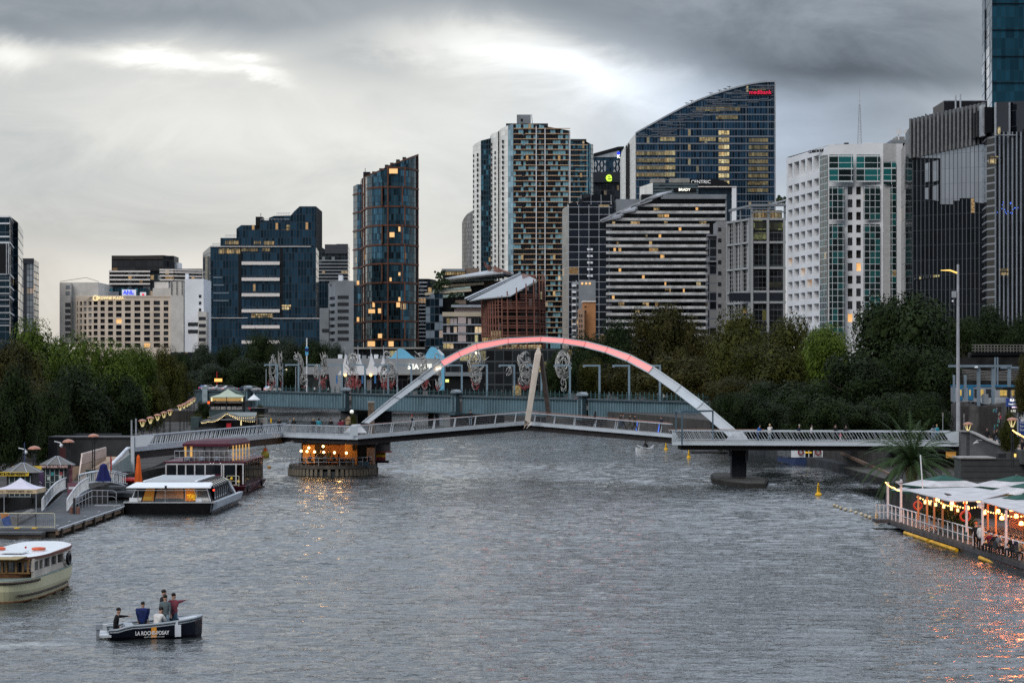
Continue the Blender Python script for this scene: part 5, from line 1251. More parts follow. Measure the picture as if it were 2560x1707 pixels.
block(hb,'wall',864,877,1048,1075,272,.6,mat('hut_wood',(.40,.28,.18),.7));MB().extr([P(862,1049,271.9),P(870.5,1040,271.9),P(879,1049,271.9)],(0,.8,0)).build('roof',MATS['hut_wood'],hb)

# ================================================================ OLD RAIL BRIDGE
rb=thing('rail_bridge','old blue grey riveted girder bridge spanning the river behind the footbridge','bridge')
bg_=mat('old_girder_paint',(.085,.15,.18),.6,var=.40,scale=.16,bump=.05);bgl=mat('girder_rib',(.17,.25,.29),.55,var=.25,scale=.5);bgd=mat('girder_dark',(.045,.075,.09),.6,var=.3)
RA,RB=Vector((X(640,600),600,7.6)),Vector((X(1760,440),440,6.55));RD=(RB-RA);RL=RD.length
def rbp(px,dz=0,off=0):
    k=(px-1280)/F;d=RD;s=(k*RA.y-RA.x)/(d.x-k*d.y);p=RA+d*s
    n_=Vector((RD.y,-RD.x,0)).normalized();return p+n_*off+Vector((0,0,dz))
def rseg(p0,p1,zlo,zhi,off,th,name,mt,par=None):
    a,b=rbp(p0,0,off),rbp(p1,0,off);n_=Vector((RD.y,-RD.x,0)).normalized()*-th
    return MB().hull([a+Vector((0,0,zhi)),b+Vector((0,0,zhi)),b+n_+Vector((0,0,zhi)),a+n_+Vector((0,0,zhi))],[a+Vector((0,0,zlo)),b+Vector((0,0,zlo)),b+n_+Vector((0,0,zlo)),a+n_+Vector((0,0,zlo))]).build(name,mt,par or rb)
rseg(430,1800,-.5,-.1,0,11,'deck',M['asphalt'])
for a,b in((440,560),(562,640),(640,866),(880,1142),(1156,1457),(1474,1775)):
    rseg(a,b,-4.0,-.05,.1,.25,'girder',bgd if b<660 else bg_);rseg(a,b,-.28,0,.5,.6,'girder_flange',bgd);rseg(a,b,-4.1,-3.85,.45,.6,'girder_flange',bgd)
m=0
for px in[645+6.9*k for k in range(165)]:
    if any(abs(px-q)<8 for q in(873,1149,1465)) or m>98*10:continue
    px=px+0
    if m%1==0:
        if m<100:rseg(px,px+.9,-3.9,-.25,.25,.2,'girder_rib',bgl)
        m+=1
m2=MB();n_=Vector((RD.y,-RD.x,0)).normalized()
for px in[645+6.9*k for k in range(165)][100:]:
    if abs(px-1465)<8:continue
    a,b=rbp(px,0,.25),rbp(px+1,0,.25)
    m2.hull([a+Vector((0,0,-.25)),b+Vector((0,0,-.25)),b-n_*.2+Vector((0,0,-.25)),a-n_*.2+Vector((0,0,-.25))],[a+Vector((0,0,-3.9)),b+Vector((0,0,-3.9)),b-n_*.2+Vector((0,0,-3.9)),a-n_*.2+Vector((0,0,-3.9))])
m2.build('girder_rib_rows',bgl,rb,kind='stuff')
for px in(628,873,1149,1465):
    c=rbp(px,0,1.0);s_=1.0 if px<900 else(.9 if px<1200 else.85)
    rzv=math.atan2(RD.y,RD.x)
    o=MB().box((0,0,0),(1.7,1.2,4.4),0,.86).build('buttress',bgd,rb);o.location=c+Vector((0,0,-1.7));o.rotation_euler=(0,0,rzv)
    for sx in(-.7,.7):q=MB().tube([(sx,-.65,-1.9),(sx,-.65,1.6)],.16,8).build('pilaster',bgl,o)
    MB().box((0,-.3,-2.5),(3.1,1.8,.45)).box((0,-.3,-2.15),(2.6,1.5,.3)).build('plinth',bgd,o)
    cp_=[Vector((1.15*math.cos(q),-.8,2.5+.75*math.sin(q))) for q in[math.pi*k/10 for k in range(11)]]
    MB().extr(cp_,(0,1.6,0)).build('domed_cap',mat('zinc_cap',(.26,.30,.33),.4,.3),o);MB().box((0,-.1,2.4),(2.5,1.7,.22)).box((0,-.62,.6),(.7,.1,1.0)).build('cap_ledge',bgd,o)
    if px>700:
        for dy in(0,5,10):
            c2=rbp(px,0,-dy);MB().bb(c2.x-2.2,c2.x+2.2,c2.y,c2.y+1.2,-1,c2.z-4.0).build('river_pier',M['darkstone'],rb)
for px,off in((822,-6),(1027,-6),(1290,-6),(1400,-6),(1600,-6)):
    c2=rbp(px,0,off);MB().bb(c2.x-.9,c2.x+.5,c2.y,c2.y+1,-1,c2.z-4.0).build('river_pier',blkm,rb);MB().lathe((c2.x+1.3,c2.y,0),[(.55,-1),(.55,c2.z-4.6),(.7,c2.z-4.5),(.7,c2.z-4)],10).build('river_pier',gcon,rb)
# railing posts along the deck
for k in range(97):
    px=680+k*11.2;c=rbp(px,0,-.2);m3=MB().bar(c,c+Vector((0,0,1.75)),.16);m3.build('rail_post',mat('teal_post',(.06,.13,.14),.5,var=.3),rb)
m=MB()
for z in(.35,.75,1.1):m.bar(rbp(676,z,-.2),rbp(1772,z,-.2),.06)
m.build('rail',MATS['teal_post'],rb)
# lamp frames
GLF='steel lamp frames on the rail bridge'
fm=mat('frame_steel',(.22,.31,.38),.5,.2,var=.15)
labs=['first','second','third','fourth','fifth','sixth','seventh','eighth','ninth','tenth','eleventh','twelfth']
proto=None
fpx=[689,742,795,851,908,966,1024,1150,1213,1281,1349,1420,1494,1568,1645]
for i,px in enumerate(fpx):
    c=rbp(px,0,-.5);arm=3.6
    lab='%s upside down L shaped lamp frame from the left on the rail bridge'%(['first','second','third','fourth','fifth','sixth','seventh','eighth','ninth','tenth','eleventh','twelfth','thirteenth','fourteenth','fifteenth'][i])
    if proto is None:
        proto=thing('lamp_frame',lab,'lamp post',GLF,c);MB().bar((0,0,0),(0,0,7.4),.42).build('post',fm,proto);MB().bar((-3.5,0,7.25),(.2,0,7.25),.36).build('arm',fm,proto);MB().box((-3.3,0,7.0),(.5,.3,.16)).build('lamp_head',M['steel'],proto)
    else:copy_thing(proto,c,0,lab)
# wire figures
def figure(label,px0,shapes,seed,n=150,red=.28,extra=()):
    """a standing figure of bent steel tubes; shapes: ellipses in photo pixels (cx, cy, rx, ry)"""
    r=random.Random(seed);base=rbp(px0,0,-4);Yb_=base.y;t=thing('wire_figure',label,'sculpture','tubular steel figures on the rail bridge',base);WORLD.add(t.name)
    up,lo=MB(),MB();zs=[Z(s[1]+s[3],Yb_) for s in shapes];z0=base.z+.1;zt=max(Z(s[1]-s[3],Yb_) for s in shapes);zr=z0+(zt-z0)*red
    tot=sum(s[2]*s[3] for s in shapes)
    for s in shapes:
        cx,cy=X(s[0],Yb_),Z(s[1],Yb_);rx,rz_=s[2]/F*Yb_,s[3]/F*Yb_;ry=max(.6,rx*.7)
        for _ in range(max(9,int(.55*n*s[2]*s[3]/tot))):
            a,b=r.uniform(0,6.28),r.uniform(-1.35,1.35);pts=[];jj=r.uniform(.72,1.1);da,db=r.uniform(-.5,.5),r.uniform(-.45,.45)
            for q in range(4):
                aa,bb_=a+da*q,b+db*q;rx,rz_=s[2]/F*Yb_*jj,s[3]/F*Yb_*jj;pts.append(Vector((cx+rx*math.cos(bb_)*math.cos(aa),Yb_+ry*math.cos(bb_)*math.sin(aa),max(z0,cy+rz_*math.sin(bb_)))))
            (lo if pts[1].z<zr else up).tube(pts,.08,4)
        for q0 in(.9,):
            qs=r.uniform(0,6);pts=[Vector((cx+rx*math.cos(q),Yb_-ry*.5,max(z0,cy+rz_*math.sin(q)))) for q in[qs+2.4*j/9 for j in range(10)]];up.tube(pts,.09,4,cap=False)
    for x0,y0,x1,y1 in extra:up.bar(P(x0,y0,Yb_),P(x1,y1,Yb_),.16)
    if not lo.v:lo.bar(base+Vector((-.6,0,.1)),base+Vector((.6,0,.1)),.2)
    up.build('steel_tubes',mat('sculpture_steel',(.46,.45,.43),.4,.3,var=.3,scale=2),t,fix=False);lo.build('painted_tubes',mat('sculpture_red',(.42,.10,.10),.45,var=.75,scale=3),t,fix=False)
figure('wire figure with raised ladder like arm, leftmost in the row',690,[(683,925,11,36),(702,905,6,22),(700,950,8,20),(678,955,8,18)],1,190,extra=[(696,878,696,905),(704,878,704,905),(696,884,704,884),(696,892,704,892),(696,900,704,900)])
figure('leaning wire figure with antler like head left of the flag mast',750,[(752,925,8,34),(760,950,9,20),(745,893,11,8)],2,170,.15,[(736,879,748,900),(744,879,752,895),(752,900,767,962)])
figure('wire figure with a round shield and tall feathers',808,[(808,945,9,24),(812,905,9,20),(792,930,9,19),(806,962,9,12)],3,190,.4,[(800,883,806,905),(806,880,812,905),(812,879,817,905)])
figure('widest crowned wire figure with many raised prongs',882,[(882,945,14,26),(882,905,17,20),(878,960,12,14),(895,955,7,20)],4,280,.42,[(873,879,874,905),(880,879,881,905),(888,880,888,905),(896,882,895,905),(860,915,870,925)])
figure('bird shaped wire figure with small beaked head',970,[(971,940,23,36),(967,887,9,9),(968,962,8,14)],5,330,.3,[(962,880,976,884)])
figure('running wire figure with flowing hair in front of the white illuminated sign',1056,[(1060,915,9,26),(1052,890,14,8),(1062,955,9,20),(1044,962,7,8)],6,200,.38,[(1036,877,1052,892),(1066,945,1076,965)])
figure('slender wire figure with two loops under the arch',1097,[(1097,950,9,26),(1092,893,6,11),(1100,893,5,11),(1097,920,6,20)],7,170,.2)
figure('dense wire figure with outstretched arms below the arch',1191,[(1190,905,20,26),(1190,940,15,22),(1189,962,9,14)],8,270,.3,[(1162,895,1175,905),(1205,905,1222,892)])
figure('dense twin wire figure left of the central strut',1310,[(1310,900,16,22),(1318,925,19,20),(1310,950,16,24),(1272,928,8,12)],9,300,.32)
figure('round headed wire figure with thin body right of the central strut',1408,[(1408,913,21,34),(1408,962,8,18)],10,220,.0)
# ================================================================ PEOPLE
skinm=mat('skin',(.42,.25,.18),.55,var=.1);hairk=mat('hair_dark',(.015,.011,.009),.5,var=.3);hairb=mat('hair_blond',(.35,.24,.12),.5,var=.2);shoem=mat('shoes',(.02,.02,.022),.6);eyem=mat('eye',(.01,.008,.008),.3,var=0)
CL={}
def cloth(c):
    k='cloth_%02d_%02d_%02d'%tuple(int(q*99) for q in c)
    return mat(k,c,.85,var=.25,scale=6)
NAV=(.015,.02,.045);BLK=(.012,.012,.014);GRY=(.12,.13,.14);WHT=(.62,.60,.58);JEAN=(.05,.09,.16);PALE=(.22,.28,.33);MAR=(.14,.015,.03);BLU=(.02,.12,.42);TEAL=(.03,.25,.32);OLV=(.06,.06,.035);TAN_=(.30,.22,.15);PNK=(.6,.15,.25)
POSES={
 # joints: pelvis, chest, neck, head direction; elbows/hands L,R ; knees/feet L,R   (facing -Y, metres, z up from the soles)
 'stand':dict(p=(0,0,.93),c=(0,.01,1.28),n=(0,0,1.47),eL=(.24,.03,1.10),hL=(.25,-.05,.86),eR=(-.24,.03,1.10),hR=(-.25,-.05,.86),kL=(.10,-.02,.50),fL=(.11,.02,.08),kR=(-.10,-.02,.50),fR=(-.11,.02,.08)),
 'lean':dict(p=(0,.08,.90),c=(0,-.06,1.22),n=(0,-.14,1.40),eL=(.24,-.20,1.02),hL=(.13,-.42,1.08),eR=(-.24,-.20,1.02),hR=(-.13,-.42,1.08),kL=(.10,.02,.49),fL=(.12,.10,.08),kR=(-.10,.06,.49),fR=(-.10,.16,.08)),
 'walk':dict(p=(0,0,.90),c=(0,-.03,1.26),n=(0,-.05,1.44),eL=(.23,.14,1.10),hL=(.22,.10,.88),eR=(-.23,-.12,1.10),hR=(-.22,-.28,.96),kL=(.09,-.20,.50),fL=(.09,-.30,.09),kR=(-.09,.04,.48),fR=(-.09,.36,.14)),
 'sit':dict(p=(0,.15,.52),c=(0,.12,.88),n=(0,.07,1.07),eL=(.24,.0,.76),hL=(.14,-.22,.74),eR=(-.24,.0,.76),hR=(-.14,-.22,.74),kL=(.11,-.30,.52),fL=(.11,-.28,.08),kR=(-.11,-.30,.52),fR=(-.11,-.28,.08)),
 'photo':dict(p=(0,0,.93),c=(0,0,1.28),n=(0,-.02,1.46),eL=(.22,-.20,1.28),hL=(.07,-.32,1.52),eR=(-.22,-.20,1.28),hR=(-.07,-.32,1.52),kL=(.10,-.02,.50),fL=(.11,.02,.08),kR=(-.10,-.02,.50),fR=(-.11,.02,.08)),
 # boat crew (own poses)
 'helm':dict(p=(0,.12,.52),c=(0,.06,.90),n=(0,.0,1.10),eL=(.25,-.22,1.0),hL=(.18,-.52,1.02),eR=(-.27,.10,.72),hR=(-.30,-.14,.58),kL=(.12,-.32,.50),fL=(.12,-.34,.08),kR=(-.12,-.30,.50),fR=(-.12,-.32,.08)),
 'hunch':dict(p=(0,.15,.50),c=(0,-.05,.86),n=(0,-.16,1.02),eL=(.25,-.20,.72),hL=(.10,-.42,.80),eR=(-.25,-.20,.72),hR=(-.10,-.42,.80),kL=(.13,-.30,.52),fL=(.13,-.26,.08),kR=(-.13,-.30,.52),fR=(-.13,-.26,.08)),
 'point':dict(p=(0,0,.93),c=(0,0,1.28),n=(0,0,1.47),eL=(.26,-.02,1.12),hL=(.20,-.12,.92),eR=(-.28,-.26,1.40),hR=(-.34,-.52,1.43),kL=(.10,-.02,.50),fL=(.11,.02,.08),kR=(-.10,-.02,.50),fR=(-.11,.02,.08)),
}
_pm={}
def person_mesh(pose,fine=False,bulk=1.0):
    key=(pose,fine,bulk)
    if key in _pm:return _pm[key]
    J={k:Vector(v) for k,v in POSES[pose].items()};V,Ed,Rd,Rg=[],[],[],[]
    def v(p,r,g,par=None):
        V.append(Vector(p));Rd.append(r);Rg.append(g)
        if par is not None:Ed.append((par,len(V)-1))
        return len(V)-1
    b=bulk
    pel=v(J['p'],(.135*b,.105*b),'pants');wa=v(J['p'].lerp(J['c'],.45),(.150*b,.118*b),'shirt',pel);ch=v(J['c']+Vector((0,0,.02)),(.168*b,.125*b),'shirt',wa)
    nb=v(J['n'],(.07,.065),'shirt',ch);d=(J['n']-J['c']).normalized();hd=(d*.4+Vector((0,-.12,.9))).normalized()
    nk=v(J['n']+hd*.035,(.060,.060),'skin',nb);h1=v(J['n']+hd*.12+Vector((0,-.01,0)),(.078,.086),'skin',nk);h2=v(J['n']+hd*.21,(.088,.100),'skin',h1);v(J['n']+hd*.275,(.05,.06),'skin',h2)
    if fine:
        v(J['n']+hd*.155+Vector((0,-.095,0)),(.012,.014),'skin',h1)
        for s in(-1,1):v(J['n']+hd*.16+Vector((s*.085,.01,0)),(.010,.022),'skin',h1)
    for s,e,h in((1,'eL','hL'),(-1,'eR','hR')):
        sh=v(J['c']+Vector((s*.185*b,0,.10)),(.074*b,.074*b),'shirt',ch);up=(J[e]-V[sh]);m1=v(V[sh]+up*.5,(.068*b,.068*b),'shirt',sh)
        el=v(J[e],(.055,.055),'shirt',m1);fo=J[h]-J[e];m2=v(J[e]+fo*.6,(.034,.034),'shirt',el);wr=v(J[h],(.024,.02),'skin',m2)
        if fine:
            f=fo.normalized();sd=Vector((s,0,0));sd=(sd-f*sd.dot(f));sd=sd.normalized() if sd.length>.1 else f.orthogonal().normalized();pn=f.cross(sd)
            pl=v(J[h]+f*.055,(.034,.014),'skin',wr)
            for q,(o_,L) in enumerate(((-.027,.060),(-.009,.072),(.009,.068),(.027,.052))):
                a=v(J[h]+f*.085+sd*o_,(.0095,.009),'skin',pl);c=v(V[a]+f*L*.55+pn*.008,(.0085,.008),'skin',a);v(V[c]+f*L*.35+pn*.022,(.007,.007),'skin',c)
            t1=v(J[h]+f*.035+sd*-.035,(.011,.010),'skin',wr);v(V[t1]+f*.035+sd*-.018,(.009,.009),'skin',t1)
        else:v(J[h]+fo.normalized()*.07,(.034,.018),'skin',wr)
    for s,k,f in((1,'kL','fL'),(-1,'kR','fR')):
        hp=v(J['p']+Vector((s*.095,0,-.06)),(.098*b,.095*b),'pants',pel);m1=v(V[hp].lerp(J[k],.55),(.080*b,.080*b),'pants',hp);kn=v(J[k],(.058,.058),'pants',m1)
        cf=v(J[k].lerp(J[f],.4),(.055,.055),'pants',kn);an=v(J[f]+Vector((0,0,.03)),(.042,.042),'pants',cf);v(J[f]+Vector((0,.03,-.04)),(.042,.036),'shoe',an);v(J[f]+Vector((0,-.13,-.045)),(.040,.030),'shoe',an)
    me=bpy.data.meshes.new('sk');me.from_pydata([tuple(p) for p in V],Ed,[]);o=bpy.data.objects.new('sk',me);COL.objects.link(o)
    md=o.modifiers.new('s','SKIN');md.use_smooth_shade=True
    for i,sv in enumerate(me.skin_vertices[0].data):sv.radius=Rd[i];sv.use_root=(i==0)
    ms=o.modifiers.new('u','SUBSURF');ms.levels=1;ms.render_levels=1
    dg=bpy.context.evaluated_depsgraph_get();dg.update();out=bpy.data.meshes.new_from_object(o.evaluated_get(dg));bpy.data.objects.remove(o)
    out.name='body';out.materials.clear()
    for q in(skinm,cloth(BLK),cloth(JEAN),shoem):out.materials.append(q)
    gi={'skin':0,'shirt':1,'pants':2,'shoe':3};import numpy as np
    Ea=np.array([[V[a],V[c]] for a,c in Ed]);eg=[gi[Rg[c]] for a,c in Ed]
    A,D=Ea[:,0],Ea[:,1]-Ea[:,0];LL=(D**2).sum(1);rr=np.array([max(Rd[c]) for a,c in Ed])
    for pg in out.polygons:
        c=np.array(pg.center);t=np.clip(((c-A)*D).sum(1)/LL,0,1);q=A+D*t[:,None];dd=np.sqrt(((c-q)**2).sum(1))/rr
        i=int(dd.argmin());g_=eg[i]
        pg.material_index=g_;pg.use_smooth=True
    top=J['n']+hd*.235
    _pm[key]=(out,top,hd,J);return _pm[key]
_hair={}
def person(label,loc,rz,pose='stand',shirt=BLK,pants=JEAN,hair='short',fine=False,s=1.0,hairm=None,group=None,cat='person',bulk=1.0,skirt=None):
    me,top,hd,J=person_mesh(pose,fine,bulk);t=thing('person',label,cat,group,loc,rz,s)
    o=bpy.data.objects.new('body',me);COL.objects.link(o);o.parent=t
    for i,c in((1,shirt),(2,pants)):
        o.material_slots[i].link='OBJECT';o.material_slots[i].material=c if isinstance(c,bpy.types.Material) else cloth(c)
    k=(pose,hair,fine)
    if k not in _hair:
        m=MB();prof=[(.001,.085),(.05,.075),(.084,.05),(.101,.01),(.098,-.03),(.085,-.055)] if hair!='long' else[(.001,.09),(.055,.08),(.09,.04),(.105,-.03),(.10,-.14),(.07,-.22)]
        c=top+Vector((0,.022,.0));m.lathe(c,prof[::-1],12,1,1.05)
        if hair=='beanie':m.ball(c+Vector((0,0,.10)),.04,6,4)
        hm=bpy.data.meshes.new('hair');hm.from_pydata(m.v,[],m.f);hm.materials.append(hairk);hm.polygons.foreach_set('use_smooth',[True]*len(hm.polygons));_hair[k]=hm
    h=bpy.data.objects.new('hat' if hair=='beanie' else 'hair',_hair[k]);COL.objects.link(h);h.parent=t
    if hairm:h.material_slots[0].link='OBJECT';h.material_slots[0].material=hairm
    if fine:
        m=MB()
        for sx in(-1,1):m.ball(J['n']+hd*.185+Vector((sx*.032,-.088,0)),.011,6,4)
        _build(m,'eyes',eyem,t);_build(MB().box(J['n']+hd*.115+Vector((0,-.083,0)),(.045,.01,.008)),'mouth',mat('lips',(.25,.09,.08),.5,var=0),t)
    return t
def on(px,py,Y):return P(px,py,Y)
def pline(px,i):
    a,b=dk(i),dk(i+1);k=(px-1280)/F;d=b-a;s=(k*a.y-a.x)/(d.x-k*d.y);return a+d*s
GB='people on the footbridge'
for px,seg,off,rz,pose,sh,pn,hair,lab,hm in[
    (654,0,1.6,90,'walk',BLK,BLK,'short','man in dark coat over white shirt walking left up the bridge ramp',None),
    (698,0,2.8,20,'lean',BLK,BLK,'short','person in black leaning at the ramp top, alone',None),
    (725,1,3.7,180,'lean',GRY,BLK,'short','person in grey checked jacket beside blond woman at far rail',None),
    (735,1,3.6,190,'lean',BLK,(.3,.22,.2),'long','blond woman in black beside the person in grey',hairb),
    (783,1,3.7,180,'lean',BLK,BLK,'long','fair haired person in black, left of the blue backpack',hairb),
    (797,1,3.7,180,'stand',TEAL,BLK,'long','person with bright blue backpack looking over the far rail',None),
    (827,1,3.6,180,'stand',BLK,GRY,'short','tall man in black seen from behind, alone at the rail',None),
    (849,1,3.6,170,'lean',MAR,BLK,'long','person in a maroon coat near the arch foot',None),(856,1,3.4,160,'photo',MAR,BLK,'short','person taking a picture next to the maroon coat',None),
    (1031,2,2.0,-100,'walk',BLK,BLK,'short','person in black with red cap walking up the left bridge span',mat('red_cap',(.4,.03,.03),.7)),
    (1176,2,3.4,180,'stand',BLK,PALE,'short','person in black top and pale trousers near the bridge apex',None),
    (1487,3,2.2,60,'walk',BLK,BLK,'long','woman in black with phone on the right span',None),
    (1551,3,1.6,80,'walk',BLK,JEAN,'short','person in black and jeans at the left of the walking group',None),(1557,3,2.6,80,'walk',GRY,BLK,'short','person with white collar behind the one in jeans',None),
    (1574,3,1.8,80,'walk',BLK,OLV,'short','third person of the walking group on the right span',None),(1586,3,1.8,85,'walk',BLK,BLK,'short','rightmost person of the walking group, in black',None),
    (1653,3,1.6,-60,'stand',NAV,BLK,'short','lone man in dark jacket near the blue lit posts',None)]:
    b=pline(px,seg);b=Vector((b.x*(b.y+off)/b.y,b.y+off,b.z));person(lab,b,R(rz),pose,sh,pn,hair,group=GB,hairm=hm,s=1.05)
def ppl(px,off):k=(px-1280)/F;d=pb2-pa;s=(k*pa.y-pa.x)/(d.x-k*d.y);b=pa+d*s;return Vector((b.x*(b.y+off)/b.y,b.y+off,b.z))
for px,off,rz,pose,sh,pn,hair,lab,hm in[
    (1896,5.2,60,'lean',BLU,JEAN,'short','person in bright blue jacket leaning on the far rail of the platform',None),
    (1924,5.0,150,'photo',WHT,PALE,'beanie','person in white coat and bobble hat drinking on the platform',mat('cream_hat',(.6,.45,.25),.8)),
    (1997,4.5,90,'walk',NAV,BLK,'short','grey haired man in navy jacket walking on the platform',mat('hair_grey',(.4,.38,.36),.7)),
    (2028,3.8,70,'walk',WHT,BLK,'short','person in black jacket and white top walking on the platform',None),
    (2089,5.0,180,'photo',BLK,BLK,'short','person in black seen from behind on the right platform',None),(2114,4.8,160,'lean',BLK,OLV,'short','person in black and olive near the far right rail',None),
    (2101,2.0,90,'walk',PNK,WHT,'short','child in pink walking on the platform behind the railing',None),
    (2333,4.6,0,'lean',PALE,PALE,'long','person in pale blue top standing by the palm fronds',None),(2342,4.8,0,'stand',TEAL,GRY,'short','blond person in teal beside the one in pale blue',hairb),
    (2394,4.6,20,'stand',BLK,BLK,'long','person in black at the right end of the bridge by the lamp pole',None)]:
    person(lab,ppl(px,off),R(rz),pose,sh,pn,hair,group=GB,hairm=hm,s=.62 if 'child' in lab else 1.04)
def chair(label,loc,rz,src=[None]):
    if src[0]:return copy_thing(src[0],loc,rz,label)
    t=src[0]=thing('chair',label,'chair','dark chairs of the riverside guests',loc,rz);MB().box((0,.15,.42),(.42,.42,.05)).build('seat',M['dark'],t);MB().box((0,.37,.68),(.42,.04,.4)).build('backrest',M['dark'],t)
    for sx in(-.18,.18):
        for y in(-.02,.34):MB().bar((sx,y,0),(sx,y,.42),.04).build('leg',M['dark'],t)
GI='guests on the island bar terrace'
for px,Yv,rz,sh,lab in[(757,260,90,BLK,'guest in black seated at the left end of the bar terrace'),(777,259.6,150,MAR,'seated guest in dark red second from left at the bar'),(792,259.3,180,NAV,'seated guest in navy with back to the river'),
    (805,260.4,20,BLK,'seated guest facing out beneath the middle globe lamps'),(814,259.3,170,GRY,'seated guest in grey jumper before the timber wall'),(832,260,-60,OLV,'seated guest in olive at the timber wall'),(846,259.2,-90,BLK,'long haired guest in black at the right of the tables'),(924,260,90,NAV,'person sitting on the blue bench at the terrace end')]:
    c=P(px,1166,Yv);chair('chair under the %s'%lab,(c.x,c.y,1.23),R(rz));person(lab,(c.x,c.y,1.23),R(rz),'sit',sh,BLK,'long' if px in(846,805) else 'short',group=GI)
for px,Yv,lab in[(802,261,'waiter standing under the globe lamps of the island bar'),(822,261.2,'standing guest in yellow top by the timber wall')]:
    c=P(px,1166,Yv);person(lab,(c.x,c.y,1.23),R(20),'stand',OLV if px==822 else BLK,BLK,group=GI)
GS='people on the old rail bridge'
for i,(px,c) in enumerate([(773,WHT),(780,MAR),(793,BLK),(807,WHT),(824,MAR),(1240,BLK),(1452,WHT),(1510,GRY),(1518,BLK),(1580,OLV),(1628,BLK),(1644,WHT),(1652,GRY),(1690,WHT),(1706,WHT),(1720,WHT)]):
    person('%s clothed pedestrian on the rail bridge, %s'%({WHT:'white',MAR:'red',BLK:'black',GRY:'grey',OLV:'olive'}[c],{773:'left of the antler headed figure lamp',780:'beside the shield figure',793:'under the third lamp frame',807:'at the foot of the shield figure',824:'right of the shield figure',1240:'right of a lamp frame under the arch',1452:'by the domed buttress',1510:'first right of the domed buttress',1518:'second right of the domed buttress',1580:'in the middle of the right end',1628:'left of the last lamp frame',1644:'at the last lamp frame',1652:'just right of the last lamp frame',1690:'behind the arch leg, left',1706:'behind the arch leg, middle',1720:'behind the arch leg, right'}[px]),rbp(px,-.15,-1.6),R(px%7*50),'walk',c,BLK,group=GS)
# ================================================================ LEFT BANK
LZ=1.8
def gthing(name,label,cat,px,Y,z,group=None,rz=0):return thing(name,label,cat,group,(X(px,Y),Y,z),rz)
def B(t,name,c,d,mt,rz=0,top=1.0):return MB().box(c,d,rz,top).build(name,mt,t)
# stone wall carrying the bridge end
t=wthing('stone_wall','dark bluestone retaining wall below the trees, left of the bridge end','wall',(X(250,229),229,LZ))
block(t,'wall_face',120,333,1093,1200,229,3.5,M['darkstone']);block(t,'coping',120,333,1091,1094,228.8,4,mat('stone_dark2',(.11,.11,.115),.8));block(t,'upper_wall',165,300,1084,1092,236,1,M['darkstone'])
for x,y0 in((329,1050),(340,1046)):MB().tube([P(x,y0,233),P(x,1092,233)],.09,6).build('post',M['steel'],t)
t=wthing('river_wall','dark timber mooring wall in the water under the left end of the bridge','wall',(-39,222,0))
MB().hull([(-39.4,205,-.5),(-38.6,205,-.5),(-36.2,262,-.5),(-37.2,262,-.5)],[(-39.4,205,2.0),(-38.6,205,2.0),(-36.2,262,2.0),(-37.2,262,2.0)]).build('planking',mat('tarred_timber',(.05,.045,.04),.9,var=.5,scale=.8),t)
# stairs and ramps
t=wthing('concrete_stairs','short flight of brown concrete steps beside the pink balustraded ramp','stairs',(X(188,212),212,LZ));stp=mat('step_concrete',(.24,.17,.12),.85,var=.25)
for k in range(7):MB().bb(X(176,212),X(199,212),209+k*.7,214,LZ+k*.17,LZ+(k+1)*.17).build('step',stp,t)
t=wthing('pink_ramp','tan ramp with a pinkish slatted balustrade climbing left to right before the stone wall','ramp',(X(235,215),215,LZ))
tanc=mat('tan_concrete',(.36,.26,.19),.85,var=.25,scale=.5);pinkw=mat('pink_slats',(.55,.42,.36),.7,var=.15)
f0,f1,f2,f3=P(199,1196,210),P(272,1200,210),P(330,1141,227),P(264,1141,227)
MB().hull([f0,f1,f2,f3],[p-Vector((0,0,.4)) for p in(f0,f1,f2,f3)]).build('ramp_slab',tanc,t)
MB().extr([P(204,1160,213),P(264,1140,222),P(264,1120,222),P(204,1136,213)],(.06,.15,0)).build('slatted_panel',pinkw,t);MB().extr([P(198,1188,211),P(204,1185,213),P(264,1150,222),P(264,1140,222),P(204,1160,213)],(0,.2,0)).build('ramp_wall',tanc,t)
m=MB()
for k in range(19):a=P(204,1136,212.9).lerp(P(264,1120,221.9),k/18);b=P(204,1160,212.9).lerp(P(264,1140,221.9),k/18);m.bar(a,b,.07)
m.bar(P(198,1187,210.9),P(205,1136,212.9),.12);m.build('baluster_row',mat('pale_pink_slats',(.70,.58,.52),.6),t);MB().bar(P(204,1135,213),P(264,1119,222),.14).build('handrail',MATS['pale_pink_slats'],t)
t=wthing('white_ramp','pale grey slatted ramp wall rising towards the end of the footbridge','ramp',(X(300,214),214,LZ));pg=mat('pale_ramp',(.50,.54,.55),.6,var=.12)
MB().extr([P(279,1180,210),P(324,1178,220),P(324,1134,220),P(279,1166,210)],(.1,.2,0)).build('ramp_wall',mat('green_grey_wall',(.24,.30,.29),.7,var=.2),t)
m=MB();ca=[(277,1162),(290,1150),(302,1138),(312,1127),(318,1121),(323,1120)];cb=[(279,1168),(290,1161),(302,1152),(312,1144),(318,1139),(324,1134)]
for i in range(5):
    for f in(0,.33,.66):a=P(*ca[i],210+i*2).lerp(P(*ca[i+1],212+i*2),f);b=P(*cb[i],210+i*2).lerp(P(*cb[i+1],212+i*2),f);m.bar(a,b,.09,.2)
m.build('baluster_row',pg,t);MB().tube([P(*q,209.9+2*i) for i,q in enumerate(ca)],.16,6).build('handrail',MATS['foot_white'],t)
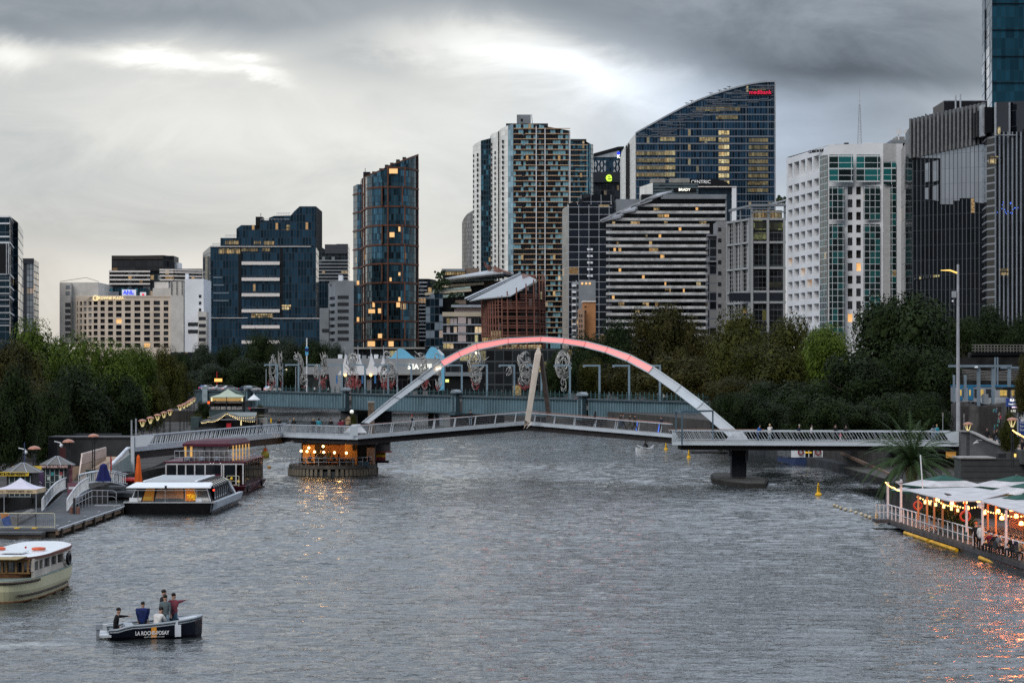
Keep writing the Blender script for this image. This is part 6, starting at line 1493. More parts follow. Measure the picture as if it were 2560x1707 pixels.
# floating dock
t=wthing('floating_dock','grey boarded floating dock running along the left bank towards the white cruiser','dock',(-36,175,.5));dd=mat('dock_boards',(.095,.10,.108),.85,var=.25,scale=1.2);dside=mat('dock_side',(.07,.055,.045),.85,var=.5,scale=1.2)
MB().bb(-41.2,-33.2,160.6,192,.42,.6).build('deck_surface',dd,t);MB().bb(-41,-33.35,160.8,191.8,-.4,.42).build('pontoon',dside,t)
MB().bb(-33.3,-33.1,160.5,192,.18,.5).build('fender_rail',mat('fender_wood',(.22,.15,.10),.8,var=.4,scale=1),t);MB().bb(-33.16,-33.0,160.5,192,.5,.66).build('edge_strip',M['steel'],t)
for k in range(8):MB().bb(-33.15,-32.9,161+k*4.2,161.3+k*4.2,-.3,.6).build('fender_post',dside,t);
for y in(162.5,167,173,179,186):MB().tube([(-33.6,y-.3,.72),(-33.6,y+.3,.72)],.05,6).tube([(-33.6,y,.6),(-33.6,y,.74)],.05,6).build('cleat',M['steel'],t)
MB().bb(-60,-34,158.8,160.6,.30,.45).build('lower_step',dd,t);MB().bb(-60,-34,158.9,160.5,-.4,.30).build('lower_pontoon',dside,t)
# gangways with white bowed balustrades
def gangway(label,a0,a1,b0,b1,h=1.05,bow=.35,n=12,name='gangway'):
    """a0,a1 near left/right corners; b0,b1 far corners"""
    t=thing(name,label,'gangway','gangways to the floating dock',(a0+a1)/2);WORLD.add(t.name)
    MB().hull([a0,a1,b1,b0],[p-Vector((0,0,.2)) for p in(a0,a1,b1,b0)]).build('walkway',dd,t)
    for a,b in((a0,b0),(a1,b1)):
        top=[];low=[]
        for k in range(n+1):
            f=k/n;p=a.lerp(b,f);bz=math.sin(math.pi*f)*bow
            low.append(p+Vector((0,0,.12+bz)));top.append(p+Vector((0,0,h+bz)))
        m=MB()
        for k in range(n):
            m.bar(low[k],top[k],.09);m.bar(low[k].lerp(low[k+1],.5),top[k].lerp(top[k+1],.5),.05)
        m.build('balusters',mat('gangway_white',(.66,.68,.70),.4,.1),t);MB().tube(top,.06,6).build('handrail',MATS['gangway_white'],t);MB().tube(low,.05,6).build('lower_rail',MATS['gangway_white'],t)
V=Vector
gangway('nearest white gangway rising from the dock beside the ticket tent',V((-38.45,180,.62)),V((-36.4,180,.62)),V((-38.9,192,1.85)),V((-36.9,192,1.85)))
gangway('second white gangway behind the folded blue parasol',V((-39.2,200,1.8)),V((-39.0,198,1.8)),V((-36.9,211,1.3)),V((-36.6,208,1.3)),name='gangway')
# dock rail, bollards, barrier
t=thing('dock_railing','thin grey tube railing on the dock beside the nearest gangway','railing',None,(-36,184,.6));m=MB();WORLD.add(t.name)
pts=[V((-36.0,181.5,1.7)),V((-35.9,188,2.0)),V((-34.2,188.5,1.95)),V((-33.9,188.5,1.8)),V((-33.9,188.5,.6))];m.tube(pts,.035,5).tube([p-V((0,0,.5)) for p in pts[:4]],.025,5)
for k in range(6):q=pts[0].lerp(pts[1],k/5);m.tube([q,V((q.x,q.y,.6))],.03,5)
for k in range(1,4):q=pts[1].lerp(pts[2],k/4);m.tube([q,V((q.x,q.y,.6))],.03,5)
m.build('tube_rail',M['steel'],t);block(t,'ramp_edge',236,301,1262,1264,184,.2,M['steel'])
for i,(x,Yv,lab) in enumerate(((179,178.5,'left of the two short brown bollards at the foot of the gangway'),(195,178.2,'right of the two short brown bollards at the foot of the gangway'))):
    MB().lathe((X(x,Yv),Yv,.6),[(.17,0),(.17,.5),(.14,.55)],10).build('bollard',mat('brown_bollard',(.20,.10,.08),.7),label=lab,cat='bollard',group='short brown bollards')
MB().box((X(185.5,178),178,1.25),(.17,.17,1.3)).build('mooring_post',M['dark'],label='black square post with a grey top at the foot of the gangway',cat='post')
t=thing('crowd_barrier','low wire mesh barrier along the near edge of the dock','barrier',None,(X(60,161.2),161.2,.6));WORLD.add(t.name);m=MB();y=161.3
for a,b in((0,45),(45,90),(90,137)):
    xa,xb=X(a,y),X(b,y);m.tube([(xa,y,.6),(xa,y,1.7)],.03,5).tube([(xb,y,.6),(xb,y,1.7)],.03,5)
    for k in range(9):m.tube([(xa+(xb-xa)*k/9,y,.75),(xa+(xb-xa)*k/9,y,1.65)],.008,4)
m.build('mesh_panel',M['steel'],t);cr=mat('cream_rail',(.60,.58,.42),.5);MB().tube([(-40,y,1.7),(X(135,y),y,1.7),(X(137,y),y,1.6),(X(137,y),y,.7)],.035,5).build('top_rail',cr,t);MB().tube([(-40,y,.7),(X(137,y),y,.7)],.035,5).build('bottom_rail',cr,t)
for x in(41,85):B(t,'yellow_foot',V((X(x,161),161.2,.62)),(.35,.5,.06),M['yellow'])
for x,c in((30,162.2),(52,162.6)):pass
t=thing('poster_board','leaning blue and orange poster board at the left edge of the dock','sign',None,(X(12,161.8),161.8,.62));WORLD.add(t.name)
MB().extr([P(4,1296,161.9),P(24,1287,161.9),P(29,1312,161.9),P(10,1317,161.9)],(0,.05,0)).build('blue_panel',mat('poster_blue',(.06,.12,.35),.5,var=.4,scale=3),t);MB().extr([P(0,1284,161.9),P(15,1280,161.9),P(24,1287,161.9),P(4,1296,161.9)],(0,.05,0)).build('orange_panel',mat('poster_orange',(.55,.22,.06),.5,var=.4,scale=4),t)
t=thing('stone_bench','long rounded grey bench on the dock under the tent edge','bench',None,(X(55,169),169,.6));WORLD.add(t.name)
MB().tube([P(34,1304,165),P(78,1284,176)],.42,8).build('seat',M['stone'],t)
# ticket kiosks
def kiosk(label,px,Y,w,h,signtext,scol,tcol,sx0,sx1):
    t=gthing('ticket_kiosk',label,'kiosk',px,Y,LZ,'ticket kiosks on the promenade');dkb=mat('kiosk_frame',(.03,.03,.033),.6);gw=mat('kiosk_mullion',(.38,.42,.42),.5)
    B(t,'wall',(0,w/2,h/2),(w,w,h),dkb)
    B(t,'window',(0,-.02,h*.46),(w*.78,.04,h*.86),mat('kiosk_glass',(.03,.045,.05),.15,var=.6,scale=2.5))
    m=MB()
    for k in range(5):m.box((-w*.39+w*.78*k/4,-.06,h*.46),(.06,.05,h*.88))
    for k in range(4):m.box((0,-.06,h*.05+h*.83*k/3),(w*.8,.05,.05))
    m.build('window_grid',gw,t)
    r=random.Random(int(px))
    for k in range(5):B(t,'poster',(r.uniform(-.3,.3)*w,-.09,r.uniform(.3,.75)*h),(.25,.01,.3),mat('poster_%d'%(k%3),[(.45,.5,.48),(.30,.06,.07),(.05,.30,.32)][k%3],.6))
    e=w*.72;m=MB();n=8;ring=[V((math.cos(R(22.5+45*k))*e*1.08,w/2+math.sin(R(22.5+45*k))*e*1.08,h)) for k in range(8)]
    tp=[V((math.cos(R(22.5+45*k))*.15,w/2+math.sin(R(22.5+45*k))*.15,h+.75)) for k in range(8)];m.hull(ring,tp).build('roof',mat('zinc_roof2',(.16,.155,.15),.6,var=.25,scale=1.2),t)
    m=MB()
    for a,b in zip(ring,tp):m.bar(a+V((0,0,.03)),b+V((0,0,.03)),.06)
    m.build('roof_ribs',M['steel'],t)
    Z0=h-.08;ys=-.35;xa,xb=X(sx0,Y+ys)-t.location.x,X(sx1,Y+ys)-t.location.x
    sb=B(t,'sign_board',((xa+xb)/2,ys,Z0),(xb-xa,.1,.34),scol)
    text('sign_lettering',signtext,.27,tcol,t,((xa+xb)/2+.05,ys-.08,Z0),depth=.01,sx=(xb-xa)/(len(signtext)*.178),bold=.008)
    return t
k2=kiosk('ticket kiosk with red lettering on a black sign, right of the yellow one',137,192,2.05,2.15,'FERRY & CRUISE TICKETS',mat('sign_black',(.02,.015,.015),.5),mat('sign_red_white',(.8,.55,.5),.5,var=0),88,178)
k1=kiosk('ticket kiosk with yellow sign nearest the left edge',50,180,2.2,2.05,'FERRY & CRUISE TICKETS',mat('sign_yellow',(.72,.50,.05),.5),blkm,-22,72)
MB().tube([(0.1,1.2,2.7),(0.1,1.2,4.5)],.04,6).build('mast',mat('blue_mast',(.05,.07,.16),.5),k1);B(k1,'side_sign',(.0,2.6,2.35),(2.4,.1,.3),MATS['sign_yellow'])
B(k2,'side_poster',(1.35,.2,1.2),(.3,.05,2.0),mat('poster_strip',(.20,.08,.10),.6,var=.6,scale=4));B(k2,'chimney',(.2,2.4,3.0),(.5,.4,1.3),mat('maroon_box',(.06,.015,.015),.6))
for k,(x,y,Yq,lab) in enumerate(((61,1127,186,'white dome security camera on the blue mast above the yellow kiosk'),(150,1110,196,'white dome security camera above the kiosk with red lettering'))):
    c=P(x,y,Yq);t=thing('security_camera',lab,'camera',None,c);MB().ball((.12,0,-.12),.17,10,7).build('dome',M['white'],t);MB().tube([(-.5,0,.25),(-.2,0,.18),(.1,0,.1)],.05,5).build('arm',M['white'],t);MB().tube([(-.15,0,0),(-.15,0,-2.2)],.06,6).build('pole',M['dark'],t)
# ticket tent
t=gthing('ticket_tent','white gazebo tent with cream printed valance on the dock by the left edge','tent',50,167.5,.6);w=1.62;e=2.35
pk_=V((.05,0,3.42));co=[V((sx*w,sy*w,e+.28)) for sx,sy in((-1,-1),(1,-1),(1,1),(-1,1))];m=MB();lil=mat('tent_lilac',(.62,.60,.70),.8,var=.08)
for i in range(4):
    a,b=co[i],co[(i+1)%4];N=6;prev=[a,b]
    for k in range(1,N+1):
        f=k/N;sag=lambda p:p.lerp(pk_,f)-V((0,0,.18*math.sin(math.pi*f)));cur=[sag(a),sag(b)]
        m.face([prev[0],prev[1],cur[1],cur[0]] if k<N else[prev[0],prev[1],cur[1]]);prev=cur
m.build('canopy',lil,t,fix=False);m=MB()
for i in range(4):a,b=co[i],co[(i+1)%4];m.extr([a,b,b-V((0,0,.33)),a-V((0,0,.33))],((b-a).normalized().cross(V((0,0,1))))*.02)
m.build('valance',mat('tent_cream',(.60,.47,.30),.8),t);text('valance_lettering','ferry - TICKETS HERE - ferry',.2,mat('dark_letter',(.05,.04,.05),.6),t,(0,-w-.05,e+.12),depth=.005,sx=1.1)
for sx,sy in((-1,-1),(1,-1),(1,1),(-1,1)):MB().tube([(sx*w*.97,sy*w*.97,0),(sx*w*.97,sy*w*.97,e+.2)],.035,6).build('leg',M['steel'],t)
# banners, boards, parasols
t=gthing('feather_banner','purple feather banner with white zigzag between the two kiosks','banner',92,184,LZ);pu=mat('banner_purple',(.10,.06,.14),.7)
MB().extr([V(q) for q in((-.45,0,.3),(-.3,0,1.0),(0,0,1.75),(.35,0,2.0),(.58,0,1.85),(.55,0,.9),(.35,0,.25))],(0,.03,0)).build('sail',pu,t);m=MB()
for y in(.95,.7):m.extr([V((-.25,-.02,y)),V((-.02,-.02,y+.2)),V((.1,-.02,y+.08)),V((.25,-.02,y+.22)),V((.45,-.02,y+.05)),V((.45,-.02,y-.02)),V((.25,-.02,y+.14)),V((.1,-.02,y)),V((-.02,-.02,y+.12)),V((-.25,-.02,y-.08))],(0,-.01,0))
m.build('zigzag_mark',mat('mark_white',(.6,.58,.62),.6),t);MB().lathe((-.05,-.02,1.3),[(.1,0),(.1,.02)],10).build('yellow_dot',M['yellow'],t);MB().tube([(-.5,0,0),(-.45,0,.9),(0,0,1.8),(.4,0,2.05)],.02,5).build('pole',M['dark'],t)
t=gthing('notice_board','maroon notice board with a white label, right of the red lettered kiosk','sign',181,189,LZ-.6);B(t,'panel',(0,0,.9),(.85,.06,1.0),mat('board_pink',(.22,.10,.13),.6,var=.2));B(t,'label_strip',(0,-.05,.95),(.62,.03,.2),M['white']);B(t,'base',(0,0,.2),(.8,.3,.4),MATS['board_pink'])
def folded(label,px,Y,ytop,z0,r0,mt):
    t=gthing('folded_parasol',label,'parasol',px,Y,z0);h=Z(ytop,Y)-z0;m=MB();n=14;prof=[(.06,h),(r0*.42,h*.93),(r0*.5,h*.78),(r0*.75,h*.5),(r0,h*.22)];i0=0
    rings=[[V((math.cos(2*math.pi*k/n)*r_*(1+.22*(k%2)),math.sin(2*math.pi*k/n)*r_*(1+.22*(k%2)),z)) for k in range(n)] for r_,z in prof]
    for a,b in zip(rings,rings[1:]):m.hull(a,b,cap=False)
    m.face(rings[0]);m.build('cloth',mt,t,fix=False);MB().tube([(0,0,0),(0,0,h)],.035,6).build('pole',M['steel'],t)
folded('folded navy blue parasol behind the gangway balustrade',259,199,1158,LZ,.62,M['navy']);folded('folded orange parasol beside the moored ferries',346,213,1137,.7,.34,M['orange'])
t=gthing('litter_bin','dark green litter bin beside the lamp pole on the promenade','bin',227,207,LZ);B(t,'body',(0,0,.55),(.75,.7,1.1),mat('bin_green',(.015,.05,.03),.5));B(t,'lid',(0,0,1.13),(.8,.75,.08),M['black'])
t=gthing('red_flag','narrow red flag next to the folded blue parasol','flag',276,202,LZ);MB().tube([(0,0,0),(0,0,2.9)],.02,5).build('pole',M['dark'],t);MB().extr([V((0,0,2.8)),V((.14,0,2.3)),V((.12,0,1.3)),V((0,0,1.1))],(0,.02,0)).build('cloth',M['red'],t)
t=wthing('ferry_pontoon','low floating pontoon with red covered kayaks beneath the bridge end','pontoon',(-36,213,.5));MB().bb(-39.2,-34.6,208,226,.3,.7).build('deck_surface',dd,t);MB().bb(-39,-34.8,208.2,225.8,-.3,.3).build('float',dside,t)
t=gthing('covered_kayak','red and black covered kayak on the pontoon left of the orange parasol','kayak',326,214,.9,rz=.1);MB().ball((0,0,.75),1.0,12,6,.28).build('cover',M['red'],t);B(t,'trolley',(0,0,.3),(1.3,.6,.5),blkm)
# mushroom lamps
GLm='copper mushroom lamps along the left bank'
def mushroom(label,loc,h,s=1.0,group=GLm,lit=True,src=[None]):
    if src[0] is None:
        t=thing('mushroom_lamp',label,'lamp',group,loc,0);m=MB();m.lathe((0,0,0),[(.56,-.08),(.52,.02),(.38,.14),(.18,.21),(.03,.24)],18);m.build('cap',M['copper'],t,smooth=True)
        for k in range(5):a=2*math.pi*k/5+.3;MB().bar((math.cos(a)*.36,math.sin(a)*.36,-.06),(math.cos(a)*.14,math.sin(a)*.14,-.62),.05).build('light_tube',M['glow2'],t)
        MB().lathe((0,0,-.72),[(.14,0),(.16,.1)],10).build('collar',M['glow2'],t);m=MB()
        for sx,sy in((-1,-1),(1,-1),(1,1),(-1,1)):m.bar((sx*.1,sy*.1,-4.6),(sx*.1,sy*.1,-.7),.06)
        for k in range(7):m.box((0,0,-4.5+k*.6),(.26,.26,.05))
        m.build('pole',M['dark'],t);src[0]=t;return t
    return copy_thing(src[0],loc,0,label,s=s,group=group)
ORD=['first','second','third','fourth','fifth','sixth','seventh','eighth','ninth','tenth','eleventh']
for i,(x,y,w_) in enumerate([(356,1052,20),(376,1045,19),(394,1038,18),(410,1032,17),(425,1027,16),(450,1015,15),(460,1011,14),(468,1007,13.5),(474,1003,13),(479,1000,12.5),(485,996,12)]):
    Yv=1.0*F/w_;mushroom('%s lit mushroom lamp in the row behind the bridge railing, counted from the left'%ORD[i],P(x,y,Yv),4)
for x,y,Yv,lab in((86,1121,186,'copper mushroom lamp above the yellow signed kiosk'),(171,1104,196,'copper mushroom lamp right of the red lettered kiosk'),(234,1090,206,'tallest copper mushroom lamp, in front of the stone wall')):
    t=mushroom(lab,P(x,y,Yv),4,group='copper mushroom lamps by the kiosks')
    for c in t.children:
        if c.name.startswith('light_tube') or c.name.startswith('collar'):c.material_slots[0].link='OBJECT';c.material_slots[0].material=M['dark']
# riverside restaurants beyond the bridge
Yr_=335
t=wthing('riverside_restaurant','two storey riverside restaurant with pale green tent roof, left behind the bridge ramp','restaurant',(X(565,Yr_),Yr_,LZ))
gk=mat('sage_roof',(.40,.46,.36),.7,var=.1);m=MB();pk2=P(569.7,972,Yr_+4)
cr_=[P(525,992,Yr_),P(607,992,Yr_),P(612,989,Yr_+9),P(535,989,Yr_+9)]
for i in range(4):a,b=cr_[i],cr_[(i+1)%4];mm_=lambda p:p.lerp(pk2,.5)-V((0,0,.25));m.face([a,b,mm_(b),mm_(a)]);m.face([mm_(a),mm_(b),pk2])
m.build('tent_roof',gk,t,fix=False);MB().extr([P(572,975,Yr_+9),P(585,974,Yr_+12),P(613,987,Yr_+10),P(600,990,Yr_+9)],(0,.1,.1)).build('rear_roof',mat('dark_green_roof',(.05,.075,.06),.7),t)
block(t,'awning',524,608,992,994.5,Yr_-.1,.3,gk);block(t,'lit_screen',527,606,994.5,1002,Yr_+.2,.1,mat('lit_screen',(.3,.2,.08),.6,var=.6,scale=2,emit=.35,ecol=(1,.6,.2)));block(t,'clear_screen',525,607,1002,1008,Yr_+.1,.1,mat('clear_screen',(.13,.11,.10),.4,var=.6,scale=2))
block(t,'upper_room',526,606,1002,1018,Yr_+1,8,blkm)
for x in(525,566,606):block(t,'post',x-.7,x+.7,992,1026,Yr_-.2,.15,M['dark'])
for k in range(6):block(t,'balustrade_panel',525+k*13.6,536.5+k*13.6,1016,1024,Yr_-.1,.1,mat('poster_panel',(.35,.33,.32),.6,var=.7,scale=2.5))
block(t,'lower_wall',523,607,1024,1040,Yr_,9,mat('teal_cladding',(.05,.08,.085),.7,var=.2));block(t,'corner_post',608,612,990,1030,Yr_+1,.4,M['dark']);block(t,'lantern',519,524,1003,1009,Yr_-.5,.3,mat('red_lamp',(.8,.1,.02),.5,var=0,emit=1.2,ecol=(1,.12,.02)))
block(t,'lantern',527,531,994,1003,Yr_-.4,.2,M['glow2']);block(t,'lantern',604,607,994,1003,Yr_-.4,.2,M['glow2'])
for x0,y0,x1,y1 in((524,1008,540,1001),(607,1008,598,1001)):MB().bar(P(x0,y0,Yr_-.4),P(x1,y1,Yr_-.4),.12).build('strut',M['dark'],t)
Yf_=312
t=wthing('fairy_light_pavilion','low dark pavilion with gabled roof and strings of fairy lights behind the bridge ramp','pavilion',(X(570,Yf_),Yf_,LZ));sl=mat('slate_roof',(.17,.19,.18),.6,var=.25,scale=.4)
MB().extr([P(567,1030,Yf_+6),P(642,1030,Yf_+8),P(642,1040,Yf_),P(600,1040,Yf_)],(0,0,-.2)).build('roof',sl,t);MB().extr([P(567,1031,Yf_),P(541,1050,Yf_),P(518,1043,Yf_+5),P(559,1030,Yf_+6)],(0,0,-.15)).build('roof',mat('dark_roof',(.03,.035,.03),.7),t)
m=MB()
for x0,y0,x1,y1 in((567,1031,541,1050),(567,1031,600,1048),(541,1049,501,1055),(600,1047,638,1051)):m.bar(P(x0,y0,Yf_-.2),P(x1,y1,Yf_-.2),.22)
m.build('eaves',mat('pale_eaves',(.30,.29,.26),.7),t);block(t,'interior',500,640,1050,1085,Yf_+2,8,blkm);block(t,'corner_post',640,643,1036,1085,Yf_-.2,.2,M['wood']);block(t,'hedge_wall',487,540,1068,1085,Yf_-1,.6,M['darkstone'])
block(t,'red_cabinet',566,577,1058,1070,Yf_+1,.5,mat('red_lit',(.4,.02,.03),.5,var=.5,scale=3,emit=.12,ecol=(1,.05,.08)));block(t,'lit_column',601,604,1050,1063,Yf_-.1,.2,M['glow2']);block(t,'storage_box',477,497,1042,1075,Yf_+3,3,MATS['teal_cladding'])
def fairy(t,pts,n,sag,rad,mt,seed=0,sep=True,name='bulb'):
    r=random.Random(seed);m=MB()
    for(a,b) in zip(pts,pts[1:]):
        a,b=V(a),V(b)
        m.tube([a.lerp(b,k/8)-V((0,0,sag*math.sin(math.pi*k/8))) for k in range(9)],.012,3)
        for k in range(n):
            f=(k+.5)/n;c=a.lerp(b,f)-V((0,0,sag*math.sin(math.pi*f)+rad))
            if sep:MB().ball(c,rad*r.uniform(.8,1.15),8,5).build(name,mt,t)
    m.build('cable',M['dark'],t)
sm=mat('fairy_bulb',(1,.8,.4),.5,var=0,emit=2.2,ecol=(1,.75,.35))
fairy(t,[P(503,1056,Yf_-.3),P(520,1053,Yf_-.3),P(540,1051,Yf_-.3)],6,.1,.045,sm);fairy(t,[P(541,1051,Yf_-.4),P(567,1033,Yf_-.4),P(600,1049,Yf_-.4)],8,.05,.05,sm);fairy(t,[P(602,1049,Yf_-.3),P(638,1053,Yf_-.3)],8,.1,.045,sm);fairy(t,[P(575,1038,Yf_-.3),P(638,1042,Yf_-.3)],12,.2,.045,sm);fairy(t,[P(519,1043,Yf_+4.8),P(559,1031,Yf_+5.8)],14,.0,.07,mat('amber_bulb',(1,.6,.1),.5,var=0,emit=1.3,ecol=(1,.55,.1)))
t=gthing('terrace_parasol','white open parasol on the terrace right of the green tent roof','parasol',635,360,LZ);h=Z(986,360)-LZ;r0=31/F*360/2
MB().lathe((0,0,0),[(r0,h-.95),(r0,h-.80),(.05,h),(.03,h+.25)],8).build('canopy',M['white'],t);MB().tube([(0,0,0),(0,0,h)],.05,6).build('pole',M['dark'],t)
block_t=wthing('terrace_deck','dark dining terrace with red cushions under the white parasol','terrace',(X(636,362),362,LZ));block(block_t,'deck',612,662,1020,1032,362,5,blkm);block(block_t,'screen',644,668,1044,1064,318,.4,mat('white_fence',(.35,.36,.35),.6));block(block_t,'cushion',621,626,1018,1024,361.8,.2,MATS['red_lit']);block(block_t,'yellow_jacket',676,679,1045,1057,316,.2,M['yellow']);MB().bar(P(646,1038,318),P(676,1038,318),.2).bar(P(676,1038,318),P(676,1065,318),.2).build('jetty_frame',M['stone'],block_t)
# road, cars, street lamps beyond
t=wthing('bridge_abutment','pale blue grey square pier of the rail bridge behind the green tent roof','pier',rbp(519,-4,1));c=rbp(519,0,.8);MB().bb(c.x-.75,c.x+.75,c.y-.6,c.y+.6,1.8,c.z+.6).build('shaft',mat('abutment_paint',(.30,.37,.40),.6),t);MB().bb(c.x-.9,c.x+.9,c.y-.75,c.y+.7,c.z+.6,c.z+1.2).build('cap',MATS['abutment_paint'],t)
def car(label,px,off,rz,col):
    t=thing('car',label,'car','cars queueing at the left end of the rail bridge',rbp(px,-.1,off),R(rz));cm=mat('car_%s'%label.split()[0],col,.3,.2,var=.05)
    s=[(-2.15,.35),(-2.2,.75),(-1.9,1.0),(-1.5,1.05),(-1.0,1.5),(.5,1.5),(1.15,1.05),(2.05,.9),(2.2,.6),(2.15,.35)]
    MB().extr([V((x,-.88,z)) for x,z in s],(0,1.76,0)).build('body',cm,t);w=[(-1.35,1.07),(-.92,1.43),(.45,1.43),(.98,1.07)]
    MB().extr([V((x,-.9,z)) for x,z in w],(0,1.8,0)).build('side_windows',M['darkglass'],t)
    for sx in(-1.35,1.35):
        for sy in(-.8,.8):MB().torus((sx,sy,.33),.23,.11,'Y',12,6).build('wheel',M['black'],t)
    for sy in(-.62,.62):MB().box((-2.2,sy,.72),(.06,.3,.14)).build('tail_light',mat('tail_lamp',(.6,.02,.01),.4,var=0,emit=1.2,ecol=(1,.08,.03)),t)
    return t
for px,off,rz,col,lab in((490,-3,60,(.05,.08,.2),'blue car at the left end of the queue under the lit sign'),(507,-2,25,(.7,.7,.7),'white hatchback near the pale square pier'),(528,-3,20,(.5,.52,.55),'silver car with sloping rear right of the pale pier'),(558,-2,30,(.40,.43,.45),'grey hatchback above the green tent roof'),(584,-4,10,(.06,.08,.13),'navy car between the grey hatchback and white car'),(607,-3,30,(.65,.65,.66),'pale car left of the first domed buttress'),(634,-5,70,(.3,.35,.45),'steel coloured van behind the first domed buttress'),(658,-3,20,(.68,.66,.62),'cream car right of the first domed buttress')):
    car(lab,px,off,rz,col)
for px,y0,lab,lit in((616,911,'plain street light pole left of the first lamp frame',0),(634,908,'blue street light pole above the first domed buttress',1),(666,917,'pale street light pole right of the first domed buttress',0),(593,922,'thin pole beyond the car queue',0)):
    b=rbp(px,-.1,-9);t=thing('street_light',lab,'street light','street lights beyond the rail bridge',b);h=Z(y0,b.y)-b.z;MB().tube([(0,0,0),(0,0,h)],.11,6).build('pole',M['grey'] if lit==0 else fm,t)
    if lit:MB().bar((0,0,h-2),(.9,0,h-1.7),.1).build('arm',fm,t);MB().ball((1,0,h-1.75),.22,8,5).build('lamp',M['glow2'],t)
b=rbp(482,0,-8);t=thing('lit_sign','small orange lit box sign on a red pole at the end of the plane trees','sign',None,b);h=Z(950,b.y)-b.z;B(t,'panel',(.1,0,h),(2.2,.2,.9),mat('sign_orange',(.9,.4,.1),.5,var=.4,scale=2,emit=1.3,ecol=(1,.45,.12)));MB().tube([(-.3,0,0),(-.3,0,h+2.5)],.1,6).build('pole',M['red'],t)
for x,y,Yv,lab in((624,920,700,'left'),(641,921,705,'right')):MB().ball(P(x,y,Yv),.35,8,5).build('globe_lamp',M['glow2'],label='%s of the two small glowing globe lamps among the gum trees'%lab,cat='lamp',group='glowing globes among the gum trees')
# ================================================================ aquarium and tents beyond the rail bridge
Ya=690
t=wthing('aquarium_building','low grey riverside hall with a white illuminated sign and two blue wave shaped roofs','building',(X(970,Ya),Ya,4));ag=mat('aquarium_grey',(.30,.31,.32),.7,var=.12,scale=.2);bf=mat('sky_blue_fin',(.17,.48,.68),.6,var=.08)
block(t,'wall',817,1109,896,935,Ya,20,ag);block(t,'glazing',817,1110,935,1000,Ya+1,15,C_lattice);block(t,'side_block',758,818,917,936,Ya+4,14,ag);block(t,'side_glazing',760,820,936,1000,Ya+5,10,MATS['charcoal_glass']);MB().extr([P(817,896,Ya-.5),P(862,896,Ya-.5),P(852,985,Ya-.5),P(828,985,Ya-.5)],(0,.6,0)).build('sloped_wall',ag,t);block(t,'roof_trim',900,1095,933,937,Ya-.6,.6,M['concrete'])
def hump(x0,x1,xc,top,base,xr=None):
    pts=[];
    for k in range(25):
        f=k/24;x=x0+(x1-x0)*f;w=(xc-x0) if x<xc else(x1-xc);q=abs(x-xc)/w;pts.append(P(x,base-(base-top)*(.5+.5*math.cos(math.pi*q)),Ya+3))
    return MB().extr(pts+[P(x1,base+1,Ya+3),P(x0,base+1,Ya+3)],(0,4,0))
hump(972,1042,1000,871,895).build('blue_wave_roof',bf,t);hump(1055,1118,1080,866.5,895).build('blue_wave_roof',bf,t);block(t,'blue_end_wall',1098,1110,888,975,Ya-1,6,bf);MB().bar(P(1095,874,Ya+1),P(1109,888,Ya+1),.6).build('white_edge',M['white'],t)
sign(t,'SEA LIFE',1050,917,Ya,12,whitel,bold=.018,sx=1.0,off=1.2)
for k in range(9):block(t,'roof_plant',845+k*15,855+k*15,886+(k%3)*2,897,Ya+8,3,[M['white'],gcon,M['steel']][k%3])
Yx=640
t=wthing('white_tents','white peaked fabric tents in front of the grey riverside hall','tent',(X(905,Yx),Yx,4));tw=mat('tent_white',(.78,.78,.80),.7,var=.05)
def peak(xl,xc,xr,top,val,base=937):
    L=[(xl,base)]+[(xl+(xc-xl)*f,val+(top-val)*f**2.2) for f in(0.15,.4,.6,.8,.92,1)]+[(xr-(xr-xc)*f,val+(top-val)*f**2.2) for f in(.92,.8,.6,.4,.15)]+[(xr,base)]
    return MB().extr([P(x,y,Yx) for x,y in L],(0,5,0))
for xl,xc,xr,tp,vl in((845,863,882,886,932),(880,895,916,888,922),(914,927,946,884,924),(943,958,966,888,920)):peak(xl,xc,xr,tp,vl).build('tent_canopy',tw,t)
for x in(863,895,927,959):MB().tube([P(x,864,Yx+2),P(x,992,Yx+2)],.12,6).build('mast',M['steel'],t)
for x in(863,927):MB().ball(P(x,938,Yx-.5),.42,8,5).build('lamp',mat('amber_globe',(1,.7,.3),.5,var=0,emit=2.5,ecol=(1,.6,.2)),t)
for x in(840,904,936):block(t,'flag_banner',x,x+4,938,958,Yx-.6,.1,mat('blue_banner',(.05,.18,.42),.6,var=.4,scale=1))
MB().tube([P(993,874,Yx),P(993,992,Yx)],.2,6).build('tall_pole',M['grey'],label='tall grey pole in front of the left blue wave roof',cat='pole')
t=thing('flag_mast','white mast with a furled light blue and navy flag among the gum trees','flag',None,(X(767,680),680,4.2));WORLD.add(t.name);MB().tube([P(767,845,680),P(767,1000,680)],.2,6).build('mast',M['white'],t);MB().box(P(767,877,680),(.9,.5,2.6)).build('flag',mat('flag_blue',(.12,.42,.70),.7,var=.3),t);MB().box(P(767,874,679.6),(1.0,.5,.7)).build('flag_band',M['navy'],t)
Yv_=800
t=wthing('dark_podium_row','long dark podium with lit shop fronts behind the grey riverside hall','building',(X(1150,Yv_),Yv_,4));walls(t,[(884,Yv_,871),(1410,Yv_,871)],4,curtain('curtain_podium2',(.012,.014,.016),(.05,.055,.06),3.2,4.2,.3,.6,lit=.25,es=.7,ecol=(1,.72,.3)),'facade');block(t,'terrace_beam',884,1062,868,872,Yv_-2,4,M['concrete']);block(t,'core',886,1408,872,990,Yv_+1,12,blkm)
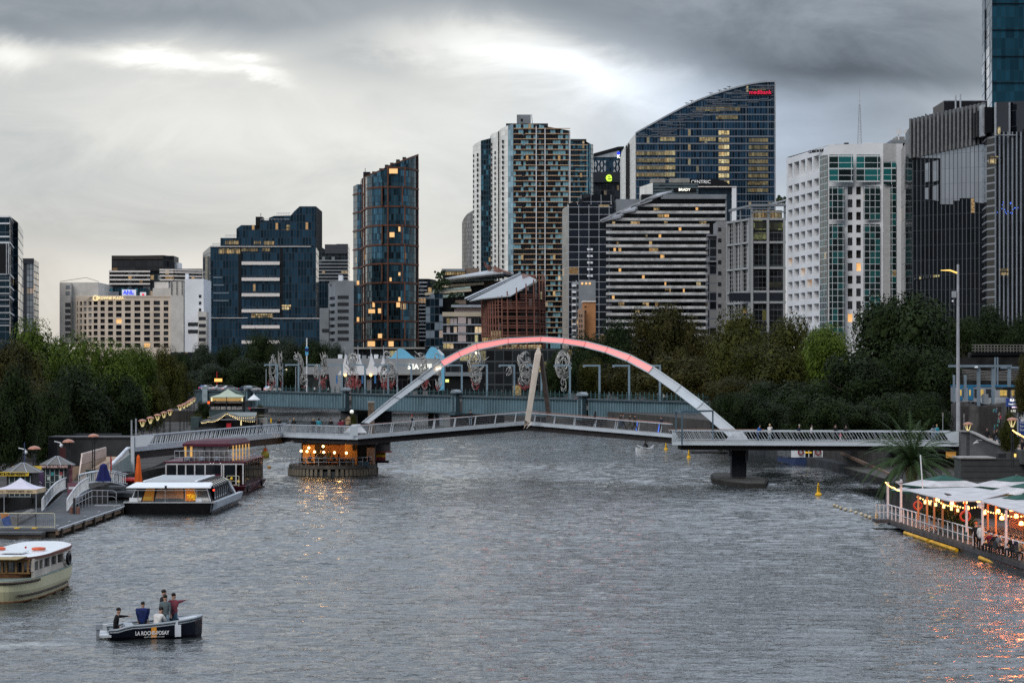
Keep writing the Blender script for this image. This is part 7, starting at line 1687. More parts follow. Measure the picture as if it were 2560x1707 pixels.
block(t,'lit_sign',1108,1122,948,955,Yv_-60,.3,mat('lime_letters',(.8,.8,.2),.5,var=.5,scale=1,emit=1.0,ecol=(.9,1,.3)));block(t,'balcony',1110,1205,930,940,Yv_-50,3,gcon);block(t,'lower_wall',1108,1210,940,1000,Yv_-48,3,blkm)
# ================================================================ RIGHT BANK
t=wthing('tall_lamp_pole','tall grey lamp pole with a yellow lit arm at the right end of the footbridge','lamp pole',(X(2395,236),236,4));yl=mat('sodium_glow',(1,.7,.2),.5,var=0,emit=.9,ecol=(1,.62,.15))
MB().tube([P(2395.5,1085,236),P(2395,900,236),P(2395,661,236)],[.23,.18,.12],8).build('pole',mat('pole_grey',(.36,.37,.40),.6,var=.2),t);MB().tube([P(2394,683,236),P(2375,676,236),P(2352,676,236)],[.10,.10,.04],6).build('arm',yl,t)
MB().bb(X(2380,236),X(2390,236),235.8,236.2,Z(744,236),Z(728,236)).build('speaker',M['steel'],t);MB().ball(P(2382,753,235.9),.12,8,5).build('spotlight',M['white'],t)
# stone ramp wall
t=wthing('ramp_wall','dark stone block wall sloping down to the right from the bridge end','wall',(X(2460,231),231,2));rs_=mat('ramp_stone',(.095,.095,.10),.85,var=.3,scale=.7,bump=.15)
wl_=[(2402,1078),(2425,1079),(2445,1087),(2470,1100),(2498,1111),(2530,1119),(2575,1140)]
MB().extr([P(x,y,231-(x-2402)*.05) for x,y in wl_]+[P(2575,1235,223),P(2402,1235,231)],(0,1.0,0)).build('block_wall',rs_,t)
m=MB()
for(x0,y0),(x1,y1) in zip(wl_,wl_[1:]):m.bar(P(x0,y0-1,230.9-(x0-2402)*.05),P(x1,y1-1,230.9-(x1-2402)*.05),.5,.14)
m.build('coping',mat('coping_stone',(.30,.29,.28),.8),t)
MB().hull([P(2402,1084,232),P(2580,1145,224),P(2600,1120,238),P(2402,1080,246)],[p-Vector((0,0,.4)) for p in(P(2402,1084,232),P(2580,1145,224),P(2600,1120,238),P(2402,1080,246))]).build('ramp_surface',tanc,t)
t=wthing('quay_wall','lower dark stone quay wall with horizontal joints behind the white umbrellas','wall',(X(2480,205),205,2));qm=mat('quay_stone',(.062,.065,.066),.85,var=.35,scale=.5)
block(t,'wall_face',2402,2580,1146,1260,205,3,qm);block(t,'wall_return',2553,2600,1125,1160,204,2,qm)
for y in(1150,1164,1178,1193,1207):block(t,'joint',2403,2553,y,y+.7,204.97,.05,M['dark'])
block(t,'coping',2400,2490,1143,1146.5,204.8,4,mat('coping_stone',(.30,.29,.28)));block(t,'service_box',2496,2514,1132,1147,206,1,M['dark']);block(t,'service_box',2515,2532,1131,1147,206,1,qm);block(t,'lit_opening',2533,2542,1134,1142,206,.2,yl)
block(t,'underpass_light',2366,2390,1128,1144,233.5,.3,mat('amber_wall',(.7,.35,.08),.6,var=.4,scale=1,emit=.25,ecol=(1,.5,.12)));MB().bb(35.5,60,205,236,1.95,2.02).build('terrace',mat('dark_paving',(.055,.05,.045)),t)
t=wthing('bank_ledge','long dark stone ledge with a timber edge along the right bank under the bridge','wall',(41,280,1))
MB().hull([(41.2,250,-.5),(44,250,-.5),(39.6,345,-.5),(36.4,345,-.5)],[(41.2,250,1.0),(44,250,1.0),(39.6,345,1.0),(36.4,345,1.0)]).build('ledge',M['darkstone'],t);MB().hull([(37,215,1.9),(37.3,215,1.9),(43.3,300,1.9),(43,300,1.9)],[(37,215,2.2),(37.3,215,2.2),(43.3,300,2.2),(43,300,2.2)]).build('timber_edge',mat('brown_edge',(.16,.10,.07),.8,var=.3),t)
for i,(px,y,Yv,lab,w_) in enumerate(((2420,1060,222,'copper mushroom lamp before the ramp wall, right of the tall pole',26),(2531,1049,200,'copper mushroom lamp holding the string lights at the far right',29),(2192,1065,300,'lit mushroom lamp half hidden behind the palm',16),(2021,1050,320,'small mushroom lamp above the platform railing',12))):
    tt=mushroom(lab,P(px,y,Yv),4,s=w_/F*Yv/1.12,group='mushroom lamps on the right bank')
# station: gantry, train, wall, signs
t=wthing('station_gantry','blue grey steel gantry with a long beam over the railway at the right edge','gantry',(X(2470,262),262,5));gs_=mat('gantry_steel',(.20,.26,.31),.5,.2,var=.2)
for x0,x1,y in((2374,2530,914),(2505,2640,918)):block(t,'beam',x0,x1,y-2,y+3.5,262+(y-914),.8,gs_)
for x,y1,w_ in((2447.5,1016,7),(2483.5,1010,6.5),(2524,966,7),(2414,1001,5),(2386,1006,4)):block(t,'column',x-w_/2,x+w_/2,918 if x>2430 else 937,y1,262.2,.5,gs_)
for k,(x,y) in enumerate(((2441,922),)):MB().hull([P(x-6,y-3,261.5),P(x+5,y-3,261.5),P(x+5,y-3,262),P(x-6,y-3,262)],[P(x-2,y-7,261.6),P(x+3,y-7,261.6),P(x+3,y-7,262),P(x-2,y-7,262)]).build('floodlight',M['white'],t)
for k in range(7):MB().tube([P(2405,925+k*4,300),P(2490,930+k*3.4,300),P(2580,922+k*5,300)],.06,4).build('overhead_wire',M['stone'],t)
for x in(2488,2494):MB().tube([P(x,893,300),P(x,1000,300)],.12,6).build('catenary_post',gs_,t)
t=wthing('railway_footbridge','dark walkway with a pale railing crossing above the railway at the right edge','footbridge',(X(2500,400),400,12))
block(t,'deck',2428,2640,880,888,400,3,blkm);m=MB()
for y in(862,869,876):m.bar(P(2430,y,399),P(2640,y,399),.12)
for k in range(22):m.bar(P(2438+k*8,862,399),P(2438+k*8,880,399),.12)
m.build('railing',M['stone'],t);block(t,'girder',2425,2640,886,893,401,2,mat('girder_black',(.02,.02,.022),.8));block(t,'rear_wall',2400,2640,893,990,430,3,mat('rail_dark',(.018,.018,.018),.9,var=.8,scale=.4))
t=wthing('train','white and light blue suburban train with lit yellow windows behind the gantry columns','train',(X(2480,290),290,7));tb_=mat('train_white',(.30,.32,.35),.4,var=.12);tl=mat('train_blue',(.03,.16,.30),.4,var=.15)
block(t,'body',2388,2640,963,1004,290,3,tb_);block(t,'roof_stripe',2388,2640,962,967,289.9,3.1,tl)
for x0,x1 in((2398,2406),(2420,2433),(2542,2552)):block(t,'blue_panel',x0,x1,967,1000,289.85,.1,tl)
for x0,x1 in((2400,2404),(2423,2427),(2452,2459),(2500,2508),(2509,2517),(2530,2536)):block(t,'window',x0,x1,974,989,289.8,.1,mat('train_window',(.5,.35,.1),.5,var=.6,scale=3,emit=.3,ecol=(1,.65,.15)))
for x0,x1 in((2408,2412),(2436,2444),(2465,2478),(2519,2526)):block(t,'dark_window',x0,x1,972,992,289.8,.1,M['darkglass'])
t=wthing('station_wall','tall curved dark ribbed wall with small coloured art tiles below the railway','wall',(X(2450,258),258,3));rw=mat('ribbed_wall',(.085,.08,.078),.85,var=.45,scale=.9)
path=[(2380,268,1008),(2400,262,1004),(2430,259,1008),(2448,258,1016),(2475,257,1012),(2500,255,1008),(2520,250,1006),(2600,240,1002)]
for a,b in zip(path,path[1:]):MB().extr([P(a[0],a[2],a[1]),P(b[0],b[2],b[1]),P(b[0],1110,b[1]),P(a[0],1110,a[1])],(0,.6,0)).build('wall_panel',rw,t)
m=MB();r=random.Random(8)
for k in range(60):x=2402+k*1.95;Yv=262-(x-2402)*.07-.8;m.bar(P(x,1015,Yv),P(x,1100,Yv),.06)
m.build('wall_ribs',mat('rib_dark',(.05,.045,.045),.8),t,kind='stuff')
for k in range(22):x,y=r.uniform(2480,2516),r.uniform(1018,1082);c=r.choice(((.1,.35,.32),(.5,.42,.25),(.45,.08,.10),(.30,.32,.30),(.08,.2,.35)));block(t,'art_tile',x,x+r.uniform(1.5,4),y,y+r.uniform(3,10),253.0,.1,mat('tile_%d'%int(c[0]*100),c,.6,var=.3))
block(t,'parapet_car',2465,2518,996,1008,270,3,mat('pale_hoarding',(.40,.42,.44),.6,var=.3));block(t,'booth',2461,2471,985,1010,262,1.5,gcon);block(t,'canopy',2508,2545,968,975,250,4,blkm)
t=wthing('station_sign','dark blue illuminated street station sign at the right edge','sign',(X(2540,236),236,7));nb_=mat('station_blue',(.02,.045,.16),.5,var=.1,emit=.12,ecol=(.03,.08,.4))
block(t,'panel',2516,2640,995,1016,236,.3,nb_);block(t,'lower_panel',2531,2640,1007,1012,235.8,.1,mat('pale_strip',(.4,.45,.5),.5));text('lettering','FLINDERS STREET STATION',.36,whitel,t,P(2519,1000.5,235.8)-t.location+V((.25,0,0)),depth=.01,bold=.008,align='LEFT',sx=.82);text('lettering','Trains',.2,whitel,t,P(2521,1010,235.8)-t.location,depth=.01,align='LEFT')
block(t,'lit_strip',2530,2640,1016,1019,235.7,.1,mat('violet_white',(.8,.6,.8),.5,var=.4,scale=3,emit=.9,ecol=(1,.75,.95)));block(t,'post',2524,2530,1016,1060,236.3,.3,M['dark']);text('lettering','8:12',.3,whitel,t,P(2533,1027,235.8)-t.location,depth=.01)
t=wthing('blue_totem','tall blue station totem sign cut by the right edge of the photo','sign',(X(2556,214),214,3));block(t,'panel',2546,2600,1033,1086,214,.2,nb_);block(t,'frame',2544,2546.5,1031,1090,213.9,.3,M['steel']);block(t,'base',2545,2600,1086,1091,213.9,.3,M['stone'])
for i,s_ in enumerate(('Flinders','Street','Station')):text('lettering',s_,.34,M['white'],t,P(2549,1056+i*9,213.8)-t.location,depth=.01,align='LEFT')
MB().lathe((0,0,0),[(.35,-.02),(.35,.02)],20).build('round_mark',M['white'],t).rotation_euler=(R(90),0,0);t.children[-1].location=P(2557,1044,213.85)-t.location
for x,y0,y1,lab in((2357,1031,1075,'thin post with a small sign left of the tall lamp pole'),(2410,1034,1075,'thin post with a pale patterned sign right of the tall lamp pole')):
    t=wthing('sign_post',lab,'sign',(X(x,245),245,4));MB().tube([P(x,y0,245),P(x,y1,245)],.04,5).build('post',M['steel'],t);block(t,'plate',x-2,x+2,y0,y0+10,244.9,.04,M['stone'])
for px,y0,sc_c,pn,lab in((2468,1070,BLK,BLK,'person in black walking down the right ramp, first from the left'),(2486,1076,BLK,BLK,'short haired person in black second on the ramp'),(2491,1072,BLK,JEAN,'person in black with blue jeans, third on the ramp'),(2501,1079,BLK,JEAN,'person with a white shirt under black jacket on the ramp'),(2520,1088,BLK,OLV,'broad man in a black jacket before the round bush'),(2536,1088,PALE,BLK,'person in a pale hooded top right of the broad man'),(2556,1098,BLK,BLK,'person in black at the right edge of the ramp')):
    Yv=232.5-(px-2402)*.05;c=P(px,y0,Yv);person(lab,(c.x,c.y,c.z-1.72),R(-60+px%9*12),'walk' if px%2 else 'stand',sc_c,pn,group='people walking down the right ramp')
t=wthing('flying_gull','white seagull flying in front of the stone ramp wall','gull',P(2441,1105,222));c=P(2440,1106,222)
MB().tube([c+V((-.28,0,-.12)),c+V((-.12,0,-.02)),c+V((.1,0,.02)),c+V((.28,0,0))],[.02,.075,.07,.02],8).build('body',M['white'],t)
for a in([(-.05,0,0),(.12,-.1,.22),(.55,-.3,.26)],[(-.05,0,0),(-.15,.2,-.1),(-.25,.5,-.3)]):q=[c+V(p) for p in a];MB().hull([q[0]+V((-.09,0,0)),q[1]+V((-.06,0,.02)),q[1]+V((.06,0,0)),q[0]+V((.09,0,0))],[q[0]+V((-.09,0,.03)),q[1]+V((-.06,0,.05)),q[1]+V((.06,0,.03)),q[0]+V((.09,0,.03))]).hull([q[1]+V((-.06,0,0)),q[2],q[1]+V((.06,0,0))],[q[1]+V((-.06,0,.03)),q[2]+V((0,0,.02)),q[1]+V((.06,0,.03))]).build('wing',M['white'],t)
# ================================================================ FLOATING RESTAURANT
t=wthing('restaurant_pontoon','floating restaurant deck with white tube railing and yellow float along its edge','pontoon',(30,150,0));XE=29.15
def ex(y):return XE+(171-y)*.035
dkw=mat('pontoon_side',(.08,.075,.08),.8,var=.4,scale=1);
MB().hull([(ex(171),171,.5),(46,171,.5),(46,120,.5),(ex(120),120,.5)],[(ex(171),171,.7),(46,171,.7),(46,120,.7),(ex(120),120,.7)]).build('deck',mat('pontoon_boards',(.12,.10,.09),.85,var=.3,scale=1),t);MB().hull([(ex(171),171,.25),(46,171,.25),(46,120,.25),(ex(120),120,.25)],[(ex(171),171,.5),(46,171,.5),(46,120,.5),(ex(120),120,.5)]).build('side',dkw,t)
MB().bb(30,45,121,170,-.5,.25).build('float',blkm,t);yf=mat('yellow_float',(.75,.40,.01),.4,var=.3,scale=1)
for a,b in((163.5,156),(155,147.5),(141,120)):MB().tube([(ex(a)-.22,a,.12),(ex(b)-.16,b,.10)],.13,8).build('float_tube',yf,t)
whr=mat('rail_white',(.62,.58,.60),.4,var=.05);k=0;y=170.6;m0=[(X(2215,171.4),171.3),(ex(170.9),171.3)]
while y>121:
    y2=y-1.42;m=MB();xa,xb=ex(y),ex(y2);m.tube([(xa,y,.7),(xa,y,1.72),(xa,y-.12,1.8),(xb,y2+.12,1.8),(xb,y2+.05,1.72)],.048,6).tube([(xa,y,1.22),(xb,y2,1.22)],.028,5);m.build('railing_bay',whr,t);y=y2
m=MB()
for k in range(4):xa=28.3+k*.3;m.tube([(xa,171,.7),(xa,171,1.75)],.035,5)
for z in(1.2,1.75):m.tube([(28.3,171,z),(29.2,171,z)],.035,5)
m.build('end_railing',whr,t);MB().bb(28.1,30,169.8,171.6,.42,.68).build('end_deck',dkw,t)
Cz=3.38
def can(name,label,pts,zs,mt):
    tt=wthing(name,label,'canopy',pts[0]+(Cz,));MB().hull([V((p[0],p[1],z)) for p,z in zip(pts,zs)],[V((p[0],p[1],z-.06)) for p,z in zip(pts,zs)]).build('fabric',mt,tt);return tt
cw_=mat('canopy_white',(.52,.51,.52),.75,var=.22,scale=.9,bump=.3)
def cp(px,py,z):Yv=(H-z)*F/(py-HY);return(X(px,Yv),Yv)
c1=can('sail_canopy','large flat white canopy above the railing, gull standing on it',[cp(2256,1222,3.35),cp(2375,1252,3.35),cp(2446,1251,3.4),cp(2523,1231,3.5),cp(2431,1217,3.55)],[3.35,3.35,3.4,3.5,3.55],cw_)
c2=can('sail_canopy','second white canopy with scalloped edge at the right border',[cp(2447,1250,3.4),cp(2572,1286,3.35),cp(2640,1270,3.5),cp(2520,1240,3.5)],[3.4,3.35,3.5,3.5],cw_)
grn=mat('umbrella_green',(.008,.07,.05),.7,var=.15)
def umb(label,px,py,Yv,half,drop=1.05,rz=.3):
    drop*=.85;c=P(px,py-2,Yv);tt=thing('market_umbrella',label,'umbrella','green topped white umbrellas',(c.x,c.y,.7),rz);h=c.z-.7
    q=lambda f,z:[V((sx*half*f,sy*half*f,z)) for sx,sy in((-1,-1),(1,-1),(1,1),(-1,1))]
    MB().hull(q(.5,h-drop*.46),q(.02,h)).build('green_top',grn,tt);MB().hull(q(1,h-drop),q(.52,h-drop*.5)).build('white_canopy',cw_,tt);MB().hull(q(1,h-drop-.14),q(1.01,h-drop),cap=False).build('green_valance',grn,tt);MB().tube([(0,0,0),(0,0,h+.08)],.06,8).build('pole',M['wood'],tt);MB().lathe((0,0,h),[(.12,0),(.12,.06)],8).build('cap',M['stone'],tt)
umb('green topped umbrella in the middle, above the large flat canopy',2359,1189,172,2.45,.95);umb('green topped umbrella near the right edge, the farther one',2542,1190,170,2.6,1.0);umb('green topped umbrella cut by the right edge, in front of the farther one',2578,1206,158,2.4,.95);umb('lower white umbrella between the canopies at the right edge',2560,1236,148,2.3,.8,.2);umb('half hidden white umbrella behind the left end of the canopy',2296,1214,174,1.6,.5)
lm=mat('lantern_glow',(1,.8,.3),.5,var=0,emit=3.2,ecol=(1,.66,.2));bm_=mat('festoon_bulb',(1,.7,.3),.5,var=0,emit=5,ecol=(1,.50,.13))
ft=wthing('festoon_lights','strings of warm festoon bulbs and box lanterns under the canopy edge','string lights',(30,150,3))
fp=[(2213,1202,171),(2236,1217,169),(2254,1222,166)];fairy(ft,[P(*q) for q in fp],6,.12,.06,bm_)
fp=[(2291,1238,158),(2345,1250,152),(2390,1262,148),(2448,1263,144),(2500,1281,141),(2566,1286,137)];fairy(ft,[P(*q) for q in fp],8,.14,.055,bm_,2)
fairy(ft,[P(2531,1072,199),P(2548,1083,195),P(2570,1094,190)],5,.05,.07,bm_,5)
for x,y in((2313,1255),(2340,1261),(2360,1266),(2379,1271),(2395,1275),(2325,1257)):block(ft,'box_lantern',x-2.4,x+2.4,y-4,y+4,151-(x-2313)*.05,.14,lm)
warmp=mat('warm_timber',(.55,.22,.10),.7,var=.2);rm=random.Random(3)
t2=wthing('restaurant_structure','white timber posts and planted screen along the floating restaurant','structure',(32,150,.7))
for x,y0,y1,Yv in((2220,1205,1291,171),(2253,1198,1304,165.5),(2457,1252,1362,138.5),(2516,1275,1380,134.6),(2417,1262,1330,143)):block(t2,'post',x-2.6,x+2.6,y0,y1,Yv,.16,whr)
for x in(2296,2318,2336,2357,2389,2413,2470,2490):Yv=152-(x-2296)*.045;block(t2,'inner_post',x-2.2,x+2.2,1238+(x-2296)*.12,1300+(x-2296)*.3,Yv+2.5,.15,warmp)
for x,y in((2253,1204),(2457,1257),(2457,1264)):MB().bar(P(x-14,y,165.4 if x<2300 else 138.4),P(x+3,y,165.4 if x<2300 else 138.4),.12).bar(P(x-12,y+1,165.4 if x<2300 else 138.4),P(x,y+8,165.4 if x<2300 else 138.4),.08).build('bracket',whr,t2)
MB().bb(36.6,37,122,162,.7,3.1).build('rear_wall',mat('red_wall',(.42,.16,.08),.8,var=.4,scale=.6),t2);MB().bb(30.6,31.0,147.5,158.5,.72,1.9).build('planter_panel',mat('glass_green_panel',(.10,.14,.13),.3,var=.3),t2)
m=MB();r=random.Random(2)
for k in range(2600):
    y=r.uniform(146.5,160);c=V((ex(y)+.55+r.gauss(0,.25),y,2.0+r.gauss(0,.26)+.12*math.sin(y*2)));a=V((r.gauss(0,1),r.gauss(0,1),r.gauss(0,1))).normalized();b=a.orthogonal().normalized();s_=.10;m.face([c-a*s_,c-b*s_*.6,c+a*s_,c+b*s_*.6])
m.build('hedge_planting',L_dark,t2,fix=False)
for x,y,Yv,rr,lab in((2294.6,1263.5,157.5,.37,'orange lifebuoy on the railing post at the left end of the planting'),(2413,1290,143.2,.40,'orange lifebuoy on the post in the middle of the railing')):MB().torus((0,0,0),rr-.09,.075,'Y',20,8).build('lifebuoy',mat('lifebuoy_orange',(.62,.06,.03),.5,var=.1),label=lab,cat='lifebuoy',group='lifebuoys on the floating restaurant').location=P(x,y,Yv)
MB().tube([P(2307,1224,166),P(2301,1137,166)],.05,6).build('flagpole',M['white'],label='thin white flagpole in front of the palm',cat='flagpole')
c=P(2369,1238,152.5);c.z=Z(1239,152.5);tt=thing('standing_gull','small dark gull standing on the large white canopy','gull',None,(c.x,c.y,3.40));MB().tube([(-.22,0,.22),(-.05,0,.16),(.12,0,.14),(.3,0,.12)],[.04,.08,.07,.01],8).build('body',mat('gull_grey',(.12,.11,.11),.7),tt);MB().tube([(.0,0,0),(0,0,.12)],.012,4).build('leg',M['orange'],tt)
for i,(x,y,z,e_) in enumerate(((32.6,152,2.9,260),(33.5,144,2.9,170),(33.5,136,2.9,220),(33.5,129,2.9,220),(32,160,2.8,200))):
    pl=bpy.data.lights.new('restaurant_lamp','POINT');pl.energy=e_*2.2;pl.color=(1,.42,.14);pl.shadow_soft_size=.25;o=bpy.data.objects.new('lamp_light',pl);COL.objects.link(o);o.parent=t2;o.location=V((x,y,z))-t2.location
for k in range(24):yv=123+k*1.75;MB().lathe((30.9+1.3*(k%3),yv,2.7),[(.08,0),(.15,.04),(.11,.22),(.03,.26)],10).build('pendant_lamp',mat('red_pendant',(1,.25,.1),.5,var=0,emit=38,ecol=(1,.20,.05)),t2)
GD='diners on the floating restaurant'
for x,y,sh,pose,lab in((2440,1268,BLK,'stand','standing diner with orange cap behind the second lifebuoy'),(2452,1282,WHT,'stand','waiter in white shirt left of the timber post'),(2484,1295,BLK,'sit','dark clothed diner right of the timber post'),(2500,1298,GRY,'sit','diner in grey next to the small white post'),(2526,1306,BLK,'sit','diner in black near the right edge, seated low'),(2540,1312,NAV,'sit','diner in navy seated near the right border'),(2555,1320,TAN_,'sit','diner in tan jacket at the right border'),(2470,1292,MAR,'sit','diner in dark red beside the waiter')):
    Yv=140-(x-2440)*.07;px_=P(x,y,Yv)
    if pose=='sit':chair('chair under the %s'%lab,(px_.x,Yv,.71),R(90+x%7*20))
    person(lab,(px_.x,Yv,.71 if pose=='stand' else.73),R(90+x%7*20),pose,sh,BLK,group=GD,hairm=mat('orange_cap',(.6,.12,.03),.7) if 'cap' in lab else None)
for k in range(5):c=V((32.2+.4*(k%2),127.5+k*3.4,.7));tb=thing('dining_table','%s dining table from the right edge on the floating restaurant'%['first','second','third','fourth','fifth'][k],'table','dining tables on the pontoon',c);MB().lathe((0,0,0),[(.25,0),(.04,.05),(.04,.72)],8).build('leg',M['dark'],tb);MB().box((0,0,.74),(.9,.9,.05)).build('table_top',M['wood'],tb)
# ================================================================ buoys and floats
bt={}
def cone(label,px,py0,py1,Yv=None,mark=''):
    Yv=(H-0.02)*F/(py1-HY);h=(py1-py0)/F*Yv;t=thing('marker_buoy',label,'buoy','yellow conical marker buoys',(X(px,Yv),Yv,.05));k_=h/1.25
    MB().lathe((0,0,0),[(.30*k_,-.12*k_),(.36*k_,.02),(.34*k_,.14*k_),(.20*k_,.22*k_)],14).build('float',M['yellow'],t);MB().lathe((0,0,0),[(.19*k_,.2*k_),(.07*k_,1.2*k_),(.05*k_,1.25*k_)],4).build('tower',M['yellow'],t)
    MB().box((0,-.13*k_,.5*k_),(.14*k_,.03,.22*k_)).build('dark_panel',mat('buoy_panel',(.12,.08,.02),.6),t)
    if mark:text('number',mark,.42*k_,blkm,t,(0,-.16*k_,.82*k_),depth=.005,bold=.006)
cone('yellow marker buoy with black number 5 near the right pier pad',2046,1207,1238,mark='5');cone('yellow marker buoy at the end of the float line',2191,1275,1303);cone('distant yellow buoy left of the portal frame foot',1665,1105,1124);cone('yellow buoy with dark lattice under the portal frame',1722,1124,1144)
cone('tallest yellow marker moored against the restaurant railing',2467,1345,1387)
for x,lab in((1304,'left'),(1310,'middle'),(1335,'right')):cone('%s of three tiny yellow buoys beyond the bridge apex'%lab,x,1036,1048)
for i,(x,y) in enumerate([(2086,1262),(2093,1265.5),(2102,1269),(2114,1273),(2127,1276.5),(2140,1280.5),(2153,1284.5),(2164,1288.5),(2174,1292.5)]):
    Yv=(H-.05)*F/(y+2-HY);MB().ball((X(x,Yv),Yv,.12),.155,10,7).build('float_ball',mat('float_cream',(.55,.48,.34),.5,var=.3,scale=3),smooth=True,label='%s pale ball of the float line, counted from the left'%ORD[i],cat='float',group='pale balls of the float line')
Yv=(H)*F/(1143-HY);t=thing('spherical_buoy','big round olive buoy with an orange top and wire cage near the bridge','buoy',None,(X(663,Yv),Yv,0));oy=mat('olive_buoy',(.30,.24,.03),.6,var=.35,scale=1)
MB().ball((0,0,.35),.62,16,10).build('sphere',oy,t,smooth=True);MB().lathe((0,0,.85),[(.30,0),(.26,.25),(.16,.55)],12).build('orange_top',M['orange'],t);m=MB()
for a in range(4):q=a*math.pi/2+.4;m.tube([(math.cos(q)*.55,math.sin(q)*.55,.3),(math.cos(q)*.3,math.sin(q)*.3,1.3),(0,0,2.0)],.022,4)
m.build('cage',M['dark'],t);MB().tube([(0,0,1.3),(0,0,2.1)],.04,5).build('mast',M['dark'],t)
for x,y,lab in((673,1167,'small brown ball float right of the maroon ferry'),(389,1172,'small brown ball float left behind the maroon ferry')):Yv=H*F/(y+4-HY);MB().ball((X(x,Yv),Yv,.1),.28,10,7).build('ball_float',mat('brown_float',(.25,.13,.03),.6,var=.3),smooth=True,label=lab,cat='float')
# ================================================================ BOATS
def loft(secs,n=None):
    m=MB();i0=0;k=len(secs[0])
    for s_ in secs:m.v+=[tuple(p) for p in s_]
    for j in range(len(secs)-1):
        for q in range(k-1):m.f.append((j*k+q,j*k+q+1,(j+1)*k+q+1,(j+1)*k+q));m.mi.append(0)
    m.f.append(tuple(range(k)));m.f.append(tuple(range((len(secs)-1)*k,len(secs)*k)));m.mi+=[0,0]
    return m
# white river cruiser (local: x across, y away from the viewer)
t=thing('river_cruiser','long low white river cruiser with glass cabin and orange lit interior, moored at the dock','boat',None,(X(310,187),187,0));W2=7.75;L2=17;wb=mat('boat_white',(.74,.77,.80),.3,var=.06);hb_=mat('hull_black',(.008,.008,.01),.3,var=.2)
MB().hull([V(p) for p in((.15,.3,-.3),(W2-.4,.3,-.3),(W2-.2,L2,-.3),(.2,L2,-.3))],[V(p) for p in((0,0,.98),(W2-.15,0,.98),(W2+.1,L2,.98),(0,L2,.98))]).build('hull',hb_,t)
MB().hull([V(p) for p in((W2-.42,.1,.2),(W2+.02,.6,.45),(W2+.12,L2,.45),(W2-.1,L2,.3))],[V(p) for p in((W2-.3,-.05,1.08),(W2+.15,.6,1.08),(W2+.3,L2,1.08),(W2-.1,L2,1.08))]).build('side_bulwark',mat('boat_grey',(.45,.50,.56),.35,var=.15),t)
B(t,'deck_edge',(W2/2,.05,1.02),(W2+.1,.3,.1),mat('boat_trim',(.40,.42,.44),.4));B(t,'foredeck',(W2/2,.8,1.0),(W2-.3,1.5,.04),mat('deck_tan',(.20,.18,.16),.7))
y0=1.1;cz0,cz1=1.02,2.22;glz=mat('boat_glass',(.03,.04,.045),.08,var=.3,spec=.9);ing=mat('cabin_orange',(.42,.15,.03),.6,var=.5,scale=3,emit=.12,ecol=(1,.42,.06));ins=mat('cabin_tan',(.32,.20,.14),.6,var=.3,scale=2,emit=.03,ecol=(1,.50,.25));yel=mat('flower_yellow',(.8,.45,.02),.6,var=.7,scale=6,emit=.25,ecol=(1,.6,.05))
MB().hull([V(p) for p in((.35,y0,cz0),(W2-.5,y0,cz0),(W2-.3,L2-1,cz0),(.35,L2-1,cz0))],[V(p) for p in((.8,y0+.5,cz1),(W2-.9,y0+.5,cz1),(W2-.7,L2-1,cz1),(.8,L2-1,cz1))]).build('cabin',M['black'],t)
def fr_(a0,a1,b0,b1,z0,z1,mt,nm,off=-.04):
    pt=lambda x,z:V((x,y0+.5*(z-cz0)/(cz1-cz0)+off,z));return MB().extr([pt(a0,z0),pt(a1,z0),pt(b1,z1),pt(b0,z1)],(0,.03,0)).build(nm,mt,t)
fr_(.45,1.25,.85,1.55,1.06,2.15,glz,'window');fr_(1.35,2.3,1.65,2.4,1.10,2.2,ing,'window');fr_(2.45,4.9,2.6,4.8,1.25,2.1,ins,'window');fr_(2.4,5.0,2.5,4.95,1.06,1.3,mat('console_blue',(.05,.07,.09),.5),'console',-.07)
fr_(5.05,6.0,4.95,5.7,1.10,2.2,ing,'window');fr_(6.1,7.1,5.8,6.75,1.06,2.15,mat('boat_glass_grey',(.10,.12,.135),.15,spec=.9),'window')
for a,b in((1.3,1.6),(2.38,2.5),(5.0,4.9),(6.05,5.75),(.4,.82),(7.2,6.8)):MB().bar((a,y0-.06,1.05),(b,y0+.46,2.2),.07).build('window_frame',wb if a>6 or a<1 else M['dark'],t)
r=random.Random(6)
for(a,b,z,mt) in((5.2,6.0,1.35,yel),(1.5,2.2,1.3,mat('dull_flowers',(.35,.22,.05),.7,var=.7,scale=6,emit=.15,ecol=(1,.6,.1)))):
    m=MB()
    for k in range(40):m.ball((r.uniform(a,b),y0+r.uniform(-.02,.1),z+r.uniform(-.15,.3 if a>5 else.15)),.07,5,3)
    m.build('seat_covers',mt,t)
MB().hull([V(p) for p in((.1,.35,2.2),(7.3,.35,2.2),(7.2,2.6,2.52),(.5,2.6,2.52))],[V(p) for p in((.15,.4,2.3),(7.2,.4,2.32),(7.05,2.6,2.62),(.6,2.6,2.62))]).build('roof_brow',wb,t)
B(t,'roof_lip',(3.7,.33,2.2),(7.4,.08,.05),M['dark']);MB().hull([V(p) for p in((1.2,2.6,2.5),(5.9,2.6,2.5),(5.9,L2-3,2.5),(1.2,L2-3,2.5))],[V(p) for p in((1.4,2.7,2.72),(5.6,2.7,2.72),(5.6,L2-3,2.72),(1.4,L2-3,2.72))]).build('roof_panel',mat('roof_pale',(.36,.39,.42),.35,var=.15,scale=.4),t)
for x in(1.3,5.75):MB().bar((x,2.6,2.70),(x,L2-3,2.70),.22,.1).build('roof_rail',wb,t)
ng=8;m=MB()
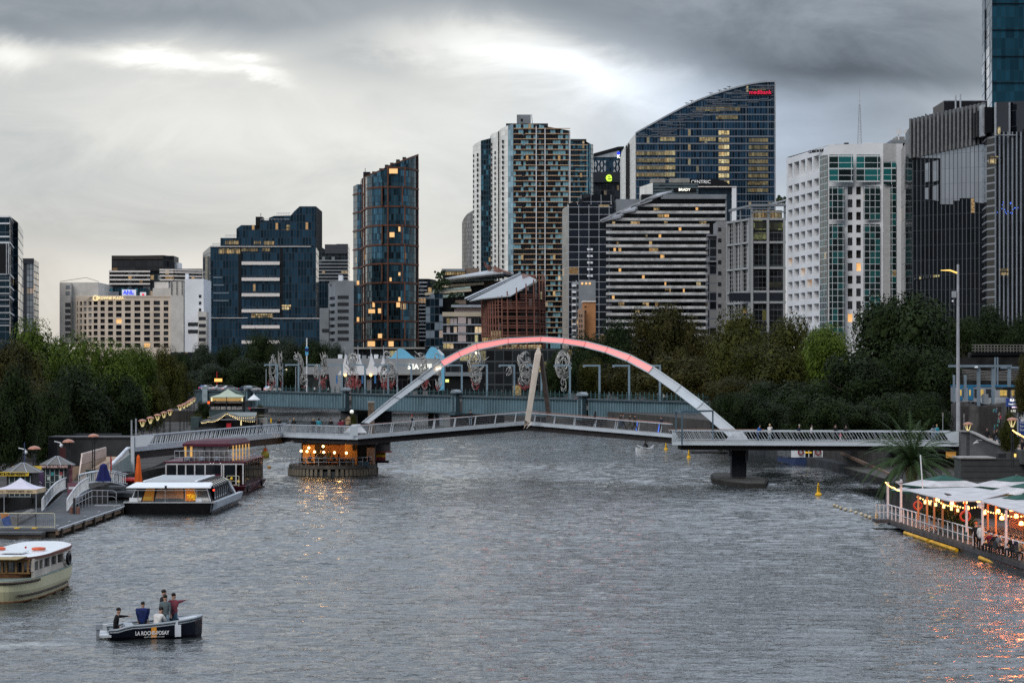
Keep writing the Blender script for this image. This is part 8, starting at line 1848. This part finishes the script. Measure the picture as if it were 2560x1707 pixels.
for k in range(ng):
    ya,yb_=2.7+k*1.4,2.7+k*1.4+1.3;arc=[(5.9+1.35*math.sin(q),1.95+.68*math.cos(q)) for q in[i*math.pi/12 for i in range(7)]]+[(7.28,1.1)]
    m2=MB()
    for(a,b),(c,d) in zip(arc,arc[1:]):m2.extr([V((a,ya,b)),V((a,yb_,b)),V((c,yb_,d)),V((c,ya,d))],(.03,0,.02))
    m2.build('curved_window',glz,t)
    m.tube([V((a+.03,ya-.05,b+.02)) for a,b in arc],.045,5)
m.build('window_ribs',M['dark'],t)
MB().hull([V((5.5,L2-4.6,2.68)),V((7.2,L2-4.4,2.1)),V((7.75,L2-3.2,1.05)),V((7.75,L2-2.6,1.05)),V((7.3,L2-3.6,2.2)),V((5.5,L2-4.0,2.75))],[p+V((-.3,0,0)) for p in(V((5.5,L2-4.6,2.68)),V((7.2,L2-4.4,2.1)),V((7.75,L2-3.2,1.05)),V((7.75,L2-2.6,1.05)),V((7.3,L2-3.6,2.2)),V((5.5,L2-4.0,2.75)))]).build('stern_arch',wb,t)
for x in(1.2,3.5,5.2,6.2):MB().tube([(x,-.02,1.0),(x,0,2.1)],.022,5).build('stay',M['steel'],t)
MB().tube([(.2,.05,2.05),(7.1,.05,2.05)],.02,5).build('hand_wire',M['steel'],t);B(t,'hatch_box',(.75,.5,1.2),(.7,.4,.36),M['white']);B(t,'hatch_box',(6.3,.5,1.18),(.5,.4,.3),M['white']);MB().ball((W2-.2,.55,2.05),.08,8,5).build('red_nav_light',mat('nav_red',(1,.05,.02),.5,var=0,emit=4,ecol=(1,.04,.02)),t);B(t,'flag_stub',(3.55,.0,2.3),(.2,.06,.3),M['dark'])
pl=bpy.data.lights.new('cabin_lamp','POINT');pl.energy=12;pl.color=(1,.5,.15);o=bpy.data.objects.new('lamp_light',pl);COL.objects.link(o);o.parent=t;o.location=(5.2,.6,1.8)
# maroon ferry
t=thing('maroon_ferry','two deck maroon party ferry with canopy and railed upper deck behind the white cruiser','boat',None,(X(409,220),220,0));mh=mat('maroon_hull',(.09,.015,.03),.45,var=.2);mc=mat('maroon_canopy',(.10,.045,.058),.7,var=.2);W3,L3=8.1,17
MB().hull([V(p) for p in((.3,.4,-.3),(W3-.4,.4,-.3),(W3-.3,L3,-.3),(.3,L3,-.3))],[V(p) for p in((0,-.6,.75),(W3+.2,-.6,.75),(W3+.3,L3,.75),(0,L3,.75))]).build('hull',mh,t);B(t,'lower_cabin',(W3/2,L3/2+1,1.9),(W3-.3,L3-1,2.3),mat('ferry_inside',(.03,.012,.012),.5))
fw=mat('ferry_frame',(.55,.55,.56),.5)
for a,b in((.1,1.1),(1.35,2.0),(2.2,2.9),(3.1,4.0),(6.0,7.1),(4.15,5.6)):B(t,'window',((a+b)/2,1.32-.5,1.95),(b-a,.06,1.75),M['darkglass'])
for x in(.12,1.22,2.1,3.0,4.05,5.7,5.9,7.15,7.85):B(t,'frame_post',(x,.76,1.9),(.13,.08,2.0),fw)
B(t,'frame_header',(W3/2,.76,2.93),(W3-.3,.09,.13),fw);B(t,'service_panel',(4.85,.73,1.5),(1.5,.05,.8),mh)
for k in range(10):B(t,'side_window',(W3-.12,1.6+k*1.5,2.0),(.06,1.1,1.5),M['darkglass'])
for x,z in((6.4,1.3),(6.7,1.5),(5.9+1.5,1.2)):MB().ball((x,.70,z),.14,6,4).build('lit_seat',yel,t)
B(t,'main_roof',(W3/2-.05,L3/2+.6,3.12),(W3+.1,L3-.2,.16),mh);m=MB()
for z in(3.6,4.25):m.tube([(1.0,.6,z),(7.0,.6,z),(W3-.2,2.0,z),(W3-.2,12,z)],.035,5)
for k in range(13):m.tube([(1.0+k*.5,.6,3.2),(1.0+k*.5,.6,4.25)],.03,5)
for k in range(11):m.tube([(W3-.2,2.0+k,3.2),(W3-.2,2.0+k,4.25)],.03,5)
m.build('upper_railing',M['steel'],t);cv=[(1.75,.9,4.95),(6.6,.9,4.95),(7.6,9,4.95),(2.3,9,4.95)];tp_=[(2.1,1.6,5.25),(6.3,1.6,5.35),(7.2,8.5,5.35),(3.2,8.5,5.3)]
MB().hull([V(p) for p in cv],[V(p) for p in tp_]).build('canopy',mc,t);MB().hull([V(p)-V((0,0,.25)) for p in cv],[V(p) for p in cv],cap=False).build('canopy_valance',mh,t)
cur=mat('clear_curtain',(.16,.15,.15),.15,var=.6,scale=3,spec=.8);MB().bb(1.9,6.3,1.2,1.25,3.25,4.75).build('clear_screen',cur,t)
for k in range(6):MB().box((6.75+k*.16,1.6+k*1.3,4.0),(.06,.55,1.5)).build('lit_curtain',mat('amber_curtain',(.5,.3,.1),.5,var=.5,scale=3,emit=.5,ecol=(1,.55,.15)),t)
for x in(2.0,2.6):MB().box((x,1.15,4.2),(.22,.04,1.1)).build('lit_curtain',MATS['amber_curtain'],t)
for x in(2.3,3.7,5.2):MB().ball((x,.95,3.45),.33,8,5,.8).build('covered_chair',mat('chair_cover',(.35,.38,.45),.8),t)
for x in(1.85,3.9,4.6,6.5):MB().tube([(x,1.0,3.2),(x,1.0,4.9)],.05,6).build('canopy_post',M['dark'],t)
m=MB()
for z in(.9,1.3,1.8):m.tube([(6.4,-.55,z),(7.6,-.55,z)],.03,5)
for x in(6.4,7.6):m.tube([(x,-.55,.75),(x,-.55,1.8)],.035,5)
m.build('bow_gate',cr,t)
for y in(-.3,12):MB().torus((W3+.35,y,.6),.3,.12,'X',14,7).build('tyre_fender',M['black'],t)
for x,z in((4.6,3.0),(4.9,3.0),(5.6,3.0)):MB().ball((x,.65,z),.06,6,4).build('deck_lamp',MATS['dim_letters'],t)
# cream launch at the left edge: seen from astern (local x across, y away)
t=thing('cream_launch','cream wooden river launch with white roof and brown cabin, cut by the left edge','boat',None,(-26.45,119.2,0),R(-3));t.scale=(.92,1,.95);crm=mat('cream_hull',(.60,.58,.38),.4,var=.12,scale=.6);tk=mat('teak_cabin',(.16,.07,.03),.5,var=.35,scale=3)
def oval(bx,by,z,cy=0,ex=.62,n=48):return[V((bx*math.copysign(abs(math.cos(q))**ex,math.cos(q)),cy+by*math.copysign(abs(math.sin(q))**ex,math.sin(q)),z+.10*max(0,math.sin(q)))) for q in[2*math.pi*k/n for k in range(n)]]
m=MB();rg=[oval(1.45,5.0,-.4),oval(1.75,5.5,.1),oval(1.93,5.75,.65),oval(1.97,5.85,1.22)]
for a,b in zip(rg,rg[1:]):m.hull(a,b,cap=False)
m.face(rg[0]);m.build('hull',crm,t);MB().hull(oval(1.94,5.8,1.2),oval(1.94,5.8,1.26)).build('deck',mat('deck_green_grey',(.25,.30,.27),.7),t)
o_=oval(2.0,5.87,1.12);MB().tube([p for p in o_[26:46]],.075,6).build('rubbing_strake',mat('strake_dark',(.06,.045,.04),.7),t);o_=oval(1.93,5.74,.40);MB().tube(o_[40:48]+o_[:3],.065,6).build('lower_strake',MATS['strake_dark'],t)
o_=oval(1.74,5.5,.06);MB().tube(o_+o_[:1],.05,5).build('waterline',mat('rust_line',(.18,.08,.03),.8,var=.5,scale=2),t)
MB().hull(oval(1.68,4.3,1.26,.2,.5),oval(1.68,4.3,1.55,.2,.5)).build('cabin_panel',tk,t);MB().hull(oval(1.62,4.24,1.55,.2,.5),oval(1.62,4.24,2.28,.2,.5)).build('cabin_glass',M['darkglass'],t)
ri=oval(1.68,4.3,0,.2,.5,80)
for k in range(41,62):
    if k%2==0 or k>70:p=ri[k%80];MB().bar((p.x,p.y,1.5),(p.x,p.y,2.28),.11).build('window_post',mat('oak',(.30,.17,.07),.5),t)
for x in(-1.5,-.95,-.35,.25,.8,1.2,1.48):MB().bar((x,-4.12+.0*x,1.5),(x,-4.12,2.28),.10).build('window_post',MATS['oak'],t)
MB().bb(-1.6,1.6,-4.16,-4.1,2.14,2.28).bb(-1.6,1.6,-4.16,-4.1,1.5,1.58).build('window_head',MATS['oak'],t);sc_m=mat('stern_cream',(.55,.50,.44),.6)
MB().bb(1.6,1.74,-3.9,3.9,1.26,1.62).bb(1.6,1.74,-3.9,3.9,2.12,2.3).build('side_cream',sc_m,t)
for y in(-3.85,-2.9,-2.0,-.6,.8,2.2,3.8):MB().bb(1.6,1.75,y-.14,y+.14,1.6,2.14).build('side_post',sc_m,t)
MB().hull(oval(2.02,4.9,2.28,.2,.55),oval(2.02,4.9,2.42,.2,.55)).build('roof_edge',mat('roof_edge_brown',(.16,.06,.04),.5),t);MB().hull(oval(1.98,4.85,2.42,.2,.55),oval(1.7,4.5,2.5,.2,.55)).build('roof',wb,t)
MB().extr([V((-2.1,-5.1,2.34)),V((1.15,-5.05,2.34)),V((1.5,-4.3,2.44)),V((-2.1,-4.3,2.46))],(0,0,.04)).build('stern_awning',mat('awning_tan',(.38,.30,.16),.7),t)
for x in(1.18,-1.2):MB().torus((x,-1.0,2.62),.34,.075,'Z',18,7).build('lifebuoy',mat('lifebuoy_red',(.7,.12,.05),.5),t)
B(t,'roof_hatch',(.3,-2.9,2.6),(1.4,1.2,.06),wb);MB().ball((.35,-.8,2.68),.07,6,4).build('red_lamp',M['red'],t);MB().torus((1.95,2.6,1.75),.30,.10,'X',14,6).build('tyre_fender',M['black'],t)
ov=[(-.75+.42*math.cos(q),.78+.10*math.sin(q)) for q in[2*math.pi*k/20 for k in range(20)]]
MB().hull([V((x,-5.86,z)) for x,z in ov],[V((x,-5.6,z)) for x,z in ov]).build('name_plate',mat('plate_lilac',(.35,.35,.50),.5),t);text('name_lettering','EUREKA',.17,mat('navy_letter',(.02,.02,.10),.5),t,(-.75,-5.875,.78),depth=.004,bold=.004)
# small motor boat with people
ang=R(14);t=thing('motor_boat','small open black and grey motor boat carrying six people, with white lettering on its side','boat',None,(X(387,99.2),99.2,0),ang);t.scale=(.97,1,1.06);gh=mat('boat_gunwale',(.36,.40,.44),.4,var=.15);secs=[];inn=[]
for k in range(13):
    f=k/12;x=-2.15+4.35*f;b=.92*(1-max(0,(f-.5)/.5)**2.4)**.62 if f<1 else.02;b=max(.03,b);zt=.42+.16*min(1,max(0,(f-.08)/.14))+.42*max(0,f-.25)**1.5
    secs.append([V((x,-b,zt)),V((x*.99,-b*.9,.12)),V((x*.95,-b*.6,-.2)),V((x*.95,b*.6,-.2)),V((x*.99,b*.9,.12)),V((x,b,zt))])
loft(secs).build('hull',mat('hull_navy_black',(.008,.010,.018),.25,var=.2),t)
for si in(0,5):MB().tube([s_[si]+V((0,0,.01)) for s_ in secs],[.055]*13,6).build('gunwale',gh,t);MB().tube([s_[si]*.985+V((0,0,-.09)) for s_ in secs],[.03]*13,5).build('side_strip',gh,t)
MB().hull([V((s_[0].x,s_[0].y*.9,.20)) for s_ in secs[:11]]+[V((s_[5].x,s_[5].y*.9,.20)) for s_ in secs[10::-1]],[V((s_[0].x,s_[0].y*.9,.24)) for s_ in secs[:11]]+[V((s_[5].x,s_[5].y*.9,.24)) for s_ in secs[10::-1]]).build('floor',gh,t)
MB().hull([V((s_[0].x,s_[0].y*.93,s_[0].z-.02)) for s_ in secs[9:]]+[V((s_[5].x,s_[5].y*.93,s_[5].z-.02)) for s_ in secs[:8:-1]],[V((s_[0].x,s_[0].y*.93,s_[0].z+.01)) for s_ in secs[9:]]+[V((s_[5].x,s_[5].y*.93,s_[5].z+.01)) for s_ in secs[:8:-1]]).build('foredeck',mat('boat_pale',(.55,.58,.62),.4),t)
B(t,'stern_step',(-2.3,0,.18),(.5,1.75,.1),mat('boat_pale',(.55,.58,.62)));B(t,'bench',(-1.2,0,.42),(.4,1.5,.3),gh);B(t,'bench',(.15,-.2,.42),(.4,1.0,.3),gh)
B(t,'orange_plate',(-.12,-.915,.30),(.24,.03,.44),mat('sign_amber',(.85,.35,.04),.5));B(t,'white_plate',(.98,-.90,.34),(.28,.03,.50),mat('plate_white',(.62,.66,.72),.5));B(t,'white_plate',(.93,-.885,.58),(.1,.03,.3),MATS['plate_white'])
wl2=mat('hull_letters',(.75,.75,.75),.5,var=0);text('hull_lettering','LA ROCHE-POSAY',.23,wl2,t,(-.20,-.95,.27),depth=.004,sx=.82,bold=.006);text('hull_lettering','LABORATOIRE DERMATOLOGIQUE',.062,wl2,t,(-.1,-.935,.11),depth=.003,sx=.95)
ob_=B(t,'outboard_motor',(-2.55,.0,.50),(.34,.26,.22),mat('outboard',(.22,.24,.27),.35),top=.8);MB().box((-2.6,0,.18),(.16,.12,.6)).build('leg',MATS['outboard'],ob_).location=(0,0,0);MB().tube([(-2.4,-.05,.58),(-1.75,-.25,.66)],.025,5).build('tiller',M['steel'],ob_)
def aboard(label,lx,ly,lz,rz,pose,sh,pn,**k):
    c=Matrix.Rotation(ang,3,'Z')@V((lx,ly,lz))+t.location;return person(label,c,R(rz),pose,sh,pn,fine=True,s=k.pop('s',1)*1.05,bulk=k.pop('bulk',1.12),group='people in the small motor boat',**k)
plaid=bpy.data.materials.new('plaid');plaid.use_nodes=True;nt=plaid.node_tree;tx=nt.nodes.new('ShaderNodeTexCoord');ck=nt.nodes.new('ShaderNodeTexChecker');ck.inputs['Scale'].default_value=17;ck.inputs[1].default_value=(.28,.025,.04,1);ck.inputs[2].default_value=(.07,.05,.07,1);nt.links.new(tx.outputs['Object'],ck.inputs[0]);nt.links.new(ck.outputs[0],nt.nodes['Principled BSDF'].inputs['Base Color']);nt.nodes['Principled BSDF'].inputs['Roughness'].default_value=.9
aboard('man in black hoodie sitting at the stern, steering with one hand',-1.65,-.25,-.08,95,'helm',BLK,BLK)
aboard('big person in black and blue jacket with back to the viewer',-.55,-.20,-.05,175,'stand',mat('blue_black_jacket',(.012,.025,.11),.8,var=.7,scale=4),BLK,bulk=1.5,s=.90)
aboard('hunched person in a white hooded top sitting mid boat',.12,-.35,-.02,150,'hunch',WHT,JEAN)
aboard('tallest man in black jacket standing behind the grey jumper',.42,.28,.2,120,'stand',BLK,BLK,s=1.02)
aboard('person in grey jumper and washed blue jeans with back to viewer',.45,-.15,.12,170,'stand',(.10,.13,.14),(.30,.40,.48),s=.96)
aboard('man in red plaid shirt pointing to the right',.85,.12,.13,160,'point',plaid,(.05,.10,.15),s=.98)
# distant boats
Yv=64625/190.;t=thing('small_white_boat','tiny white open boat with a striped parasol beyond the right span','boat',None,(X(1612,Yv),Yv,0),R(8));secs=[[V((x,-b,z)),V((x,-b*.7,-.1)),V((x,b*.7,-.1)),V((x,b,z))] for x,b,z in((-1.35,.75,.75),(-.8,.95,.6),(0,1,.52),(.9,.85,.6),(1.35,.5,.78))]
loft(secs).build('hull',wb,t);m=MB();m.tube([(-1.35,-.7,1.1),(-.6,-.9,.75),(.6,-.9,.62),(1.35,-.4,1.05)],.07,6).build('rail',wb,t);MB().ball((.1,0,.8),.45,8,6,1.2).build('seat_hood',blkm,t)
c=V((X(1614,Yv),Yv,0));person('person in black sitting in the tiny white boat',(c.x,c.y,.35),R(20),'sit',BLK,BLK);tt=thing('striped_parasol','navy and white striped parasol held over the tiny white boat','parasol',None,(c.x+.05,c.y-.1,1.0))
for k in range(8):a0,a1=k*math.pi/4,(k+1)*math.pi/4;MB().extr([V((0,0,1.05)),V((math.cos(a0)*.68,math.sin(a0)*.68,.78)),V((math.cos(a1)*.68,math.sin(a1)*.68,.78))],(0,0,-.02)).build('panel',M['white'] if k%2 else M['navy'],tt)
MB().tube([(0,0,0),(0,0,1.05)],.02,5).build('pole',M['dark'],tt)
Yv=292;t=wthing('docked_ferry','white and navy ferry with round lifebuoys half hidden under the right platform','boat',(X(2000,Yv),Yv,0));nh=mat('ferry_navy',(.03,.05,.12),.4,var=.3)
MB().hull([P(1942,1142,Yv+4),P(1988,1145,Yv),P(2060,1145,Yv),P(2055,1142,Yv+12)],[P(1943,1153,Yv+4),P(1990,1163,Yv),P(2058,1163,Yv),P(2055,1156,Yv+12)]).build('hull',nh,t);block(t,'cabin',1978,2058,1112,1143,Yv+.5,6,wb);MB().extr([P(1943,1124,Yv+4),P(1977,1126,Yv+.6),P(1977,1143,Yv+.6),P(1943,1138,Yv+4)],(.1,.2,0)).build('slatted_side',mat('slat_dark',(.12,.13,.14),.6,var=.8,scale=4),t)
for x in(2002,2045):MB().torus(P(x,1130,Yv+.2),.33,.10,'Y',16,6).build('lifebuoy',mat('lifebuoy_dark_red',(.25,.04,.04),.6),t)
for x in(2012,2022,2034,2056):MB().bar(P(x,1112,Yv+.3),P(x,1143,Yv+.3),.1).build('frame',M['white'],t)
block(t,'opening',2014,2034,1122,1141,Yv+.4,.2,blkm);m=MB()
for k in range(12):m.ball(P(2014+k*1.3,1131,Yv+.3),.12,5,3)
m.build('seats',yel,t)
